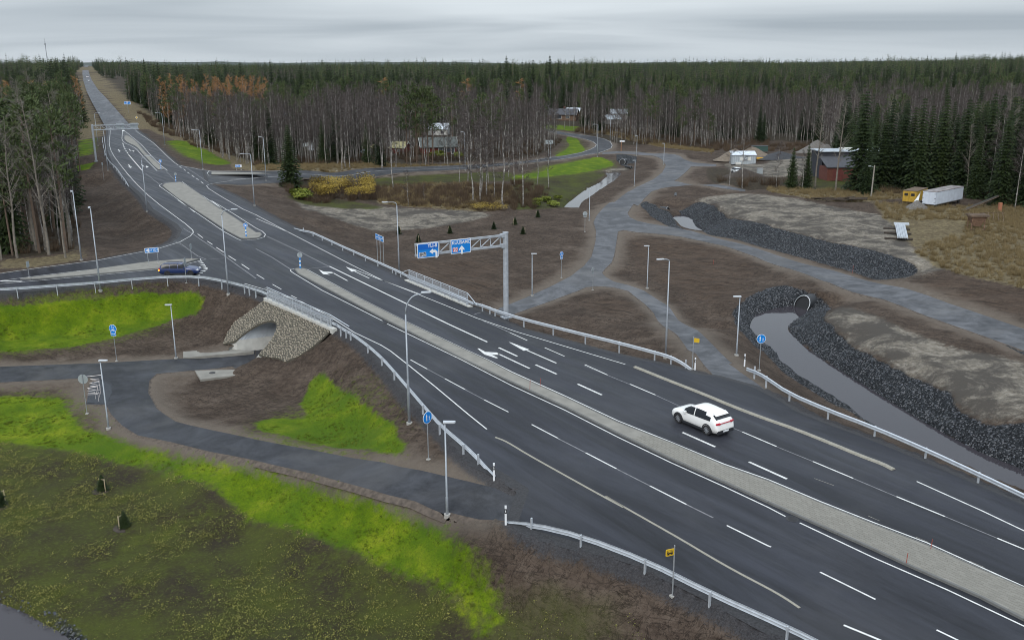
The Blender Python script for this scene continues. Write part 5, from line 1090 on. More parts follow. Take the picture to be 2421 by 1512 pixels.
# the arm runs from the pillar towards the left of the picture: signs face the camera, on the local +Y side flipped
face = 1 if (np.array([-math.sin(ga), math.cos(ga)]) @ (-gb[:2])) > 0 else -1
def sign_on_arm(px0, px1, top_px, bot_px):
    zc = (zt+zb)/2; xa, xb = reach_on(px1, zc), reach_on(px0, zc)   # xa nearer the pillar
    dv = np.array([math.cos(ga), math.sin(ga)]); q = gb[:2]+dv*(xa+xb)/2
    zt_ = top_h((q[0], q[1], gb[2]), top_px); zb_ = top_h((q[0], q[1], gb[2]), bot_px)
    s = bpy.data.objects.new('sign_board', None); COL.objects.link(s); s.parent = gan; s.location = ((xa+xb)/2, face*.28, (zt_+zb_)/2); s.rotation_euler = (0, 0, math.pi if face > 0 else 0)
    return s, abs(xb-xa), zt_-zb_
KEEP = []
def board(sp, w_, h_, top=None):
    g_ = plate(sp, -w_/2, w_/2, -h_/2, h_/2, 0, M_sw, 'border', .04, .08)
    plate(sp, -w_/2+.06, w_/2-.06, -h_/2+.06, h_/2-.06, -.008, M_blue, 'face', .006, .05)
    if top: plate(sp, -w_/2+.07, w_/2-.07, top, h_/2-.07, -.013, M_dblue, 'face', .004, .03)
sA, wA, hA = sign_on_arm(983.9, 1034, 573.2, 607.3); sB, wB, hB = sign_on_arm(1062.8, 1110, 563.8, 597.2)
board(sA, wA, hA, top=.1); board(sB, wB, hB)
text('YLI-II', .48, M_sw, sA, (.44, -.02, hA*.30), sx=.95)
plate(sA, -wA*.42, -wA*.1, -hA*.40, -hA*.10, -.014, M_sw, 'number_plate', .005, .03); plate(sA, -wA*.405, -wA*.115, -hA*.38, -hA*.12, -.018, M_blk, 'number_plate', .003, .02); plate(sA, -wA*.39, -wA*.13, -hA*.36, -hA*.14, -.022, M_sw, 'number_plate', .003, .02)
text('849', .42, M_blk, sA, (-wA*.26, -.03, -hA*.25), sx=.9)
flat(sA, [(.95, -.78), (.95, -.2), (.75, -.02), (.5, -.02), (.5, .13), (.12, -.14), (.5, -.42), (.5, -.26), (.7, -.26), (.74, -.3), (.74, -.78)], -.018, M_sw, 'arrow')
text('KUUSAMO', .46, M_sw, sB, (.06, -.02, hB*.27), sx=.92)
plate(sB, -wB*.41, -wB*.15, -hB*.37, -hB*.05, -.014, M_sw, 'number_plate', .005, .03); plate(sB, -wB*.395, -wB*.165, -hB*.35, -hB*.07, -.018, M_red, 'number_plate', .004, .02)
text('20', .46, M_sw, sB, (-wB*.28, -.025, -hB*.21), sx=.9)
flat(sB, [(-.02, -.75), (-.02, -.3), (-.2, -.42), (-.2, -.24), (.08, .06), (.36, -.24), (.36, -.42), (.18, -.3), (.18, -.75)], -.018, M_sw, 'arrow')
# far gantry, seen from behind
fb = np.array(hit(*T('A0', (910, 1055))[0])); fh = top_h(tuple(fb), T('A0', (870, 703))[0][1]); zc = fb[2]+fh-.3
bf = None
for k in range(360):
    a = -math.pi/2+math.pi*k/360; dv = np.array([math.cos(a), math.sin(a)]); lo, hi = 0, 60
    for _ in range(40):
        m_ = (lo+hi)/2
        if proj([(fb[0]+dv[0]*m_, fb[1]+dv[1]*m_, zc)])[0][0] < 328: lo = m_
        else: hi = m_
    q = proj([(fb[0]+dv[0]*lo, fb[1]+dv[1]*lo, zc)])[0]
    if lo < 40 and (bf is None or abs(q[1]-293.6) < bf[0]): bf = (abs(q[1]-293.6), a, lo)
fa, fL = bf[1], bf[2]; print('FARGANTRY', bf, fh, fb)
fg = thing('sign_gantry', 'steel gantry over the distant highway seen from behind', 'gantry', tuple(fb), fa)
m = MB(); m.tube([(0, 0, -.3), (0, 0, fh)], .28, 12); m.box((0, 0, .1), (.9, .9, .15)); m.obj('pillar', M_gal2, fg)
zt, zb = fh-.3, fh-1.5
for z in (zt, zb): MB().box((fL/2, 0, z), (fL, .22, .22)).obj('chord', M_gal2, fg)
for i in range(7):
    x0 = .4+(fL-.5)*i/7; x1 = .4+(fL-.5)*(i+1)/7; MB().tube([(x0, 0, zb), (x0, 0, zt)], .05, 6).obj('strut', M_gal2, fg); MB().tube([(x0, 0, zt), (x1, 0, zb)], .045, 6).obj('diagonal', M_gal2, fg)
for f0, f1 in ((.51, .68), (.81, .98)):
    s_ = 1 if np.array([-math.sin(fa), math.cos(fa)])[1] > 0 else -1
    o = plate(fg, fL*f0, fL*f1, zb-.25, zt+.35, 0, M_back, 'sign_board', .05, .05); o.location = (0, s_*.22, 0)
# ================================================================= STREET LAMPS
M_lamp = mat('lamp_head_grey', (.55, .58, .62), .4, .2, var=.05); M_lens = mat('lamp_glass', (.7, .72, .75), .2, var=.03)
M_tip = mat('sign_post_steel', (.34, .36, .38), .5, .4, var=.15, scale=3); M_foot = mat('lamp_footing', (.33, .32, .3), .85)
M_pole = mat('pole_steel', (.34, .37, .41), .45, .35, var=.14, scale=1.5, detail=6)
head_me = MB().prism([(-.1, -.13), (.55, -.1), (.62, 0), (.55, .1), (-.1, .13)], 0, .09).mesh('lamp_head', M_lamp)
lens_me = MB().box((.3, 0, -.012), (.4, .16, .02)).mesh('lens', M_lens)
def lamp(base, tip, corner, label, hgt=None, group='street lamps with curved arms', wood=False):
    """base: ground bearing or point; tip: bearing of the lamp head; corner: bearing where pole bends"""
    b = base if len(base) == 3 else hit(*base)
    hgt = hgt or top_h(b, tip[1]); hp = top_h(b, corner[1])
    # arm direction: across the picture on the side where the head is seen, solve length at head height
    lo, hi = -8.0, 8.0
    for _ in range(40):
        m_ = (lo+hi)/2
        if proj([(b[0]+m_, b[1]+m_*.25, b[2]+hgt)])[0][0] < tip[0]: lo = m_
        else: hi = m_
    ax_ = lo; Lr = max(.5, min(2.6, abs(ax_)*1.03)); an = math.atan2(.25*np.sign(ax_), np.sign(ax_))
    if abs(ax_) < .5: an = math.radians(-70); Lr = 1.6
    t_ = thing('street_lamp', label, 'street lamp', b, an, group)
    r0 = .085
    m = MB(); m.tube([(0, 0, -.3), (0, 0, hgt*.34), (0, 0, hgt*.36), (0, 0, hp)], [r0*1.25, r0*1.1, r0*.8, r0*.62], 8); m.obj('pole', M_pole, t_, True)
    P = []; Ra = min(1.1, Lr*.7, hgt-hp if hgt-hp > .4 else 1.0)
    for k in range(7):
        a = math.pi/2*k/6; P.append((Ra-Ra*math.cos(a), 0, hp+(hgt-hp)*math.sin(a)*.93))
    P.append((Lr, 0, hgt)); m = MB(); m.tube(P, [.05]*6+[.042]*2, 7); m.obj('arm', M_pole, t_, True)
    h_ = inst(head_me, 'lamp_head', t_, (Lr-.1, 0, hgt-.02)); inst(lens_me, 'lens', h_)
    MB().tube([(0, 0, -.35), (0, 0, .12)], .22, 12).obj('footing', M_foot, t_)
    return t_
lamp((968, 1001), (1003, 694.3), (966, 742), 'tallest nearest lamp post, standing in front of the median beside the bright grass')
lamp((540.4, 695.6), (550.4, 496), (527, 509), 'lamp post on the rail corner just right of the blue estate car')
lamp((237.7, 686.8), (216, 486), (212, 492), 'lamp post beside the guardrail left of the blue estate car')
lamp((192.7, 615), (179, 448.5), (170, 452), 'lamp post at the forest edge behind the side road on the left')
lamp((347.8, 500.4), (349.8, 368.4), (333, 379), 'lamp post on the embankment across from the wide paved island')
lamp((255.7, 403.4), (259, 304.6), (244, 311), 'lamp post by the guardrail in front of the far gantry')
lamp((232, 344.6), (232.7, 267), (222, 271), 'thin lamp post behind the pillar of the far gantry')
lamp((389.8, 342.7), (370.3, 267), (382, 269), 'lamp post on the right verge level with the far gantry')
lamp((479.7, 399.7), (457.4, 306.6), (471, 309), 'lamp post in the green verge left of the village road mouth')
lamp((601.8, 486), (573.8, 362.9), (590, 366), 'lamp post on the right edge of the highway opposite the wide island')
lamp((629.6, 427.2), (615.8, 323.9), (620, 326), 'lamp post on the village road just left of the big spruce')
lb = Gz(944, 644.5, -1.2); lamp(lb, (912.5, 477), (935, 486), 'lamp post behind the guardrail right of the small blue sign')
lamp((1573.4, 846), (1564.6, 611.8), (1583, 617), 'tall lamp post beside the path on the right where the guardrail ends')
lamp((1412.5, 370.4), (1405, 293.8), (1413.5, 296), 'lamp post inside the bend of the village road')
lamp((1442.5, 333.4), (1436.5, 270.8), (1444, 273), 'lamp post outside the bend of the village road')
lamp((1100, 402), (1093.7, 312), (1098, 315), 'lamp post half hidden among the birches by the village road')
lamp((1297, 318), (1290.6, 249), (1297, 252), 'distant lamp post in front of the brown house with grey roofs')
def plamp(base, top, side, label):
    b = hit(*base); hgt = top_h(b, top[1]); t_ = thing('path_lamp', label, 'street lamp', b, 0 if side > 0 else math.pi, 'straight path lamps')
    MB().tube([(0, 0, -.3), (0, 0, 1.2), (0, 0, 1.25), (0, 0, hgt-.05)], [.085, .08, .062, .045], 8).obj('pole', M_pole, t_, True)
    h_ = inst(head_me, 'lamp_head', t_, (0, 0, hgt-.1), scale=(1.0, 1.1, 1.0)); inst(lens_me, 'lens', h_)
    MB().tube([(0, 0, -.35), (0, 0, .14)], .2, 12).obj('footing', M_foot, t_)
plamp((1057.4, 1218.8), (1055, 995), 1, 'nearest path lamp, beside the path at the bottom centre')
plamp((257, 1014), (234.5, 850), 1, 'path lamp next to the white bicycle rack')
plamp((416.6, 847.5), (402.3, 719), -1, 'path lamp in front of the left green field near the tunnel')
plamp((1258, 699.5), (1258.9, 598.5), 1, 'path lamp right of the gantry pillar on the brown soil')
plamp((1530, 682), (1536, 580), -1, 'path lamp right of the path fork')
plamp((1741, 841), (1753, 699), -1, 'path lamp between the path and the gravel-lined stream')
plamp((1393.3, 521.7), (1394.5, 444.7), -1, 'path lamp by the narrow bright channel')
plamp((1500, 439.7), (1503.4, 378.4), -1, 'path lamp on the brown slope below the culvert road')
plamp((1505, 368), (1507, 320.9), -1, 'path lamp on the road above the far culvert')
plamp((1569, 389.2), (1572, 338.4), -1, 'path lamp at the bend of the grey gravel road')
# wooden pole with a lamp on the yard edge
b = hit(2059, 468); hh = top_h(b, 391); t_ = thing('wooden_pole', 'leaning weathered wooden pole with a small lamp in front of the spruces', 'utility pole', b)
MB().tube([(0, 0, -.3), (.12, 0, hh)], [.16, .12], 8).obj('pole', mat('weathered_wood', (.25, .23, .2), .85, var=.25, scale=4), t_)
MB().tube([(.1, 0, hh-.4), (-.7, -.2, hh-.1)], .03, 6).obj('arm', M_pole, t_); MB().box((-.9, -.2, hh-.12), (.5, .2, .12)).obj('lamp_head', M_lamp, t_)
# ================================================================= SIGNS
def post(t_, h_, x=0.0, r=.03, foot=True):
    MB().tube([(x, .03, -.3), (x, .03, h_)], r, 7).obj('post', M_tip, t_)
    if foot: MB().box((x, .03, .03), (.24, .24, .08)).obj('footing', M_foot, t_)
def yaw_to(b, extra=0.0):
    "yaw that turns local -Y towards the camera"
    return math.atan2(-b[0], b[1])*-1*-1*1.0*0+math.atan2(-(-b[0]), b[1])*-1+extra
def ring(t_, r, z, y=0.0, back=False):
    if back:
        MB().disc((0, y, z), r, .02).obj('sign_back', M_back, t_); return
    MB().disc((0, y, z), r, .02).obj('rim', M_sw, t_); MB().disc((0, y-.004, z), r*.92, .004).obj('face', M_blue, t_)
def person_sym(t_, x, z, s, y=-.012):
    MB().disc((x, y, z+.42*s), .07*s, .003, 10).obj('symbol', M_sw, t_)
    flat(t_, [(x+a*s, z+b_*s) for a, b_ in [(-.13, .1), (-.1, .33), (.1, .33), (.13, .1), (.09, .08), (.07, .2), (.07, -.1), (.1, -.4), (.03, -.4), (0, -.12), (-.05, -.4), (-.12, -.4), (-.07, -.1), (-.07, .2), (-.1, .08)]], y, M_sw)
def rsign(base, disc_px, r, label, yaw=0.0, back=False, kind=None, extra_plate=None, cat='road sign', pole=None):
    b = base if len(base) == 3 else hit(*base); hz_ = top_h(b, disc_px[1]); t_ = thing('road_sign', label, cat, b, yaw)
    post(t_, hz_+(r if back else r*.6))
    ring(t_, r, hz_, back=back, y=.07 if back else 0)
    if kind == 'ped': person_sym(t_, -.1, hz_, r*1.25); person_sym(t_, .15, hz_-.08, r*.85)
    if kind == 'pedcycle':
        person_sym(t_, -.06, hz_+.12, r*.9); person_sym(t_, .12, hz_+.08, r*.6)
        for x in (-.14, .14): MB().disc((x, -.012, hz_-.18), .085, .003, 12).obj('symbol', M_sw, t_); MB().disc((x, -.016, hz_-.18), .055, .003, 12).obj('symbol', M_blue, t_)
        flat(t_, [(-.14, hz_-.2), (.12, hz_-.2), (.05, hz_-.08), (-.05, hz_-.08)], -.019, M_sw)
    if kind == 'arrow': flat(t_, [(x*r*1.3, hz_+z*r*1.3) for x, z in [(-.5, .42), (-.38, .54), (.15, .02), (.15, .3), (.38, .3), (.38, -.38), (-.3, -.38), (-.3, -.15), (0, -.15)]], -.012, M_sw)
    if extra_plate:
        zc_ = top_h(b, extra_plate[0]); w_, h_ = extra_plate[1]
        if back: MB().box((0, .08, zc_), (w_, .02, h_)).obj('plate_back', M_back, t_)
        else:
            plate(t_, -w_/2, w_/2, zc_-h_/2, zc_+h_/2, 0, M_sw, 'border'); plate(t_, -w_/2+.03, w_/2-.03, zc_-h_/2+.03, zc_+h_/2-.03, -.005, M_blue, 'face', .004, .03)
            flat(t_, [(-.22, zc_), (-.12, zc_+.09), (-.12, zc_+.03), (.12, zc_+.03), (.12, zc_+.09), (.22, zc_), (.12, zc_-.09), (.12, zc_-.03), (-.12, zc_-.03), (-.12, zc_-.09)], -.01, M_sw)
    return t_, hz_
def bollard(t_, z0=.15, h_=1.25, x=0):
    for i in range(5): MB().tube([(x, 0, z0+h_*i/5), (x, 0, z0+h_*(i+1)/5)], .1, 10).obj('band', M_blue if i % 2 == 0 else M_sw, t_)
R_ = math.radians
rsign((275.7, 853.8), (266.2, 776.4), .42, 'blue round walkers and cyclists sign over an arrow plate by the green field', R_(-12), kind='pedcycle', extra_plate=(788.6, (.6, .46)))
rsign((205.7, 978.4), (194, 896.3), .42, 'grey back of a round sign left of the bicycle rack', R_(0), back=True)
rsign((1013.9, 1086.5), (1013.6, 986.4), .42, 'blue walkers sign seen almost edge-on beside the guardrail', R_(52), kind='ped')
rsign((1794.8, 876), (1802, 800.7), .4, 'blue round walkers sign between the path and the stream', R_(5), kind='ped')
rsign((1327.4, 656.8), (1327.7, 600.5), .36, 'small blue walkers and cyclists sign on the brown soil right of the gantry', R_(45), kind='pedcycle', extra_plate=(609, (.5, .4)))
rsign((1382.7, 548), (1382.7, 505.4), .4, 'grey back of a round sign left of the wide gravel path', 0, back=True, extra_plate=(511.6, (.5, .35)))
t_, z_ = rsign((1402, 685.6), (1402, 637.3), .3, 'grey back of a sign on the soil point at the path fork', R_(50), back=True, extra_plate=(644, (.4, .4)))
b = Gz(*T('B0', (2327, 350))[0], .12); t_, z_ = rsign(b, T('B0', (2320, 237))[0], .33, 'blue keep-right arrow sign over a striped bollard on the wide island', 0, kind='arrow', cat='road sign'); bollard(t_)
b = Gz(*T('B1', (420, 652))[0], .12); t_, z_ = rsign(b, T('B1', (410, 520))[0], .33, 'grey back of a round sign on a striped bollard at the long median nose', 0, back=True); bollard(t_)
b = Gz(*T('A0', (1522, 1130))[0], .12); t_, z_ = rsign(b, T('A0', (1513, 1050))[0], .4, 'blue arrow sign on the teardrop island with a striped bollard', 0, kind='arrow'); bollard(t_)
b = Gz(*T('A0', (1663, 1250))[0], .12); t_, z_ = rsign(b, T('A0', (1656, 1172))[0], .3, 'grey sign back with a striped bollard at the far end of the wide island', 0, back=True); bollard(t_)
# arrow destination signs
def dsign(base_l, base_r, tl, br, label, lines, arrow=0, yaw=None, back=False, npost=2, split=False):
    bl, br_ = (base_l if len(base_l) == 3 else hit(*base_l)), (base_r if len(base_r) == 3 else hit(*base_r))
    c = (np.array(bl)+np.array(br_))/2; zt_ = top_h(tuple(c), (tl[1]+br[1])/2)
    dist = np.hypot(c[0], c[1]); w_ = np.linalg.norm(np.array(br_)[:2]-np.array(bl)[:2]); y_ = math.atan2(br_[1]-bl[1], br_[0]-bl[0]) if yaw is None else yaw
    return c, y_
b0, b1 = Gz(351.5, 625, .12), Gz(374.6, 623, .12); c = (np.array(b0)+np.array(b1))/2; sc = np.hypot(c[0], c[1])/F*1.02
t_ = thing('direction_sign', 'blue and white arrow sign on two posts reading 27 YLI-II', 'direction sign', tuple(c), math.atan2(b1[1]-b0[1], b1[0]-b0[0]))
hw = np.linalg.norm(b1-np.array(b0))/2 if False else np.linalg.norm((np.array(b1)-np.array(b0))[:2])/2
zt_ = top_h(tuple(c), 585.5); zb_ = top_h(tuple(c), 597.0)
for x in (-hw, hw): post(t_, zt_-.1, x, .035)
xl, xr = -hw-.3, hw+.2; zm = (zt_+zb_)/2
plate(t_, xl, xr, zb_, zt_, -.03, M_sw, 'border', .03); plate(t_, xl+.06, xr-.06, zb_+.06, zt_-.06, -.037, M_blue, 'face', .006, .03)
flat(t_, [(xl+.08, zm), (xl+.5, zt_-.05), (xl+.55, zb_+.05)], -.043, M_sw, 'arrow_head')
text('27 YLI-II', (zt_-zb_)*.62, M_sw, t_, ((xl+.5+xr)/2, -.045, zm), sx=.82)
# double direction board facing the junction
bA, bB = hit(892.6, 621), hit(907.3, 627.5); c = (np.array(bA)+np.array(bB))/2
bA, bB = Gz(892.6, 619.6, -1.0), Gz(907.3, 627, -1.0); c = (np.array(bA)+np.array(bB))/2; hw = np.linalg.norm((np.array(bB)-np.array(bA))[:2])/2
t_ = thing('direction_sign', 'two-part blue board on three posts reading OULU 20 and 196 KUUSAMO', 'direction sign', tuple(c), math.atan2(bB[1]-bA[1], bB[0]-bA[0]))
zt_ = top_h(tuple(c), 555.5); zb_ = top_h(tuple(c), 568.5); zm = (zt_+zb_)/2
for x in (-hw, 0, hw): post(t_, zt_-.1, x, .04)
xl, xr = -hw-.35, hw+.35
for z0_, z1_, s_, dr_ in ((zm+.015, zt_, 'OULU  20', 1), (zb_, zm-.015, '196 KUUSAMO', -1)):
    plate(t_, xl, xr, z0_, z1_, -.03, M_sw, 'border', .03); plate(t_, xl+.04, xr-.04, z0_+.04, z1_-.04, -.037, M_blue, 'face', .006, .03)
    zz = (z0_+z1_)/2; x_ = xr-.06 if dr_ > 0 else xl+.06
    flat(t_, [(x_, zz), (x_-dr_*.3, z1_-.05), (x_-dr_*.3, z0_+.05)], -.043, M_sw, 'arrow_head')
    text(s_, (z1_-z0_)*.58, M_sw, t_, (-dr_*.15, -.045, zz), sx=.62)
# small arrow sign at the village road
bA, bB = hit(559.5, 402), hit(559.5+10.7, 402); c = (np.array(bA)+np.array(bB))/2; hw = np.linalg.norm((np.array(bB)-np.array(bA))[:2])/2
t_ = thing('direction_sign', 'small blue and white arrow sign pointing right at the village road', 'direction sign', tuple(c), 0)
zt_ = top_h(tuple(c), 389.4); zb_ = top_h(tuple(c), 395.2); zm = (zt_+zb_)/2; xl, xr = -hw-.3, hw+.2
for x in (-hw, hw): post(t_, zt_-.1, x, .035)
plate(t_, xl, xr, zb_, zt_, -.03, M_sw, 'border', .03); plate(t_, xl+.06, xr-.35, zb_+.06, zt_-.06, -.037, M_blue, 'face', .006, .03)
text('KURKI 1', (zt_-zb_)*.55, M_sw, t_, ((xl+xr)/2-.15, -.045, zm), sx=.75)
b = hit(303.5, 266); t_ = thing('direction_sign', 'blue board on one post beside the far highway', 'direction sign', b, 0); zt_ = top_h(b, 240.2); zb_ = top_h(b, 247)
post(t_, zt_-.1, 0, .06); w_ = 14/F*np.hypot(b[0], b[1])
plate(t_, -w_/2, w_/2, zb_, zt_, -.03, M_sw, 'border', .03); plate(t_, -w_/2+.08, w_/2-.08, zb_+.08, zt_-.08, -.04, M_blue, 'face', .006, .03); text('20', .9, M_sw, t_, (0, -.05, zt_-(zt_-zb_)*.28)); text('OULU   27', .8, M_sw, t_, (0, -.05, zb_+(zt_-zb_)*.28))
b = hit(324, 287); t_ = thing('road_sign', 'yellow diamond priority sign on the verge past the far gantry', 'road sign', b, 0); z_ = top_h(b, 277.8); post(t_, z_+.2, 0, .05)
flat(t_, [(0, z_+.62), (.62, z_), (0, z_-.62), (-.62, z_)], -.03, M_sw, 'border', .02); flat(t_, [(0, z_+.48), (.48, z_), (0, z_-.48), (-.48, z_)], -.04, M_yel, 'face', .01)
b = hit(1298.6, 373.5); t_ = thing('direction_sign', 'grey back of a large board on two posts among the birches', 'direction sign', b, R_(4)); zt_ = top_h(b, 331); zb_ = top_h(b, 341); w_ = 18/F*np.hypot(b[0], b[1])
for x in (-w_*.1, w_*.15): post(t_, zt_, x, .06)
MB().box((0, -.05, (zt_+zb_)/2), (w_, .04, zt_-zb_)).obj('board_back', M_back, t_)
# thin posts carrying signs seen edge-on
for (bx, by), (tx, ty), lab in [((70, 656.8), (66.3, 616.8), 'thin rusty post with a grey tip on the left wedge island'), ((441.6, 669.3), (436.6, 609), 'thin sign post in front of the blue estate car, sign edge-on'), ((453.6, 611.8), (451.6, 575.5), 'thin sign post behind the tip of the wedge island'), ((246.5, 428.5), (241.5, 383.5), 'grey post with an edge-on sign below the far gantry')]:
    b = hit(bx, by) if by > 660 or bx == 246.5 else Gz(bx, by, .12); t_ = thing('road_sign', lab, 'road sign', b, R_(88)); z_ = top_h(b, ty); post(t_, z_); plate(t_, -.3, .3, z_-.75, z_-.05, -.01, M_back, 'sign_back')
# bus stop signs
def bus(base, top, cen, label, yaw):
    b = hit(*base); h_ = top_h(b, top); t_ = thing('bus_stop_sign', label, 'bus stop sign', b, yaw); post(t_, h_, 0, .035); zc_ = h_-.3
    w_, hh_ = .46, .36; x0 = -w_-.03
    plate(t_, x0, -.03, zc_-hh_/2, zc_+hh_/2, 0, M_yel, 'border'); plate(t_, x0+.02, -.05, zc_-hh_/2+.02, zc_+hh_/2-.02, -.004, M_yel, 'face', .003, .03); plate(t_, x0+.06, -.09, zc_-hh_/2+.06, zc_+hh_/2-.06, -.007, M_blk, 'frame', .002, .02); plate(t_, x0+.075, -.105, zc_-hh_/2+.075, zc_+hh_/2-.075, -.01, M_yel, 'face', .002, .02)
    c0 = (x0-.03)/2
    plate(t_, c0-.15, c0+.15, zc_-.08, zc_+.06, -.013, M_blk, 'bus_symbol', .002, .02)
    for k in range(4): plate(t_, c0-.13+.07*k, c0-.08+.07*k, zc_-.0, zc_+.04, -.016, M_yel, 'bus_symbol', .002, .01)
    for x in (-.09, .09): MB().disc((c0+x, -.013, zc_-.085), .03, .003, 10).obj('bus_symbol', M_blk, t_)
bus((1590.4, 1410), 1289.3, None, 'yellow bus stop sign by the guardrail at the bottom of the picture', R_(22))
bus((1636.7, 873), 795, None, 'yellow bus stop sign by the path, seen nearly edge-on', R_(152))
# delineators
for (bx, by), ty, lab in [((1168, 1134), 1094, 'white post with a black band at the guardrail end above the soil point'), ((1195.8, 1240), 1194.5, 'white post with a black band by the bottom guardrail end'), ((1643, 874.3), 845, 'white marker post left of the path ramp'), ((1760, 865.8), 836.8, 'white marker post right of the path ramp')]:
    b = hit(bx, by); t_ = thing('marker_post', lab, 'marker post', b, 0); h_ = top_h(b, ty)
    MB().prism([(-.05, -.03), (.05, -.03), (.06, .03), (-.06, .03)], -.2, h_*.6).obj('shaft', M_sw, t_); MB().prism([(-.053, -.033), (.053, -.033), (.063, .033), (-.063, .033)], h_*.6, h_*.84).obj('band', M_blk, t_); MB().prism([(-.05, -.03), (.05, -.03), (.06, .03), (-.06, .03)], h_*.84, h_).obj('cap', M_sw, t_)
    MB().box((0, -.036, h_*.72), (.05, .008, .12)).obj('reflector', M_sw, t_)
M_ored = mat('snow_stake_red', (.32, .06, .04), .6)
for P, ty, lab, z in [(T('C2', (168, 370)), T('C2', (175, 275))[0][1], 'thin red stake on the median, left of a pair', .12), (T('C2', (265, 345)), T('C2', (265, 265))[0][1], 'thin red stake on the median, right of a pair', .12), (T('D3', (1537, 650)), T('D3', (1543, 560))[0][1], 'thin red stake on the upper kerb of the near median', .12), (T('D3', (1305, 785)), T('D3', (1322, 690))[0][1], 'thin red stake on the lower kerb of the near median', .12), (T('B3', (798, 690)), T('B3', (815, 620))[0][1], 'red stake on the verge of the grey gravel road', None), (T('B2', (1902, 605)), T('B2', (1902, 562))[0][1], 'short orange-red stake in the brown field', None)]:
    b = Gz(*P[0], z) if z else hit(*P[0]); o = MB().tube([(0, 0, -.1), (.03, 0, top_h(b, ty))], .018, 5).obj('snow_stake', M_ored, loc=b); tag(o, lab, 'stake')
b = hit(*T('A2', (1030, 958))[0]); t_ = thing('road_sign', 'short pale street name board on an orange post by the village road bend', 'road sign', b); z_ = top_h(b, T('A2', (1045, 862))[0][1]); MB().tube([(0, 0, -.2), (0, 0, z_)], .06, 6).obj('post', mat('orange_post', (.5, .2, .06), .6), t_); MB().box((.3, 0, z_), (1.6, .05, .45)).obj('board', M_sw, t_)
# bicycle rack: thin white bars over dark crushed stone
M_rack = mat('rack_steel', (.62, .58, .58), .4, .2); rb = hit(*T('C0', (910, 480))[0]); rt = thing('bicycle_rack', 'row of crossed thin white bars of a bicycle rack on dark gravel', 'bicycle rack', rb)
pad = [hit(*p) for p in T('C0', (870, 300), (815, 500), (1010, 505), (1060, 400), (1050, 330), (960, 290))]
V2, Fc = polyfill([p[:2] for p in pad], .6); o = MB().add([(x, y, h1(x, y)+.035) for x, y in V2], Fc).obj('gravel_pad', mat('dark_gravel', (.035, .04, .048), .9, var=.5, scale=16, bump=.4)); tag(o, kind='structure')
for k, (a, b_) in enumerate([((875, 293), (955, 300)), ((880, 320), (958, 345)), ((870, 335), (955, 322)), ((870, 358), (940, 380)), ((872, 364), (965, 362)), ((880, 352), (958, 358)), ((855, 388), (930, 412)), ((850, 405), (945, 398)), ((870, 392), (968, 405)), ((850, 428), (920, 450)), ((850, 430), (958, 434)), ((852, 466), (950, 473)), ((818, 272), (975, 265))]):
    p, q = hit(*T('C0', a)[0]), hit(*T('C0', b_)[0]); zz = .35+.25*(k % 2)
    MB().tube([(p[0]-rb[0], p[1]-rb[1]-.35, p[2]-rb[2]+zz), (q[0]-rb[0], q[1]-rb[1]-.35, q[2]-rb[2]+zz+.1)], .022, 5).obj('bar', M_rack, rt)
    MB().tube([(q[0]-rb[0], q[1]-rb[1]-.35, q[2]-rb[2]+zz+.1), (q[0]-rb[0], q[1]-rb[1]-.35, q[2]-rb[2]-.1)], .02, 5).obj('leg', M_rack, rt)
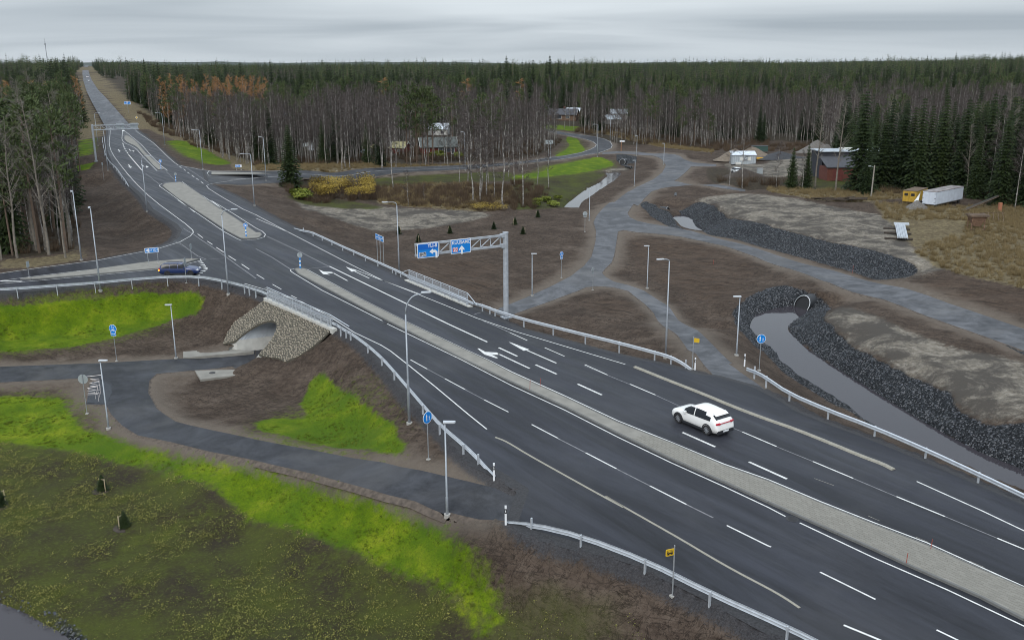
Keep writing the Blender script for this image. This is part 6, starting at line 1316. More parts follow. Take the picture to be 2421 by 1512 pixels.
# ================================================================= CARS
M_tyre = mat('tyre_rubber', (.018, .018, .02), .8, var=.1); M_rim = mat('alloy_rim', (.5, .52, .55), .3, .7, var=.05); M_glass = mat('car_glass', (.012, .015, .02), .12, var=.02, spec=.3); M_trim = mat('black_trim', (.02, .022, .026), .55, var=.1)
M_lred = mat('tail_lamp', (.42, .012, .03), .2, var=.02); M_hl = mat('headlamp', (.75, .78, .8), .1, var=.02)
def paint(name, c, r=.28): 
    m = mat(name, c, r, var=.02); m.node_tree.nodes['Principled BSDF'].inputs['Coat Weight'].default_value = .6; m.node_tree.nodes['Principled BSDF'].inputs['Coat Roughness'].default_value = .05; return m
def car(label, loc_, rz, col, L, Wd, zr, zb, prof, wheels, glass, wr=.35, kind='suv', cat='car', alloy=True, lights=True):
    """x forward. prof: (x, roof/hood height, belt height, half width bottom, half width belt, half width roof)"""
    t_ = thing('car', label, cat, loc_, rz)
    pr = np.array(prof); xs = np.linspace(pr[0, 0], pr[-1, 0], 57)
    def ip(k):
        y = np.interp(xs, pr[:, 0], pr[:, k])
        for _ in range(2): y[1:-1] = (y[:-2]+2*y[1:-1]+y[2:])/4
        return y
    zt_, zbelt, wb_, wm_, wt_ = [ip(k) for k in (1, 2, 3, 4, 5)]; zlo = ip(6)
    def sect(i):
        x = xs[i]; b0, z1, z2 = zlo[i], zbelt[i], zt_[i]; zm_ = b0+(z1-b0)*.45
        half = [(0, b0), (wb_[i]*.8, b0), (wb_[i]*.97, b0+.06), (wm_[i], zm_), (wm_[i]*.995, b0+(z1-b0)*.75), (wm_[i]*.965, z1), (wm_[i]*.965+(wt_[i]-wm_[i]*.965)*.5, z1+(z2-z1)*.55), (wt_[i], z1+(z2-z1)*.9), (wt_[i]*.8, z1+(z2-z1)*.985), (0, z2)]
        return [(x, y, z) for y, z in half]
    S = [sect(i) for i in range(57)]; K = 10; vs = []; fs = []
    for s in S: vs += [(x, y, z) for x, y, z in s]+[(x, -y, z) for x, y, z in s[1:-1][::-1]]
    KK = 18
    def arch(x): return any(abs(x-wx) < wr*1.12 for wx in wheels)
    for i in range(56):
        for j in range(KK): fs.append((i*KK+j, (i+1)*KK+j, (i+1)*KK+(j+1) % KK, i*KK+(j+1) % KK))
    fs.append(tuple(range(KK))); fs.append(tuple(56*KK+k for k in range(KK))[::-1])
    body = MB().add(vs, fs).obj('body', col, t_, True)
    def skin(i0, i1, j0, j1, side, off=.012):
        v, f = [], []; n_ = j1-j0+1
        for i in range(i0, i1+1):
            for j in range(j0, j1+1):
                a = Vector(S[i][j]); nb2 = Vector(S[i][min(j+1, K-1)])-Vector(S[i][max(j-1, 0)]); na = Vector(S[min(i+1, 56)][j])-Vector(S[max(i-1, 0)][j]); nn = na.cross(nb2)
                if nn.length < 1e-6: nn = Vector((0, 0, 1))
                nn.normalize()
                if nn.dot(a-Vector((a.x, 0, .6))) < 0: nn = -nn
                a = a+nn*off; v.append((a.x, a.y*side, a.z))
        for i in range(i1-i0):
            for j in range(j1-j0): f.append((i*n_+j, i*n_+j+1, (i+1)*n_+j+1, (i+1)*n_+j))
        return v, f
    ix = lambda x: int(np.argmin(abs(xs-x)))
    for x0, x1 in glass['side']:
        for sd_ in (1, -1): MB().add(*skin(ix(x0), ix(x1), 5, 7, sd_)).obj('side_window', M_glass, t_, True)
    for x0, x1 in glass.get('low', ()):
        for sd_ in (1, -1): MB().add(*skin(ix(x0), ix(x1), 5, 6, sd_)).obj('side_window', M_glass, t_, True)
    for nm_, (x0, x1) in (('windscreen', glass['front']), ('rear_window', glass['rear'])):
        v1_, f1_ = skin(ix(x0), ix(x1), 7, 9, 1, .014); v2_, f2_ = skin(ix(x0), ix(x1), 7, 9, -1, .014); MB().add(v1_, f1_).add(v2_, f2_).obj(nm_, M_glass, t_, True)
    for wx in wheels:
        for sd_ in (1, -1):
            w_ = bpy.data.objects.new('wheel', None); COL.objects.link(w_); w_.parent = t_; w_.location = (wx, sd_*(Wd/2-.07), wr)
            m = MB(); n = 28
            for (r0, y0), (r1, y1) in zip([(wr*.66, .1), (wr*.95, .105), (wr, .07), (wr, -.09), (wr*.9, -.11)], [(wr*.95, .105), (wr, .07), (wr, -.09), (wr*.9, -.11), (wr*.5, -.11)]):
                o_ = len(m.v)
                for k in range(n):
                    a = 2*math.pi*k/n; m.v += [(r0*math.cos(a), sd_*y0, r0*math.sin(a)), (r1*math.cos(a), sd_*y1, r1*math.sin(a))]
                for k in range(n): m.f.append([o_+2*k, o_+2*((k+1) % n), o_+2*((k+1) % n)+1, o_+2*k+1]); m.m.append(0)
            m.obj('tyre', M_tyre, w_, True)
            MB().add([(wr*.67*math.cos(2*math.pi*k/24), sd_*.06, wr*.67*math.sin(2*math.pi*k/24)) for k in range(24)], [tuple(range(24))]).obj('rim_disc', M_trim, w_)
            if alloy:
                m = MB()
                for k in range(10): a = 2*math.pi*k/10; m.box((wr*.36*math.cos(a), sd_*.085, wr*.36*math.sin(a)), (wr*.6, .03, .045), 0, ry=-a)
                m.tube([(0, sd_*.07, 0), (0, sd_*.11, 0)], .06, 10); m.obj('rim', M_rim, w_)
            m = MB(); A = [math.pi*k/14 for k in range(-1, 16)]; r0, r1 = wr*1.04, wr*1.26
            for k in range(len(A)-1):
                q = [(wx+r*math.cos(a), sd_*(Wd/2+.006), wr+r*math.sin(a)) for a in (A[k], A[k+1]) for r in (r0, r1)]; q2 = [(x, sd_*(Wd/2-.2), z) for x, _, z in q]
                m.add(q+q2, [(0, 1, 3, 2), (0, 2, 6, 4), (1, 5, 7, 3)])
            m.obj('arch_trim', M_trim, t_)
            MB().add([(wx+r0*1.02*math.cos(a), sd_*(Wd/2-.004), wr+r0*1.02*math.sin(a)) for a in A], [tuple(range(len(A)))]).obj('wheel_well', M_trim, t_)
    x0, x1 = min(wheels)+wr*1.1, max(wheels)-wr*1.1
    for sd_ in (1, -1):
        MB().box(((x0+x1)/2, sd_*(Wd/2-.03), zb+.1), (x1-x0, .08, .16)).obj('sill', M_trim, t_)
        MB().box((glass['front'][0]+.28, sd_*(Wd/2+.06), glass['mz']), (.16, .2, .15)).obj('mirror', col, t_)
    return t_, S, xs
# white crossover, seen from behind; heading up the road
prof = [(-2.23, .62, .58, .72, .80, .55, .36), (-2.2, .98, .92, .78, .87, .62, .3), (-2.12, 1.12, 1.0, .82, .9, .66, .25), (-1.98, 1.22, 1.04, .84, .91, .7, .24), (-1.62, 1.52, 1.06, .86, .915, .67, .22), (-1.3, 1.585, 1.05, .88, .917, .69, .2), (-.6, 1.62, 1.03, .89, .917, .7, .2), (0, 1.62, 1.02, .89, .917, .7, .2), (.3, 1.57, 1.01, .89, .917, .7, .2), (.75, 1.33, 1.0, .89, .917, .72, .2), (1.15, 1.06, .985, .88, .915, .74, .2), (1.6, 1.0, .93, .86, .905, .7, .2), (2.0, .9, .83, .8, .87, .7, .2), (2.2, .74, .68, .7, .78, .5, .24), (2.25, .55, .5, .6, .66, .4, .3)]
cf, cr = np.array(Gz(2640*.59107+565*.0782, 1580*.59107+835*.0782)), np.array(Gz(2640*.59107+1410*.0782, 1580*.59107+1195*.0782))
d_ = unit((cf-cr)[:2]); side = np.array([d_[1], -d_[0]]); 
if side @ (-cf[:2]) < 0: side = -side
cc = (cf[:2]+cr[:2])/2-side*.86; wbm = np.linalg.norm((cf-cr)[:2]); print('CAR wheelbase', wbm)
wt, S_, xs_ = car('white electric crossover driving away up the highway with a full-width red tail strip', (cc[0], cc[1], .002), math.atan2(d_[1], d_[0]), paint('white_car_paint', (.8, .8, .79)), 4.46, 1.834, 1.62, .2, prof, (1.365, -1.365), {'side': [(-1.12, -.18), (-.1, .92)], 'low': [(-1.6, -1.12)], 'front': (.42, 1.05), 'rear': (-2.02, -1.66), 'mz': 1.06}, .36)
MB().box((-2.2, 0, .98), (.05, 1.3, .05)).obj('tail_strip', M_lred, wt)
for s_ in (1, -1):
    MB().box((-2.1, s_*.66, .97), (.2, .34, .11), s_*-.32).obj('tail_lamp', M_lred, wt); MB().box((1.98, s_*.66, .76), (.3, .26, .1), s_*-.5).obj('headlamp', M_glass, wt)
MB().box((-2.22, 0, .37), (.1, 1.5, .24)).obj('bumper', M_trim, wt); MB().box((-2.28, 0, .42), (.02, .5, .11)).obj('number_plate', M_sw, wt); MB().box((-1.72, 0, 1.485), (.34, 1.2, .035), 0, ry=-.42).obj('roof_spoiler', paint('white_car_paint', (.8, .8, .79)), wt)
# blue estate, waiting at the junction
prof = [(-2.34, .8, .74, .72, .8, .55, .4), (-2.3, .95, .9, .78, .85, .62, .3), (-2.22, 1.2, .93, .8, .87, .67, .26), (-2.0, 1.42, .94, .82, .875, .67, .22), (-1.5, 1.47, .94, .84, .875, .68, .2), (-.5, 1.49, .93, .85, .875, .69, .2), (.1, 1.48, .92, .85, .875, .69, .2), (.45, 1.4, .91, .85, .875, .69, .2), (.95, 1.05, .9, .85, .875, .68, .2), (1.2, .98, .88, .84, .87, .7, .2), (1.75, .9, .82, .8, .86, .66, .2), (2.15, .76, .7, .74, .8, .55, .2), (2.3, .6, .56, .66, .7, .45, .28)]
r_, f_ = np.array(Gz(*T('E3', (665, 752))[0])), np.array(Gz(*T('E3', (1225, 742))[0])); d_ = unit((f_-r_)[:2]); side = np.array([d_[1], -d_[0]])
if side @ (-f_[:2]) < 0: side = -side
cc = (r_[:2]+f_[:2])/2-side*.8; cc[1] += .0; print('ESTATE wheelbase', np.linalg.norm((f_-r_)[:2]))
M_bluec = paint('blue_car_paint', (.012, .027, .105), .3)
et, S_, xs_ = car('dark blue estate car with roof rails waiting at the junction', (cc[0], cc[1], .002), math.atan2(d_[1], d_[0]), M_bluec, 4.68, 1.75, 1.49, .2, prof, (1.37, -1.33), {'side': [(-2.02, -1.1), (-1.0, -.12), (-.04, .8)], 'front': (.42, .98), 'rear': (-2.28, -2.06), 'mz': .98}, .31, alloy=False)
M_ind = mat('indicator_lit', (1, .35, .02), .3, emit=((1, .33, .03), 2.5))
for s_ in (1, -1):
    MB().box((2.12, s_*.6, .68), (.3, .3, .14), s_*-.45).obj('headlamp', M_hl, et); MB().box((-2.27, s_*.72, .84), (.14, .22, .28)).obj('tail_lamp', M_lred, et)
    MB().box((-.8, s_*.63, 1.5), (1.9, .035, .04)).obj('roof_rail', M_trim, et)
MB().box((-2.31, -.78, .74), (.16, .16, .14)).obj('indicator', M_ind, et)
# tiny vehicles far up the highway and the parked car in the yard
def far_car(label, p, rz, c, name):
    prof = [(-2.2, .8, .75, .8, .85, .6, .25), (-2.1, 1.2, .9, .82, .86, .6, .22), (-1.7, 1.45, .92, .84, .87, .6, .2), (.2, 1.47, .9, .84, .87, .6, .2), (1.0, 1.0, .88, .84, .87, .68, .2), (2.0, .78, .72, .76, .8, .6, .2), (2.2, .6, .56, .7, .74, .5, .25)]
    return car(label, p, rz, paint(name, c), 4.4, 1.74, 1.47, .2, prof, (1.3, -1.3), {'side': [(-1.7, .75)], 'front': (.3, .95), 'rear': (-2.05, -1.75), 'mz': .95}, .31, alloy=False)
hx = math.atan2(-1, .3)
p = hit(*T('A2', (2132, 1168))[0]); far_car('white van-like car parked in the yard in front of the grey cabin', p, R_(-80), (.75, .76, .78), 'white_paint_old')
def onroad(px, py):
    best = min(FARC, key=lambda q: abs(proj([q])[0][1]-py)); d = rays([(px, py)])[0]; tt = best[1]/d[1]; return (d[0]*tt, best[1], best[2])
pv = onroad(*T('A0', (840, 294))[0]); far_car('tiny white car far up the highway', pv, R_(110), (.7, .7, .72), 'white_paint_old')
for q_, lb_ in (((822, 258), 'tiny pale car in the distance on the highway, left of a pair'), ((832, 258), 'tiny pale car in the distance on the highway, right of a pair')):
    pv = onroad(*T('A0', q_)[0]); far_car(lb_, pv, R_(110), (.6, .55, .56), 'pale_paint')
# ================================================================= BUILDINGS AND YARD
def wallmat(n, c, v=.15): return mat(n, c, .8, var=v, scale=1.5, detail=6)
M_redw = wallmat('red_timber', (.15, .03, .022)); M_brw = wallmat('brown_brick', (.14, .09, .06)); M_whw = wallmat('white_trim', (.6, .6, .57)); M_roofg = wallmat('grey_roof', (.09, .1, .095), .25); M_roofd = wallmat('dark_roof', (.06, .062, .072)); M_win = mat('window_glass', (.05, .06, .075), .15); M_roofw = wallmat('white_roof', (.55, .6, .66)); M_brick = wallmat('red_brick', (.13, .042, .03)); M_cab = wallmat('cabin_panel', (.36, .4, .43)); M_yellw = wallmat('yellow_wall', (.5, .45, .28))
HOUSES = []
def house(name, label, at_, W, Dp, hw_, hr, yaw, wall, roof, wins=(), chimney=None, over=.4, gable_wins=(), cat='house', trim=True):
    b = hit(*at_); t_ = thing(name, label, cat, b, R_(yaw)); HOUSES.append((b, max(W, Dp)/2+3, at_, W))
    m = MB(); y0, y1 = -Dp/2, Dp/2; x0, x1 = -W/2, W/2
    m.add([(x0, y0, -.5), (x1, y0, -.5), (x1, y1, -.5), (x0, y1, -.5), (x0, y0, hw_), (x1, y0, hw_), (x1, y1, hw_), (x0, y1, hw_), (x0, 0, hw_+hr*.97), (x1, 0, hw_+hr*.97)], [(0, 1, 5, 4), (2, 3, 7, 6), (1, 2, 6, 9, 5), (3, 0, 4, 8, 7)]); m.obj('wall', wall, t_)
    m = MB(); s_ = hr/(Dp/2); th_ = .14
    for sg in (-1, 1):
        e_y = sg*(Dp/2+over); ez = hw_-over*s_
        m.add([(x0-over, 0, hw_+hr), (x1+over, 0, hw_+hr), (x1+over, e_y, ez), (x0-over, e_y, ez), (x0-over, 0, hw_+hr+th_), (x1+over, 0, hw_+hr+th_), (x1+over, e_y, ez+th_), (x0-over, e_y, ez+th_)], [(0, 1, 2, 3), (4, 5, 6, 7), (0, 3, 7, 4), (1, 2, 6, 5), (2, 3, 7, 6)])
    rf = m.obj('roof', roof, t_)
    if trim:
        m = MB()
        for x in (x0-over-.02, x1+over+.02):
            for sg in (-1, 1): m.add([(x-.04, 0, hw_+hr-.1), (x-.04, sg*(Dp/2+over), hw_-over*s_-.1), (x-.04, sg*(Dp/2+over), hw_-over*s_+.16), (x-.04, 0, hw_+hr+.16), (x+.04, 0, hw_+hr-.1), (x+.04, sg*(Dp/2+over), hw_-over*s_-.1), (x+.04, sg*(Dp/2+over), hw_-over*s_+.16), (x+.04, 0, hw_+hr+.16)], [(0, 1, 2, 3), (4, 5, 6, 7), (0, 1, 5, 4), (3, 2, 6, 7)])
        m.obj('bargeboard', M_whw, rf)
    if chimney is not None: MB().box((chimney, .3, hw_+hr+.4), (.8, .7, 1.6)).obj('chimney', M_brick, rf)
    for (wx, wz, ww, wh) in wins:
        f_ = MB().box((wx, y0-.02, wz), (ww+.2, .06, wh+.2)).obj('window', M_whw, t_); MB().box((wx-ww/4, y0-.055, wz), (ww/2-.05, .03, wh)).obj('pane', M_win, f_); MB().box((wx+ww/4, y0-.055, wz), (ww/2-.05, .03, wh)).obj('pane', M_win, f_)
    for (wy, wz, ww, wh) in gable_wins:
        f_ = MB().box((x0-.02, wy, wz), (.06, ww+.2, wh+.2)).obj('window', M_whw, t_); MB().box((x0-.055, wy, wz), (.03, ww, wh)).obj('pane', M_win, f_)
    return t_
house('house', 'red timber house with a mossy grey roof behind bare birches', (1035, 362), 11, 7.5, 2.5, 2.4, 12, M_redw, M_roofg, [(-3.6, 1.4, .9, 1.1), (.5, 1.3, 1.2, 1.3), (2.4, 1.3, 2.4, 1.4), (4.4, 1.0, .9, 1.9)], None, .6)
house('shed', 'small red shed with a leaf-strewn roof left of the red house', (948, 362), 5, 4.5, 2.0, 1.5, -25, M_redw, wallmat('leafy_roof', (.3, .27, .14), .4), [(.6, 1.0, .9, .7)], None, .4, cat='shed')
house('house', 'narrow brown gabled house behind the red timber house', (988, 322), 4.5, 5, 5.2, 1.8, 60, M_brw, M_roofd, [(0, 3.8, .9, 1.0)], 0)
house('house', 'low house with a snow-white roof behind the red timber house', (1038, 318), 8, 6, 2.4, 2.0, -8, M_whw, M_roofw, [(-1.5, 1.2, 1.2, .9), (2, 1.2, 1.2, .9)])
house('house', 'dark house with a broad roof and white verandah rail in the left wood', (702, 298), 11, 8, 3.0, 3.4, 8, wallmat('dark_timber', (.09, .075, .06)), M_roofd, [(-2, 1.6, 3.2, 1.0), (2.5, 1.6, 2.0, 1.0)], None, .8)
house('house', 'long brown brick house with a grey roof above the road bend', (1322, 284), 18, 8, 3.1, 2.4, -14, M_brw, M_roofd, [(-7, 1.8, 1.0, 1.2), (-.5, 1.7, 4.6, 1.6), (5, 1.7, 1.4, 1.1)], 2.6, .6, [(1.8, 1.8, .8, .8), (-.9, 1.6, 1.2, 1.4)])
house('house', 'brown two-storey gabled house left of the long brick house', (1268, 277), 8, 7, 5.2, 2.2, 62, M_brw, M_roofd, [(-1.6, 3.6, 1.0, 1.2), (1.8, 3.6, .8, 1.0)], 1)
house('house', 'brick annex under a bright bluish white roof', (1357, 279), 7, 7, 3.4, 1.6, -20, M_brw, M_roofw, [(0, 1.6, 1.6, 1.2)])
house('shed', 'small grey-roofed barn, taller of two, right of the road lamp', (1463, 284), 8, 6, 3.4, 1.8, -10, wallmat('grey_timber', (.2, .19, .18)), wallmat('metal_roof', (.36, .4, .44)), [], None, cat='barn')
house('shed', 'low pale-roofed outbuilding in front of the grey barn', (1446, 292), 7, 6, 2.2, 1.5, 22, wallmat('grey_timber', (.2, .19, .18)), wallmat('metal_roof', (.36, .4, .44)), [], None, cat='barn')
# yard cabin
b = hit(1758, 388.5); t_ = thing('site_cabin', 'light grey site cabin with a white roof in front of sand heaps', 'cabin', b, R_(-3)); HOUSES.append((b, 6, (1758, 388), 8))
MB().box((0, 1.5, 1.25), (6.7, 3, 2.5)).obj('body', M_cab, t_); MB().add([(-3.5, -.2, 2.5), (3.5, -.2, 2.5), (3.5, 3.2, 3.3), (-3.5, 3.2, 3.3), (-3.5, -.2, 2.62), (3.5, -.2, 2.62), (3.5, 3.2, 3.42), (-3.5, 3.2, 3.42)], [(0, 1, 2, 3), (4, 5, 6, 7), (0, 1, 5, 4), (1, 2, 6, 5), (0, 3, 7, 4)]).obj('roof', M_roofw, t_)
for x in (-.6, 1.5): MB().box((x, -.03, 1.5), (.9, .05, .95)).obj('window', M_whw, t_)
for k in range(12): MB().box((-3.2+.58*k, -.012, 1.25), (.03, .02, 2.4)).obj('panel_joint', M_roofd, t_)
MB().box((-1.6, -.5, .3), (1.5, .9, .6)).obj('step', M_whw, t_)
# brick industrial building behind the spruces
b = hit(2035, 427); t_ = thing('brick_building', 'red brick workshop with stepped dark roofs behind the tall spruce', 'building', b, R_(3)); HOUSES.append((b, 13, (2030, 427), 20))
MB().box((-1, 2.5, 1.4), (14, 5, 3.4)).obj('wall', M_brick, t_); MB().box((2, 8.5, 3.0), (19, 7, 6.2)).obj('upper_wall', wallmat('dark_fascia', (.03, .032, .042)), t_)
MB().add([(-8.3, -.3, 3.0), (6.3, -.3, 3.0), (6.3, 5.0, 5.0), (-8.3, 5.0, 5.0), (-8.3, -.3, 3.2), (6.3, -.3, 3.2), (6.3, 5.0, 5.2), (-8.3, 5.0, 5.2)], [(0, 1, 2, 3), (4, 5, 6, 7), (0, 1, 5, 4), (1, 2, 6, 5), (0, 3, 7, 4)]).obj('roof', M_roofd, t_); MB().box((2, 8.5, 6.2), (19.6, 7.6, .2)).obj('upper_roof', wallmat('metal_roof', (.36, .4, .44)), t_); MB().box((-.5, 9, 6.5), (3, 1, .5)).obj('rooflight', M_whw, t_)
for k in range(3): MB().box((-5.5+4*k, -.03, 1.3), (2.4, .06, 2.4)).obj('door', wallmat('door_red', (.13, .035, .03)), t_)
house('house', 'pale yellow house glimpsed between the right-hand spruces', (2200, 368), 12, 7, 3.4, 2.0, 5, M_yellw, M_roofg, [(-3.5, 1.8, 1.0, 1.1), (-1, 1.8, 1.0, 1.1), (2, 1.8, 1.0, 1.1)])
for (px, py, w_, h_, lab, c_) in [(728, 346, 4.2, 1.3, 'white greenhouse tarpaulin among dark bushes in the left wood', (.4, .43, .42)), (735, 355, 1.8, 1.6, 'pale boxy crate below the greenhouse tarpaulin', (.5, .52, .55)), (757, 334, 3.0, .6, 'light flat cover behind the greenhouse tarpaulin', (.5, .5, .45)), (860, 361, 5, 1.0, 'grey covered boat hull among the birches', (.3, .33, .34)), (883, 350, 3, 1.1, 'yellowish leafy tarpaulin beside the boat hull', (.42, .38, .2))]:
    b = hit(px, py); m = MB(); m.add([(-w_/2, -1, 0), (w_/2, -1, 0), (w_/2, 1, 0), (-w_/2, 1, 0), (-w_*.4, -.5, h_), (w_*.42, -.4, h_*.9), (w_*.35, .5, h_), (-w_*.4, .4, h_*.85)], [(0, 1, 5, 4), (1, 2, 6, 5), (2, 3, 7, 6), (3, 0, 4, 7), (4, 5, 6, 7)]); o = m.obj('covered_object', mat(lab[:20].replace(' ', '_'), c_, .6, var=.3, scale=2), loc=b); o.rotation_euler = (0, 0, random.uniform(-.3, .3)); tag(o, lab, 'tarpaulin' if 'tarp' in lab or 'cover' in lab else 'crate')
def heap(at_, rx, ry, h_, m_, label, n=20):
    b = hit(*at_); vs = [(0, 0, h_)]; fs = []; k = 0
    for r in (.2, .45, .7, .9, 1.08):
        for i in range(n):
            a = 2*math.pi*i/n; q = 1+.12*math.sin(3*a+h_)+.08*random.uniform(-1, 1); vs.append((rx*r*q*math.cos(a), ry*r*q*math.sin(a), h_*max(0, 1-r)*(1+.08*random.uniform(-1, 1))-(.15 if r > 1 else 0)))
    for i in range(n): fs.append((0, 1+i, 1+(i+1) % n))
    for j in range(4):
        for i in range(n): fs.append((1+j*n+i, 1+(j+1)*n+i, 1+(j+1)*n+(i+1) % n, 1+j*n+(i+1) % n))
    o = MB().add(vs, fs).obj('heap', m_, loc=b, sm=True); tag(o, label, 'heap'); return o
M_sandh = mat('heap_sand', (.15, .12, .092), .95, var=.25, scale=2, detail=6, bump=.4); M_dark = mat('heap_soil', (.045, .035, .028), .95, var=.35, scale=2.5, detail=6, bump=.5); M_gravh = mat('heap_gravel', (.13, .12, .11), .95, var=.3, scale=5, detail=6, bump=.5)
heap((1737, 377), 6, 5, 3.2, M_sandh, 'tall sand heap peeking out left behind the grey cabin'); heap((1777, 375), 7, 5, 3.5, M_sandh, 'wide sand heap right behind the grey cabin'); heap((1757, 417), 5, 3, 1.9, M_dark, 'dark soil heap in front of the grey cabin')
heap((1842, 374), 7, 4, 2.0, mat('heap_crushed', (.04, .042, .048), .95, var=.4, scale=5), 'low dark crushed-rock heap right of the cabin'); heap((1931, 360), 6, 5, 3.8, M_gravh, 'round grey gravel heap behind the young yard spruces'); heap((1953, 362), 4, 4, 2.8, M_gravh, 'smaller gravel heap in front of the brick workshop')
b = hit(1795, 360); t_ = thing('skip_container', 'dark green open skip container behind the sand heap', 'container', b, R_(-10)); MB().prism([(-2.4, -1), (2.4, -1), (2.4, 1), (-2.4, 1)], .3, 1.9).obj('body', mat('skip_green', (.03, .07, .06), .6), t_); MB().box((0, 0, 1.95), (5.0, 2.2, .12)).obj('rim', M_trim, t_)
b = hit(1797, 379); tag(MB().prism([(-1.1, -.8), (1.2, -.6), (.9, .8), (-.9, .7)], 0, .8).obj('yellow_cover', mat('yellow_tarp', (.6, .33, .02), .6, var=.2), loc=b), 'bright yellow cover on the ground right of the grey cabin', 'tarpaulin')
b = hit(1796, 411); t_ = thing('waste_bin', 'grey waste bin in the yard right of the dark soil heap', 'bin', b); MB().box((0, 0, .65), (1.3, .9, 1.2)).obj('body', M_back, t_); MB().box((0, 0, 1.3), (1.4, 1, .12)).obj('lid', M_tip, t_)
# box trailers
def trailer(label, c0, c1, c2, h_, lift, body, roof, doors, zg=None, rust=False):
    A, B, C_ = [np.array(hit(*p)) for p in (c0, c1, c2)]
    A, B, C_ = [np.array(Gz(p[0], p[1], A[2])) for p in (c0, c1, c2)]
    u = (B-A)[:2]; wd_ = np.linalg.norm(u); L_ = np.linalg.norm((C_-B)[:2]); yaw = math.atan2((C_-B)[1], (C_-B)[0]); t_ = thing('box_trailer', label, 'trailer', (B[0], B[1], A[2]), yaw)
    sgn = 1 if np.cross(unit((C_-B)[:2]), u*-1) > 0 else -1; wd_ = 2.45; L_ = min(max(L_, 5), 11.5)
    MB().box((L_/2, sgn*wd_/2, lift+h_/2), (L_, wd_, h_)).obj('body', body, t_); MB().box((L_/2, sgn*wd_/2, lift+h_+.04), (L_+.1, wd_+.1, .1)).obj('roof', roof, t_)
    for k in (0, 1):
        d0 = MB().box((-.03, sgn*(wd_*.25+wd_*.5*k), lift+h_/2), (.05, wd_*.47, h_*.94)).obj('door', body if doors else M_yel2, t_)
        if not doors: MB().box((-.07, sgn*(wd_*.25+wd_*.5*k), lift+h_*.68), (.03, wd_*.26, h_*.24)).obj('window', M_blk, d0)
        else:
            for zz in (.15, .5, .85): MB().box((-.07, sgn*(wd_*(.04+.92*k)), lift+h_*zz), (.04, .3, .06)).obj('hinge', M_trim, d0)
    MB().box((L_/2, -sgn*.0, lift+.03), (L_, .06, .12)).obj('side_rail', M_tip, t_)
    for x in (.8, L_-1.2):
        for y in (.2, wd_-.2): MB().tube([(x, sgn*y-.1, .45), (x, sgn*y+.1, .45)], .42, 14).obj('wheel', M_tyre, t_)
    return t_
M_yel2 = mat('faded_yellow', (.42, .26, .03), .7, var=.2, scale=2); M_rust = mat('rust_roof', (.12, .085, .06), .9, var=.4, scale=1.5); M_whp = mat('white_trailer_panel', (.55, .6, .68), .5, var=.1, scale=1); M_rp = mat('trailer_roof', (.22, .2, .2), .8, var=.5, scale=1.2)
trailer('long white box trailer with a streaked roof in the dry grass', (2179, 491), (2209.5, 493.5), (2277.5, 478), 2.3, .7, M_whp, M_rp, True)
trailer('short faded yellow box trailer with two rear windows', (2137, 484), (2164, 486), (2190, 477), 2.0, .6, M_yel2, M_rust, False)
b = hit(2172, 490); o = MB().add([(0, 0, 2.9), (.2, .5, 2.6), (-1.6, .3, .2), (-1.9, -.2, .1), (-.6, -.3, .4), (-.2, -.1, 1.4), (-1.0, .1, 1.0)], [(0, 1, 6, 5), (5, 6, 2, 4), (4, 2, 3)]).obj('torn_panel', mat('torn_white_panel', (.6, .62, .63), .7), loc=b); tag(o, 'torn white panel leaning between the two trailers', 'panel'); o.modifiers.new('s', 'SOLIDIFY').thickness = .05
heap((2166, 492), 2.2, 1.6, 1.5, M_gravh, 'small gravel heap at the foot of the white trailer')
# conveyor and hopper
b = hit(2275, 500); c_ = GY(2391, 451, b[1]+9); t_ = thing('conveyor', 'old dark conveyor ramp rising to the right in dry grass', 'conveyor', b); d3 = np.array(c_)-np.array(b); d3 = d3*1.0
for y in (-.35, .35): MB().tube([(0, y, .1), (d3[0], d3[1]+y, max(2.5, d3[2]))], .1, 5).obj('side_beam', M_rust, t_)
q = MB(); e3 = np.array([d3[0], d3[1], max(2.5, d3[2])]); nrmv = np.array([0, .34, 0])
q.add([tuple(-nrmv+(0, 0, .25)), tuple(nrmv+(0, 0, .25)), tuple(e3+nrmv+(0, 0, .15)), tuple(e3-nrmv+(0, 0, .15))], [(0, 1, 2, 3)]).obj('belt', mat('conveyor_belt', (.05, .045, .04), .9, var=.3), t_)
for f in (.45, .8): 
    for s_ in (-.5, .5): MB().tube([(e3[0]*f, e3[1]*f+s_, -.2), (e3[0]*f, e3[1]*f, e3[2]*f)], .05, 5).obj('leg', M_rust, t_)
b = hit(2306, 544); t_ = thing('hopper', 'rusty feed hopper frame standing in tall dry grass', 'machine', b, R_(-5)); k_ = 1.15
for x in (-1, 1):
    for y in (-.8, .8): MB().box((x*k_*.85, y, 1.0), (.12, .12, 2.1)).obj('leg', mat('rust_frame', (.2, .12, .08), .9, var=.3), t_)
MB().box((0, -.8, 2.0), (2.4, .15, .15)).obj('crossbar', M_rust, t_); MB().box((0, -.8, .25), (2.4, .15, .15)).obj('crossbar', M_rust, t_)
MB().add([(-.5, -.4, .7), (.5, -.4, .7), (.5, .4, .7), (-.5, .4, .7), (-1.2, -1, 2.2), (1.2, -1, 2.2), (1.2, 1, 2.2), (-1.2, 1, 2.2)], [(0, 1, 5, 4), (1, 2, 6, 5), (2, 3, 7, 6), (3, 0, 4, 7), (0, 1, 2, 3)]).obj('funnel', mat('rust_frame', (.2, .12, .08), .9, var=.3), t_)
for k in range(3): MB().box((0, -1.1+.9*k, 2.45), (3.0, .5, .25)).obj('board', M_rust, t_)
b = hit(2345, 525); t_ = thing('rusty_frame', 'low rusty lattice frame right of the hopper', 'machine', b)
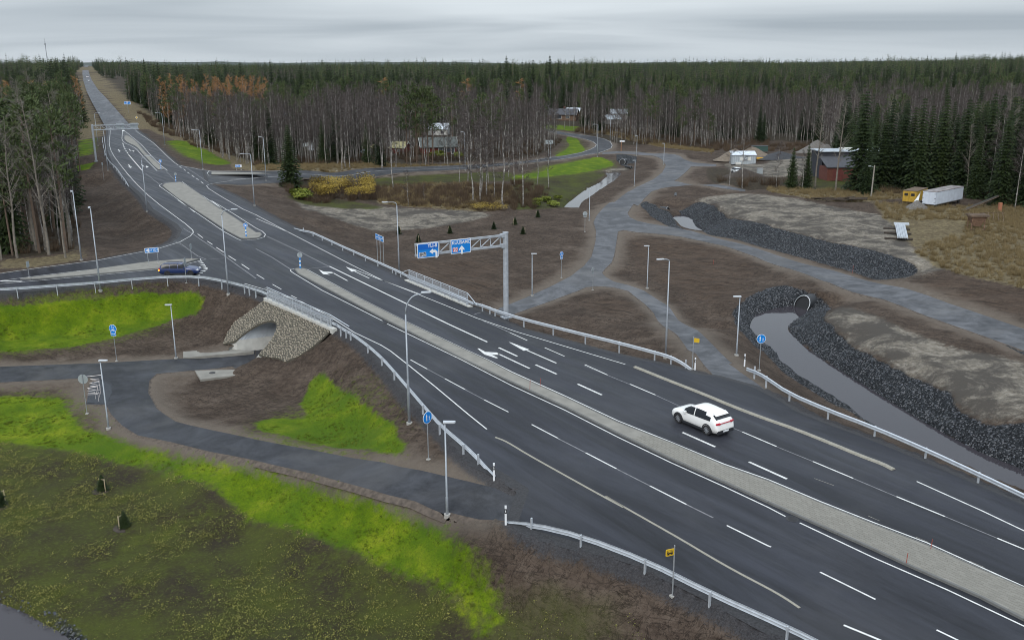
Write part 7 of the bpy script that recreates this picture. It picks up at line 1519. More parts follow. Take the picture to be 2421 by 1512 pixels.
for k in range(5): MB().tube([(-1.6+.8*k, -.8, 0), (-1.2+.8*k, .8, 1.5)], .05, 5).obj('bar', M_rust, t_)
for y, z in ((-.8, .1), (.8, 1.5)): MB().tube([(-1.8, y, z), (2.2, y, z)], .06, 5).obj('rail', M_rust, t_)
b = hit(2363, 500); t_ = tag(MB().box((0, 0, .8), (.5, .5, 1.6)).obj('barrel_post', mat('rust_orange', (.35, .14, .08), .8), loc=b), 'upright orange-brown metal block beside the conveyor', 'machine part')
# stack of steel boards on poles
A = hit(2135, 571); t_ = thing('board_stack', 'stack of shiny corrugated boards lying on three dark poles in the yard', 'board stack', A, R_(-20))
for k in range(9): MB().box((-.75+.17*k, 6.4, .5+.05*(k % 2)), (.14, 12.0, .2)).obj('board', M_galv, t_)
for k in range(3): MB().box((.15, 12.6+.5*k, .62), (2.3, .4, .25), .05).obj('board', M_galv, t_)
for y in (1.2, 6.2, 10.5): MB().tube([(-2.6, y, .2), (1.4, y+.1, .2)], .14, 7).obj('pole', M_dark, t_)
b = hit(1996, 477); t_ = thing('log_pile', 'untidy pile of dark logs at the yard edge below the spruces', 'log pile', b)
for k in range(16): a_ = random.uniform(-.35, .35); x = random.uniform(-3, 3); y = random.uniform(-.9, .9); MB().tube([(x-1.8, y, .25+random.random()*.5), (x+1.6, y+a_*2, .2+random.random()*.8)], random.uniform(.09, .17), 6).obj('log', mat('dark_wood', (.05, .038, .028), .95, var=.3), t_)
b = hit(1945, 474); t_ = thing('log_pile', 'low heap of branches left of the dark log pile', 'log pile', b)
for k in range(12): a_ = random.uniform(-.6, .6); x = random.uniform(-3, 3); MB().tube([(x-1.2, 0, .15+random.random()*.4), (x+1.4, a_*2, .15+random.random()*.5)], random.uniform(.05, .1), 5).obj('branch', mat('dark_wood', (.05, .038, .028), .95, var=.3), t_)
# radio mast on the horizon
b = GY(112.5, 150, 2600); b = (b[0], b[1], float(hfar(b[0], b[1]))); t_ = thing('radio_mast', 'thin lattice radio mast on the horizon at the left', 'mast', b); hm_ = top_h(b, 90)
if hm_ > 55: hm_ = EYE-b[2]+(149.7-90)/F*2600
MB().tube([(0, 0, 0), (0, 0, hm_*.9)], [1.1, .8], 3).obj('mast', M_tip, t_); MB().tube([(0, 0, hm_*.9), (0, 0, hm_)], .35, 4).obj('antenna', M_tip, t_); MB().tube([(0, 0, hm_*.78), (0, 0, hm_*.84)], 1.9, 6).obj('platform', M_tip, t_)
# culverts
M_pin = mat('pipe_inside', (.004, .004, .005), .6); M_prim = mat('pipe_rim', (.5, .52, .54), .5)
def culvert(cen, r, yaw, z, label, L_=9, bev=.8):
    c = np.array(Gz(cen[0], cen[1], z)); t_ = thing('culvert_pipe', label, 'culvert', tuple(c), R_(yaw)); n = 28
    def rg(rr, x0, bv): return [(x0+bv*(math.sin(2*math.pi*k/n)+1)*rr, rr*math.cos(2*math.pi*k/n), rr*math.sin(2*math.pi*k/n)) for k in range(n)]
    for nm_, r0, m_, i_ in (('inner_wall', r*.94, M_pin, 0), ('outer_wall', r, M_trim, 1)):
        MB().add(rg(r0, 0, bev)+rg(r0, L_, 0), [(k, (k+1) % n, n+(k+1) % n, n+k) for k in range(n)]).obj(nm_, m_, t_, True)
    MB().add(rg(r*.97, -.02, bev)+rg(r*1.03, -.02, bev), [(k, (k+1) % n, n+(k+1) % n, n+k) for k in range(n)]).obj('rim', M_prim, t_)
    MB().add(rg(r*.94, .15, bev), [tuple(range(n))]).obj('bore_shade_disc', M_pin, t_)  # black disc near the mouth paints in the shade of the bore
culvert((1890, 721), 1.05, 38, -4.15, 'large culvert pipe with a white rim opening onto the dark stream', 5, .5)
culvert((1470, 384), .95, 60, -4.1, 'far culvert pipe with a white rim under the village path', 9, .35)
culvert((1597, 464), .3, 80, -3.0, 'small grey drain pipe in the sandy hollow', 4, .2); culvert((1494, 396), .35, 120, -4.2, 'short white pipe end beside the far culvert', 3, .3)
culvert((1586, 499), .8, 150, -4.4, 'dark pipe mouth between the small pond and the bright pool', 5, .5)
# gravel shoulder stones of the riprap near the lower left corner and round the stream
# ================================================================= VEGETATION
M_bark = bpy.data.materials.new('birch_bark'); M_bark.use_nodes = True; t = M_bark.node_tree; b_ = t.nodes['Principled BSDF']; co = N(t, 'ShaderNodeTexCoord').outputs['Object']
t.links.new(ramp(noi(1.0, 4, .7, mapv(0, (2, 2, 1.4))), (.32, (.06, .052, .05)), (.5, (.2, .185, .17)), (.68, (.55, .53, .5))), b_.inputs['Base Color']); b_.inputs['Roughness'].default_value = .8
M_gbark = mat('grey_bark', (.17, .15, .125), .9, var=.3, scale=2); M_pbark = mat('pine_bark', (.12, .085, .062), .9, var=.25, scale=1); M_sbark = mat('spruce_bark', (.07, .055, .045), .9)
M_twig = foliage_mat('birch_twigs', (.042, .034, .031), (.1, .083, .077)); M_twig2 = foliage_mat('aspen_twigs', (.1, .09, .08), (.19, .17, .15)); M_orange = foliage_mat('larch_twigs', (.22, .11, .045), (.34, .19, .09)); M_sp = foliage_mat('spruce_needles', (.009, .017, .007), (.028, .042, .013)); M_pi = foliage_mat('pine_needles', (.035, .055, .02), (.09, .115, .045))
M_brush = foliage_mat('brush_twigs', (.05, .034, .024), (.12, .085, .055)); M_yleaf = foliage_mat('yellow_leaves', (.17, .12, .02), (.33, .24, .05)); M_gleaf = foliage_mat('green_leaves', (.09, .12, .02), (.2, .22, .04)); M_dgr = foliage_mat('dry_grass_blades', (.11, .08, .04), (.27, .21, .11)); M_ggr = foliage_mat('grass_blades', (.05, .085, .008), (.16, .19, .025)); M_wd = foliage_mat('weed_leaves', (.06, .08, .02), (.26, .24, .07))
def sliver(m, p, d, L_, w_, rs, mi=0):
    d = Vector(d).normalized(); s = d.cross(Vector((rs.uniform(-1, 1), rs.uniform(-1, 1), rs.uniform(-1, 1)))).normalized()*w_/2; p = Vector(p)
    m.add([p-s, p+s, p+d*L_], [(0, 1, 2)], mi)
def birch(seed, h=16, twigs=420, crown_w=1.7, start=.38, tr=.11, lean=.4, tw=.045, big=False):
    rs = random.Random(seed); tm, cm = MB(), MB(); ph = rs.random()*6.28; n = 9
    ax_ = [(lean*math.sin(ph)*(i/n)**1.6+.12*math.sin(i*1.3+seed), lean*math.cos(ph)*(i/n)**1.6, h*i/n) for i in range(n+1)]
    tm.tube([(ax_[0][0], ax_[0][1], -.4)]+ax_[1:], [tr*(1-.93*(i/n)**.9)+.012 for i in range(n+1)], 5)
    def at_z(f):
        i = min(n-1, int(f*n)); k = f*n-i; a, b = ax_[i], ax_[i+1]; return Vector([a[j]+(b[j]-a[j])*k for j in range(3)])
    nb_ = 26 if not big else 34
    for i in range(nb_):
        f = start+(1-start)*(i+.5)/nb_*.97; p = at_z(f); a = rs.random()*6.28; rel = (f-start)/(1-start); Lb = crown_w*(1.25-1.0*rel)*rs.uniform(.6, 1.15)*min(1, .35+rel*4); up = rs.uniform(.7, 1.5)
        d = Vector((math.cos(a), math.sin(a), up)); d.normalize(); Lb *= 1.35
        if big or i % 2 == 0: tm.tube([p, p+d*Lb*.5, p+d*Lb+Vector((0, 0, Lb*.1))], [tr*.28*(1.1-rel), tr*.17*(1.1-rel), .008], 3, cap=False)
        else: sliver(cm, p, d, Lb, .05, rs)
        k_ = int(twigs/nb_)
        for j in range(k_):
            q = p+d*Lb*rs.uniform(.25, 1.0)+Vector((rs.gauss(0, .12), rs.gauss(0, .12), rs.gauss(0, .15)))
            sliver(cm, q, (math.cos(a)+rs.gauss(0, .9), math.sin(a)+rs.gauss(0, .9), rs.uniform(-.3, 1.5)), rs.uniform(.5, 1.25), tw, rs)
    return tm, cm
def spruce(seed, h=16, w_=2.6, dens=1.0, low=.04):
    rs = random.Random(seed); tm, cm = MB(), MB(); tm.tube([(0, 0, -.4), (0, 0, h*.55), (0, 0, h)], [.17, .1, .02], 6)
    nw = int(30*dens)
    for i in range(nw):
        f = low+(1-low)*(i/nw)**.95; z = h*f; R0 = w_*(1-f)**.82*rs.uniform(.8, 1.12)+.12; nb_ = max(6, int(12*(1-f)+6))
        a0 = rs.random()*6.28
        for k in range(nb_):
            a = a0+2*math.pi*k/nb_+rs.gauss(0, .12); r = R0*rs.uniform(.7, 1.15); dr = -.28-.2*(1-f)
            ca, sa = math.cos(a), math.sin(a); tip = Vector((r*ca, r*sa, z+dr*r+.16*r*r/max(w_, 1)))
            root = Vector((.05*ca, .05*sa, z+.1)); nseg = 3 if r > .8 else 2
            for s in range(nseg):
                p = root.lerp(tip, (s+.2)/nseg); q = root.lerp(tip, min(1, (s+1.15)/nseg)); wd_ = (.5*(1-.22*s))*min(1, r)*rs.uniform(.75, 1.25)
                sx = Vector((-sa, ca, 0))*wd_
                cm.add([p-sx*.4+Vector((0, 0, .05)), q-sx+Vector((0, 0, rs.uniform(-.26, -.05))), q+Vector((ca*.12, sa*.12, .04)), q+sx+Vector((0, 0, rs.uniform(-.26, -.05))), p+sx*.4+Vector((0, 0, .05))], [(0, 1, 2), (0, 2, 4), (2, 3, 4)])
    cm.add([(-.1, 0, h*.97), (.1, 0, h*.97), (0, 0, h+.5)], [(0, 1, 2)])
    return tm, cm
def pine(seed, h=17, w_=2.2, start=.5, nclump=34, sz=.42):
    rs = random.Random(seed); tm, cm = MB(), MB(); tm.tube([(0, 0, -.4), (.15, 0, h*.5), (0, .1, h)], [.17, .13, .03], 6)
    for i in range(nclump):
        f = start+(1-start)*(i+.5)/nclump; rel = (f-start)/(1-start); R0 = w_*math.sin(math.pi*min(1, .22+.75*rel))**.8*rs.uniform(.45, 1.05); a = rs.random()*6.28
        c = Vector((R0*math.cos(a), R0*math.sin(a), h*f+rs.uniform(-.2, .4))); tm.tube([(0, 0, h*f-.3), c], [.04, .01], 3, cap=False)
        for j in range(22):
            o = Vector((rs.gauss(0, 1), rs.gauss(0, 1), rs.gauss(0, .55)))*sz
            sliver(cm, c+o, (o.x+rs.gauss(0, .3), o.y+rs.gauss(0, .3), abs(o.z)+.4), rs.uniform(.4, .75), .26, rs)
    return tm, cm
def bush(seed, h=2.0, w_=1.2, n=120, leaf=None, tw=.03, nl=0, ls=1.0):
    rs = random.Random(seed); cm, lm = MB(), MB()
    for i in range(n):
        a = rs.random()*6.28; r = w_*rs.random()**.6; p = (r*.55*math.cos(a), r*.55*math.sin(a), -.05); sliver(cm, p, (math.cos(a)*.45+rs.gauss(0, .25), math.sin(a)*.45+rs.gauss(0, .25), 1.3), h*rs.uniform(.5, 1.05), tw, rs)
    for i in range(nl):
        a = rs.random()*6.28; r = w_*rs.random()**.5; z = h*rs.uniform(.45, 1.02); s = rs.uniform(.1, .2)*ls; p = Vector((r*math.cos(a), r*math.sin(a), z)); u1 = Vector((rs.gauss(0, 1), rs.gauss(0, 1), rs.gauss(0, 1))).normalized()*s; u2 = u1.orthogonal().normalized()*s*.8
        lm.add([p-u1, p-u2, p+u1, p+u2], [(0, 1, 2, 3)])
    return cm, lm
KINDS = {}
def reg(kind, parts, mats, names):
    "parts: list of MB; stored as separate meshes for single trees and one joined mesh for masses"
    sep = [p.mesh(nm_, m_) for p, m_, nm_ in zip(parts, mats, names) if p.v]
    j = MB()
    for i, p in enumerate(parts):
        if p.v: j.add(p.v, p.f, i)
    KINDS.setdefault(kind, []).append((sep, j.mesh(kind, mats)))
for s in range(6): reg('birch', birch(s, 15+s % 3, 620, 1.8, .3, .1, tw=.05), (M_bark, M_twig), ('trunk', 'crown'))
for s in range(3): reg('birch_orange', birch(20+s, 19, 620, 2.0, .2, .12, tw=.1), (M_bark, M_orange), ('trunk', 'crown'))
for s in range(3): reg('aspen', birch(40+s, 20, 700, 2.6, .3, .2, .8, .035, True), (M_gbark, M_twig2), ('trunk', 'crown'))
for s in range(4): reg('spruce', spruce(60+s, 15+s, 2.3+.2*s), (M_sbark, M_sp), ('trunk', 'crown'))
for s in range(4): reg('pine', pine(80+s, 17, 2.3, .45+.05*(s % 2)), (M_pbark, M_pi), ('trunk', 'crown'))
reg('far_spruce', spruce(90, 16, 2.6, .42), (M_sbark, M_sp), ('trunk', 'crown')); reg('far_spruce', spruce(91, 18, 2.8, .42), (M_sbark, M_sp), ('trunk', 'crown')); reg('far_spruce', pine(92, 16, 2.6, .4, 14, .8), (M_pbark, M_pi), ('trunk', 'crown')); reg('far_spruce', spruce(93, 14, 2.4, .4), (M_sbark, M_sp), ('trunk', 'crown'))
for s in range(3): reg('brush', bush(100+s, 2.0, 1.2, 130, tw=.035), (M_brush, M_brush), ('stems', 'leaves'))
for s in range(3): reg('yellow_shrub', bush(110+s, 3.0, 1.5, 150, tw=.035, nl=170, ls=.8), (M_brush, M_yleaf), ('stems', 'leaves'))
for s in range(2): reg('green_shrub', bush(120+s, 1.4, 1.1, 60, tw=.03, nl=380), (M_brush, M_gleaf), ('stems', 'leaves'))
for s in range(3): reg('tall_grass', bush(130+s, .9, .55, 70, tw=.035), (M_dgr, M_dgr), ('stems', 'leaves'))
for s in range(3): reg('tuft', bush(140+s, .16, .22, 26, tw=.02), (M_ggr, M_ggr), ('stems', 'leaves'))
for s in range(3): reg('weed', bush(150+s, .14, .3, 6, tw=.015, nl=14, ls=.22), (M_wd, M_wd), ('stems', 'leaves'))
def tree(kind, base, h_, label, cat='tree', group=None, v=None, rz=None, name=None, wide=1.0):
    b = base if len(base) == 3 else hit(*base); k = KINDS[kind]; v = random.randrange(len(k)) if v is None else v; sep, jm = k[v]
    hh = max(q.co.z for q in jm.vertices) if (kind, v) not in HC else HC[(kind, v)]; HC[(kind, v)] = hh
    t_ = thing(name or {'birch': 'birch_tree', 'birch_orange': 'larch_tree', 'aspen': 'bare_tree', 'spruce': 'spruce_tree', 'pine': 'pine_tree', 'far_spruce': 'spruce_tree'}.get(kind, 'shrub'), label, cat, b, random.random()*6.28 if rz is None else rz, group); s = h_/hh
    for me_ in sep: inst(me_, me_.name.split('.')[0], t_, scale=(s*wide, s*wide, s))
    return t_
HC = {}
def ptree(kind, base, topy, label, **kw):
    b = hit(*base); return tree(kind, b, min(32, top_h(b, topy)), label, **kw)
def gscatter(name, label, kind, P, S, cat=None):
    "one mass: points that carry a tree each"
    if len(P) == 0: return
    me_ = bpy.data.meshes.new(name); P = np.asarray(P, np.float32); me_.vertices.add(len(P)); me_.vertices.foreach_set('co', P.ravel())
    rs = np.random.RandomState(len(P)); src = []
    for nm_, tp, arr in (('rot', 'FLOAT', rs.rand(len(P))*6.28), ('scl', 'FLOAT', np.asarray(S)), ('var', 'INT', rs.randint(0, len(KINDS[kind]), len(P)))):
        a = me_.attributes.new(nm_, tp, 'POINT'); a.data.foreach_set('value', arr.astype(np.int32 if tp == 'INT' else np.float32))
    o = bpy.data.objects.new(name, me_); COL.objects.link(o); ng = bpy.data.node_groups.new(name, 'GeometryNodeTree')
    ng.interface.new_socket('Geometry', in_out='INPUT', socket_type='NodeSocketGeometry'); ng.interface.new_socket('Geometry', in_out='OUTPUT', socket_type='NodeSocketGeometry')
    gi, go = N(ng, 'NodeGroupInput'), N(ng, 'NodeGroupOutput'); ip = N(ng, 'GeometryNodeInstanceOnPoints'); jn = N(ng, 'GeometryNodeJoinGeometry'); ng.links.new(gi.outputs[0], ip.inputs['Points'])
    for sep, jm in KINDS[kind]:
        so_ = bpy.data.objects.new(kind+'_source', jm); oi = N(ng, 'GeometryNodeObjectInfo'); oi.inputs['Object'].default_value = so_; oi.inputs['As Instance'].default_value = True; ng.links.new(oi.outputs['Geometry'], jn.inputs[0])
    ng.links.new(jn.outputs[0], ip.inputs['Instance']); ip.inputs['Pick Instance'].default_value = True
    def na(n_, t_): a = N(ng, 'GeometryNodeInputNamedAttribute'); a.data_type = t_; a.inputs[0].default_value = n_; return a.outputs[0]
    ng.links.new(na('var', 'INT'), ip.inputs['Instance Index']); cx = N(ng, 'ShaderNodeCombineXYZ'); ng.links.new(na('rot', 'FLOAT'), cx.inputs[2]); ng.links.new(cx.outputs[0], ip.inputs['Rotation']); ng.links.new(na('scl', 'FLOAT'), ip.inputs['Scale'])
    ng.links.new(ip.outputs[0], go.inputs[0]); o.modifiers.new('scatter', 'NODES').node_group = ng
    tag(o, label, cat, kind='stuff'); return o
# ---- single trees that can be picked out
ptree('spruce', (688, 442), 288, 'large dark spruce standing alone by the village road, left of the yellow thicket', v=1, wide=1.45)
ptree('spruce', (899, 394), 296, 'dark spruce behind the forked birch near the red house', v=2, wide=1.3); ptree('spruce', (704, 309), 219, 'slim dark spruce in front of the dark house', v=0)
ptree('spruce', (1408, 307), 236, 'bushy spruce left of the village road lamps', v=3, wide=1.2); ptree('spruce', (1380, 300), 243, 'shorter spruce left of the bushy road spruce', v=1); ptree('spruce', (1393, 290), 214, 'tall spruce behind the bushy road spruce', v=2)
ptree('spruce', (1871, 446), 345, 'young spruce in the yard, left of a pair', v=0, wide=1.25); ptree('spruce', (1906, 447), 336, 'young spruce in the yard, right of a pair', v=1, wide=1.05)
ptree('spruce', (2030, 452), 203, 'tallest spruce, in front of the brick workshop', v=3, wide=1.25)
for i, (px, tp, lab) in enumerate([(2098, 223, 'spruce right of the wooden pole, first of the row'), (2130, 226, 'spruce second from the left in the right-hand row'), (2168, 221, 'spruce in the right-hand row left of the yellow trailer'), (2192, 240, 'slender spruce above the yellow trailer'), (2222, 214, 'spruce above the gap between the trailers'), (2272, 223, 'spruce directly above the white trailer'), (2294, 223, 'narrow spruce above the end of the white trailer'), (2330, 210, 'broad spruce right of the white trailer'), (2350, 212, 'spruce right of the broad one behind the conveyor'), (2376, 208, 'dark spruce behind the conveyor top'), (2394, 222, 'spruce near the right picture edge'), (2412, 208, 'rightmost spruce at the picture edge')]):
    ptree('spruce', (px-4, 440+(i % 3)*7+max(0, px-2300)*.12), tp, lab, v=i % 4, wide=1.05)
for b_, tp, lab in [((1927, 441), 216, 'tall bare aspen right of the yard spruces'), ((1975, 452), 220, 'tall bare aspen in front of the brick workshop'), ((2222, 447), 236, 'leaning pale bare tree behind the yellow trailer'), ((2250, 449), 326, 'leaning white birch stem behind the white trailer, left of two'), ((2284, 459), 288, 'leaning white birch stem behind the white trailer, right of two')]:
    ptree('aspen', b_, tp, lab, v=0)
for b_, tp, lab in [((1835, 441), 330, 'thin birch in the yard left of the young spruces'), ((1725, 437), 233, 'tall birch in front of the grey cabin, left of two'), ((1754, 444), 238, 'tall birch in front of the grey cabin, right of two'), ((1897, 448), 352, 'thin bare birch between the young yard spruces')]:
    ptree('birch', b_, tp, lab)
for b_, tp, lab in [((41, 609), 262, 'tall bare aspen at the left edge of the forest, leftmost of four'), ((80, 591), 247, 'tall bare aspen at the left forest edge, second of four'), ((111, 594), 330, 'bare tree at the left forest edge, third of four'), ((155, 608), 325, 'bare tree nearest the side road at the left forest edge'), ((3, 615), 380, 'bare tree cut by the left picture edge')]:
    ptree('aspen', b_, tp, lab, v=1)
for b_, tp, lab in [((96, 560), 221, 'big dark pine behind the left aspens'), ((128, 540), 258, 'dark pine right of the big left pine'), ((150, 520), 268, 'pine nearest the soil slope on the left'), ((70, 555), 235, 'dark pine left of the big left pine'), ((10, 560), 215, 'dark pine at the left picture edge')]:
    ptree('pine', b_, tp, lab, wide=1.35)
for px, tp, v, lab in [(962, 196, 0, 'tall pine leftmost in the clump before the red house'), (985, 193, 1, 'tall pine second in the clump before the red house'), (1000, 205, 2, 'tall pine third in the clump before the red house'), (1013, 198, 3, 'tall pine fourth in the clump before the red house'), (1023, 200, 0, 'tall pine rightmost in the clump before the red house')]:
    ptree('pine', (px, 391), tp, lab, v=v, wide=.95)
for (a, b_), tp in [((635, 391), 255), ((809, 401), 277), ((817, 397), 250), ((827, 398), 262), ((902, 396), 250), ((905, 396), 256), ((937, 396), 240), ((971, 393), 260), ((1005, 393), 258), ((1052, 389), 280), ((1057, 390), 265), ((1067, 389), 300), ((929, 448), 245), ((1087, 433), 290), ((1107, 431), 260), ((1117, 478), 255), ((1136, 478), 275), ((1139, 463), 262), ((1151, 466), 270), ((1169, 470), 300), ((1189, 492), 262), ((1203, 418), 255), ((1237, 487), 290), ((1296, 446), 300), ((1271, 439), 295), ((1228, 405), 290), ((1247, 394), 280), ((1154, 432), 300), ((1216, 440), 290), ((965, 486), 400), ((1003, 480), 430)]:
    ptree('birch', (a, b_), tp, 'white birch in the roadside grove '+('left of the red house' if a < 960 else 'below the red house' if a < 1080 else 'above the gantry' if a < 1200 else 'near the narrow channel'), group='birches of the roadside grove', wide=1.35)
for px, tp, lab in [(382, 175, 0), (392, 188, 1)]: ptree('birch_orange', (px+8, 303), tp, 'tall orange-brown larch above the green verge, %s of a pair' % ('right' if lab else 'left'))
ptree('pine', (418, 312), 208, 'round green pine beside the orange larches', wide=1.7); ptree('birch_orange', (1110-5, 300), 182, 'brown leafless round-crowned tree behind the pines', wide=1.6); ptree('birch_orange', (912, 300), 180, 'rusty brown broad-crowned tree behind the birches', wide=1.6); ptree('birch_orange', (1232, 300), 182, 'brown broad-crowned tree above the gabled houses', wide=1.6)
for i, (px_, tp) in enumerate([(2062, 262), (2082, 250), (2115, 262), (2147, 244), (2208, 256), (2246, 262), (2310, 246)]): ptree('spruce', (px_, 436+i % 2*9), tp, 'mid-height spruce filling the right-hand row, %s from the left' % ('first', 'second', 'third', 'fourth', 'fifth', 'sixth', 'seventh')[i], v=i % 4, wide=1.2)
# shrubs
rsh = random.Random(5)
def shrub(kind, at_, h_, lab, group, wide=1.2): return tree(kind, hit(*at_), h_, lab, 'shrub', group, name='shrub', wide=wide)
for i in range(34): shrub('yellow_shrub', (745+rsh.random()*125+(i % 2)*8, 440+rsh.random()*34), rsh.uniform(2.6, 3.6), 'bare-stemmed shrub with yellow leaves in the thicket by the village road', 'shrubs of the yellow thicket', 1.1)
for i in range(6): shrub('green_shrub', (700+i*5, 462+(i % 3)*5), 1.6, 'low yellow-green shrub at the foot of the large spruce', 'yellow-green shrubs below the large spruce', 1.3)
for i in range(9): shrub('yellow_shrub', (1116+i*9, 492+(i % 3)*3), 1.2, 'low golden shrub at the edge of the dirt field', 'golden shrubs beside the dirt field', 2.0)
for i in range(9): shrub('green_shrub', (1265+rsh.random()*65, 470+rsh.random()*20), 1.0, 'low green shrub on the bank of the narrow channel', 'green shrubs on the channel bank', 1.4)
for i in range(7): shrub('green_shrub', (1005+rsh.random()*80, 364+rsh.random()*12), 1.4, 'green garden shrub in front of the red house', 'garden shrubs by the red house', 1.4)
for i in range(8): shrub('brush', (1690+rsh.random()*180, 425+rsh.random()*15), 2.6, 'brown bare bush on the near edge of the yard', 'bare bushes on the yard edge', 1.2)
# newly planted spruces with stakes
def sapling(at_, h_, lab):
    b = hit(*at_); t_ = tree('spruce', b, h_, lab, 'sapling', name='young_spruce', wide=2.5, v=0)
    MB().tube([(.35, -.1, -.1), (.35, -.1, h_*.75)], .035, 5).obj('stake', mat('stake_wood', (.4, .33, .22), .8), t_); MB().box((.1, -.1, h_*.7), (.6, .03, .03)).obj('tie', mat('stake_wood', (.4, .33, .22), .8), t_)
    m = MB(); n = 14; m.add([(0, 0, .06)]+[(.75*math.cos(2*math.pi*k/n), .75*math.sin(2*math.pi*k/n), -.02) for k in range(n)], [(0, 1+k, 1+(k+1) % n) for k in range(n)]); m.obj('soil_ring', M_dark, t_)
sapling((243, 1158), 1.3, 'small staked spruce sapling in the near green field, upper of two'); sapling((295, 1245), 1.25, 'small staked spruce sapling in the near green field, lower of two'); sapling((0, 1195), 1.5, 'staked spruce sapling cut by the left picture edge')
for p_, lab in [(T('B1', (1352, 322))[0], 'staked sapling right of the tall curved lamp in the dirt field'), (T('B1', (1535, 395))[0], 'staked sapling above the left gantry sign'), (T('B1', (1833, 315))[0], 'staked sapling above the right gantry sign'), (T('B1', (2248, 275))[0], 'staked sapling above the gantry pillar'), (T('B2', (28, 232))[0], 'staked sapling right of the gantry pillar top, upper left of three'), (T('B2', (103, 322))[0], 'staked sapling right of the gantry, lowest of three'), (T('B2', (245, 160))[0], 'staked sapling right of the gantry, topmost of three')]: sapling(p_, 1.5, lab)
# ---- forest
FP = [inp for inp in forest[1:3]]
def band(y0, y1, s, seed):
    rs = np.random.RandomState(seed); xm = y1*.60+40; n0, n1 = int(2*xm/s), int((y1-y0)/s)
    gx_, gy_ = np.meshgrid(np.arange(n0), np.arange(n1)); x = -xm+(gx_+rs.rand(n1, n0))*s; y = y0+(gy_+rs.rand(n1, n0))*s
    return np.stack([x.ravel(), y.ravel()], 1)
A = []
for (y0, y1, s) in ((95, 300, 3.4), (300, 450, 4.0), (450, 700, 5.6), (700, 1200, 8.5), (1200, 2200, 13), (2200, 4300, 21)):
    Pq = band(y0, y1, s, int(y0)); z = H(Pq[:, 0], Pq[:, 1]); A.append(np.column_stack([Pq, z, np.full(len(Pq), s)]))
A = np.concatenate(A); px = proj(A[:, :3]); ok = (px[:, 0] > -120) & (px[:, 0] < 2541)
A, px = A[ok], px[ok]
ins_ = np.zeros(len(A), bool)
for P in FP: ins_ |= inpoly(px, P)
ins_ |= (px[:, 1] < 186)
rdx = A[:, 0]-np.interp(A[:, 1], RCY, RCX); near = A[:, 1] < 480
nz = noise2(A[:, 0], A[:, 1], 60, 3)
ins_ &= ~((A[:, 1] > 300) & (rdx > -13-3*nz) & (rdx < 17+9*nz)); ins_ &= ~((A[:, 0] > X0) & (A[:, 0] < X1) & (A[:, 1] < Y1) & ((bil(PATH_IN.astype(float), A[:, 0], A[:, 1]) > .01) | (bil(MAIN_IN.astype(float), A[:, 0], A[:, 1]) > .01)))
rr = RS.rand(len(A))
for b, rad, at_, W_h in HOUSES:
    d_ = np.hypot(A[:, 0]-b[0], A[:, 1]-b[1]); ins_ &= d_ > rad
    wpx = W_h*.62*F/b[1]
    ins_ &= ~((np.abs(px[:, 0]-at_[0]) < wpx) & (px[:, 1] > at_[1]) & (A[:, 1] > b[1]-90) & (rr < (.82)))
A, px, nz = A[ins_], px[ins_], nz[ins_]; rr = RS.rand(len(A)); r2 = RS.rand(len(A)); n2 = noise2(A[:, 0], A[:, 1], 35, 8); n3 = noise2(A[:, 0], A[:, 1], 90, 12)
D_t = A[:, 1]; kind = np.empty(len(A), object); S = np.ones(len(A)); bx = px[:, 0]; by = px[:, 1]
lim = 430+110*(n3-.5)+np.where(bx > 1650, 60, 0)
for i in range(len(A)):
    d = D_t[i]; r = rr[i]
    if bx[i] < 215 and d < 330:
        k = 'pine' if r < .34 else ('spruce' if r < .42 else ('aspen' if r < .5 else 'birch')); 
        if d > 200 and r < .42: k = 'birch' if r2[i] < .6 else k
    elif bx[i] > 1965 and d < 260: k = 'spruce' if r < .62 else ('aspen' if r < .7 else 'birch')
    elif d < lim[i]:
        k = 'birch' if r < .93 else ('pine' if n2[i] > .45 else 'spruce')
        if n2[i] > .8: k = 'pine' if r < .45 else k
        if 372 < bx[i] < 640 and 385 < d < 470: k = 'birch_orange' if r < .75 else k
        if bx[i] < 200 and d > 260 and r > .93: k = 'birch_orange'
    elif d < 720: k = ('spruce' if r < .4 else 'pine') if r < (.72 if n2[i] < .62 else .25) else 'birch'
    else: k = 'far_spruce' if (n2[i] < .6 or r < .4 or d > 1500) else 'birch'
    kind[i] = k
    S[i] = (.62+.55*r2[i]**.8)*(1.0+.3*(n3[i]-.5))*(1.03 if k == 'birch_orange' else 1)
    if k in ('far_spruce', 'spruce') and d > 430: S[i] *= .85+.6*nz[i]*r2[i]+.15*n2[i]
    if bx[i] < 200 and k == 'birch' and d < 330: S[i] *= .9
LAB = {'birch': 'thin bare birch', 'pine': 'green-crowned pine', 'spruce': 'dark spruce', 'aspen': 'bare grey tree', 'birch_orange': 'orange-brown larch'}
def where(x, y, d):
    if x < 205: return 'in the forest left of the highway, %s' % ('near the side road' if d < 170 else 'abreast of the far gantry' if d < 300 else 'far up the road')
    if x < 480: return 'in the wood right of the far gantry'
    if x < 640: return 'in the wood above the village road mouth'
    if x < 860: return 'in the wood around the dark house'
    if x < 1100: return 'in the wood around the red timber house'
    if x < 1250: return 'in the wood right of the red timber house'
    if x < 1440: return 'in the wood around the brown brick houses' if d > 300 else 'inside the bend of the village road'
    if x < 1690: return 'in the wood behind the gravel road bend'
    if x < 1870: return 'in the wood behind the grey site cabin'
    if x < 2080: return 'in the wood around the brick workshop'
    if x < 2260: return 'in the wood behind the yellow trailer'
    return 'in the wood behind the white trailer and conveyor'
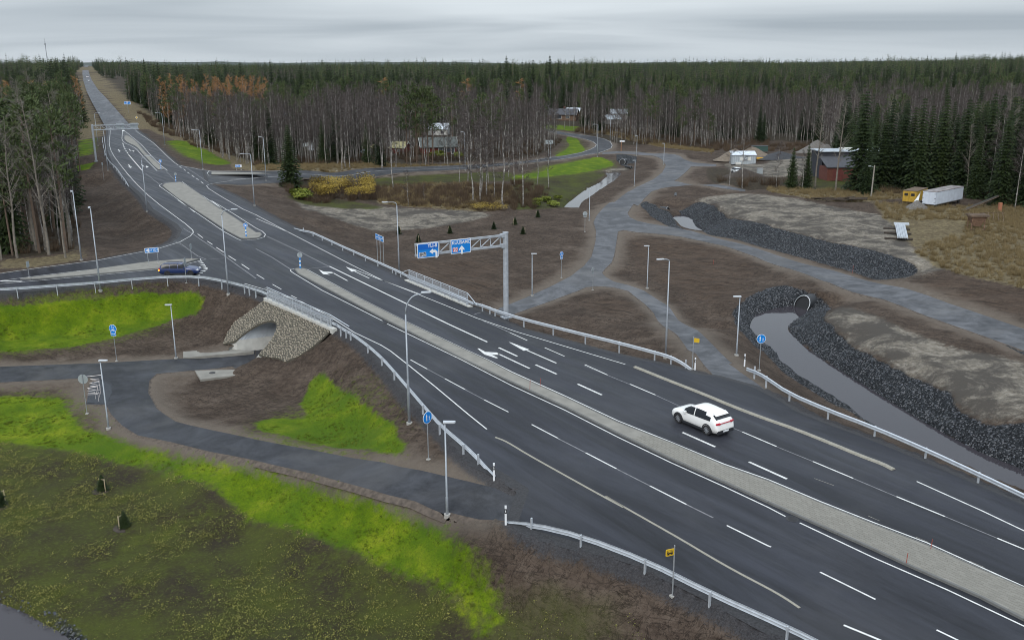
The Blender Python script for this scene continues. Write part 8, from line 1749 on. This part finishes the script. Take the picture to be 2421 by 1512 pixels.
mass = {'birch': ('birch_forest', 'brown-grey mass of bare birches filling the middle distance'), 'pine': ('pine_forest', 'green pines scattered through the forest'), 'spruce': ('spruce_forest', 'dark spruces rising above the birch wood'), 'far_spruce': ('conifer_forest', 'endless dark conifer forest reaching the horizon'), 'aspen': ('bare_tree_forest', 'bare grey trees in the deep forest'), 'birch_orange': ('larch_forest', 'orange larches behind the first row')}
caps = {'birch': 240, 'pine': 90, 'spruce': 70, 'aspen': 40, 'birch_orange': 30}
for k in mass:
    idx = np.where(kind == k)[0]
    if len(idx) == 0: continue
    idx = idx[np.argsort(D_t[idx])]
    vis = [i for i in idx if 0 < bx[i] < 2421][:caps.get(k, 0)] if k in caps else []
    vs_ = set(vis)
    for i in vis:
        kk = KINDS[k]; v = random.randrange(len(kk)); sep, jm = kk[v]
        t_ = thing({'birch': 'birch_tree', 'birch_orange': 'larch_tree', 'aspen': 'bare_tree', 'spruce': 'spruce_tree', 'pine': 'pine_tree'}[k], ('tall ' if S[i] > 1.06 else 'low ' if S[i] < .76 else '')+LAB[k]+' '+where(bx[i], by[i], D_t[i]), 'tree', tuple(A[i, :3]), random.random()*6.28, LAB[k]+' '+where(bx[i], by[i], D_t[i]))
        for me_ in sep: inst(me_, me_.name.split('.')[0], t_, scale=(S[i],)*3)
    rest = np.array([i for i in idx if i not in vs_])
    gscatter(mass[k][0], mass[k][1], k, A[rest, :3], S[rest])
ONES = 'first second third fourth fifth sixth seventh eighth ninth tenth eleventh twelfth thirteenth fourteenth fifteenth sixteenth seventeenth eighteenth nineteenth'.split(); TENS = ['twentieth', 'thirtieth', 'fortieth', 'fiftieth']; TP_ = ['twenty', 'thirty', 'forty', 'fifty']
def ordw(n): return ONES[n-1] if n < 20 else (TENS[n//10-2] if n % 10 == 0 else TP_[n//10-2]+'-'+ONES[n % 10-1])
byl = {}
for o in COL.objects:
    if o.get('group') and o.parent is None and o.get('category') == 'tree' and o.location.y < 240: byl.setdefault((o['group'], o['label']), []).append(o)
for (g_, l_), L_ in byl.items():
    if len(L_) < 2 or len(L_) > 55: continue
    L_.sort(key=lambda o: proj([tuple(o.location)])[0][0])
    for i, o in enumerate(L_): o['label'] = l_.replace('in the forest left of the highway', 'left of the highway').replace(', near the side road', ' by the side road').replace(' and conveyor', '').replace(', abreast of the far gantry', '').replace('with a ', '')+', '+ordw(i+1)+' from the left'
print('TREES', {k: int((kind == k).sum()) for k in mass})
# ---- brush, grasses and stones
def fill(polys, n, seed, own=None, keep=None):
    rs = np.random.RandomState(seed); out_ = []
    for P in polys:
        Wp = np.array([hit(a, b)[:2] for a, b in P]); Wp = np.clip(Wp, -400, 500); mn, mx_ = Wp.min(0), Wp.max(0)
        ar = abs(sum(Wp[i][0]*Wp[(i+1) % len(Wp)][1]-Wp[(i+1) % len(Wp)][0]*Wp[i][1] for i in range(len(Wp)))/2); k = int(min(n*ar, 60000)*(mx_-mn).prod()/max(ar, 1))
        c = rs.rand(min(k, 400000), 2)*(mx_-mn)+mn; c = c[inpoly(c, Wp)]; out_.append(c)
    c = np.concatenate(out_); road_ = np.maximum(bil(PATH_IN.astype(float), c[:, 0], c[:, 1]), bil(MAIN_IN.astype(float), c[:, 0], c[:, 1])); c = c[road_ < .02]
    z = H(c[:, 0], c[:, 1]); P3 = np.column_stack([c, z]); q = proj(P3); P3 = P3[(q[:, 0] > -40) & (q[:, 0] < 2460) & (q[:, 1] < 1560)]
    return P3
P3 = fill([T('A1', (1000, 1400), (600, 1470), (250, 1330), (300, 1230), (1050, 1290), (1500, 1300), (2419, 1280)) + T('B1', (2419, 40), (2200, 90), (1500, 60)), T('A2', (0, 1512), (0, 1240), (350, 1300), (330, 1420), (200, 1512))], .30, 1)
gscatter('brush', 'reddish brown bare brush of the grove beside the dirt field', 'brush', P3, RS.uniform(.5, 1.1, len(P3)))
P3 = fill([[(600, 392), (900, 388), (1100, 382), (1215, 375), (1270, 368), (1310, 350), (1330, 332), (1200, 330), (700, 370), (560, 372), (450, 345), (360, 300), (330, 270), (345, 262), (450, 320), (600, 350)], T('A2', (600, 790), (900, 800), (1200, 890), (1500, 900), (2000, 960), (2419, 960), (2419, 840), (1900, 860), (1300, 790), (900, 730), (600, 740)), T('A3', (0, 900), (500, 880), (560, 960), (0, 960)), [(120, 603), (175, 588), (185, 540), (165, 480), (190, 420), (150, 420), (60, 540), (0, 560), (0, 612)], T('A3', (700, 1330), (2700, 1330), (2700, 1500), (2300, 1420), (1900, 1400), (1600, 1350), (1000, 1370))], .10, 2)
gscatter('undergrowth', 'brown leafless undergrowth along the forest edges', 'brush', P3, RS.uniform(.5, 1.2, len(P3)))
P3 = fill(dry[1:5]+dry[8:10]+[dry[11]], 1.1, 3); gscatter('tall_dry_grass', 'tall straw-coloured dead grass in the field and along the verges', 'tall_grass', P3, RS.uniform(.4, 1.15, len(P3)))
P3 = fill(green[:3], 7, 4); gscatter('grass_tufts', 'short bright green grass on the new slopes', 'tuft', P3, RS.uniform(.6, 1.3, len(P3)))
P3 = fill(weeds[1:3], 9.0, 5); nn_ = noise2(P3[:, 0], P3[:, 1], 2.2, 4); P3 = P3[RS.rand(len(P3)) < np.clip((nn_-.3)*2.4, .05, 1)]; gscatter('weed_patches', 'sparse yellowing weeds over the dark soil in the foreground', 'weed', P3, RS.uniform(.6, 1.5, len(P3)))
stn = []
for k in range(4):
    rs = random.Random(k); mb_ = MB().add([(v.x*(1+.25*rs.gauss(0, 1)*.6), v.y*(.8+.2*rs.gauss(0, 1)*.6), v.z*.7) for v in st_v], st_f); stn.append(mb_)
M_rock = foliage_mat('riprap_stone', (.025, .03, .037), (.13, .14, .16), .8)
for mb_ in stn: reg('stone', [mb_], [M_rock], ['stone'])
P3 = fill([gravel[0], gravel[5]], 5.5, 6); cxy = P3[:, 2] > WZ-.1; P3 = P3[(P3[:, 2] > WZ-.15) | (P3[:, 0] < -5)]; _cc = Gz(1890, 721, -4.15); P3 = P3[np.hypot(P3[:, 0]-_cc[0]-.8, P3[:, 1]-_cc[1]-.6) > 2.2]
gscatter('riprap', 'dark crushed stones lining the banks of the stream', 'stone', P3, RS.uniform(.04, .12, len(P3)))
P3 = fill(gravel[2:4], 2.5, 7); gscatter('crushed_rock', 'dark crushed rock on the ridge beside the grey gravel road', 'stone', P3, RS.uniform(.05, .13, len(P3)))
# ---- hills on the horizon
M_hill = mat('distant_forest', (.02, .032, .018), .95, var=.2, scale=.01)
for (x0, x1, pk, Y, seed) in ((100, 700, 146.0, 9000, 1), (640, 1210, 146.6, 8500, 2), (1400, 1900, 147.2, 9000, 3), (1780, 2421, 145.2, 7500, 4)):
    m = MB(); n = 60; vs = []
    for i in range(n+1):
        q = x0+(x1-x0)*i/n; e_ = math.sin(math.pi*i/n)**.7; yy = 150.6-(150.6-pk)*e_*(.75+.5*float(noise2(q, 0, 60, seed))); p = GY(q, yy, Y); b0_ = GY(q, 152, Y-1600)
        vs += [(b0_[0], Y-1600, 0), (p[0], Y, p[2]), (p[0]*1.1, Y+1600, 0)]
    m.add(vs, [(3*i+j, 3*i+3+j, 3*i+4+j, 3*i+1+j) for i in range(n) for j in (0, 1)]); tag(m.obj('hills', M_hill, sm=True), kind='structure')

# ---- air
hb = MB().box((0, 5600, 12.0), (26000, 12500, 52)).obj('haze', (hm_ := bpy.data.materials.new('air'))); hm_.use_nodes = True; hm_.node_tree.nodes.clear()
vo_ = N(hm_.node_tree, 'ShaderNodeVolumePrincipled'); vo_.inputs['Color'].default_value = (.8, .88, 1, 1); vo_.inputs['Density'].default_value = .9e-5; ho_ = N(hm_.node_tree, 'ShaderNodeOutputMaterial'); hm_.node_tree.links.new(vo_.outputs[0], ho_.inputs['Volume']); tag(hb, kind='stuff')
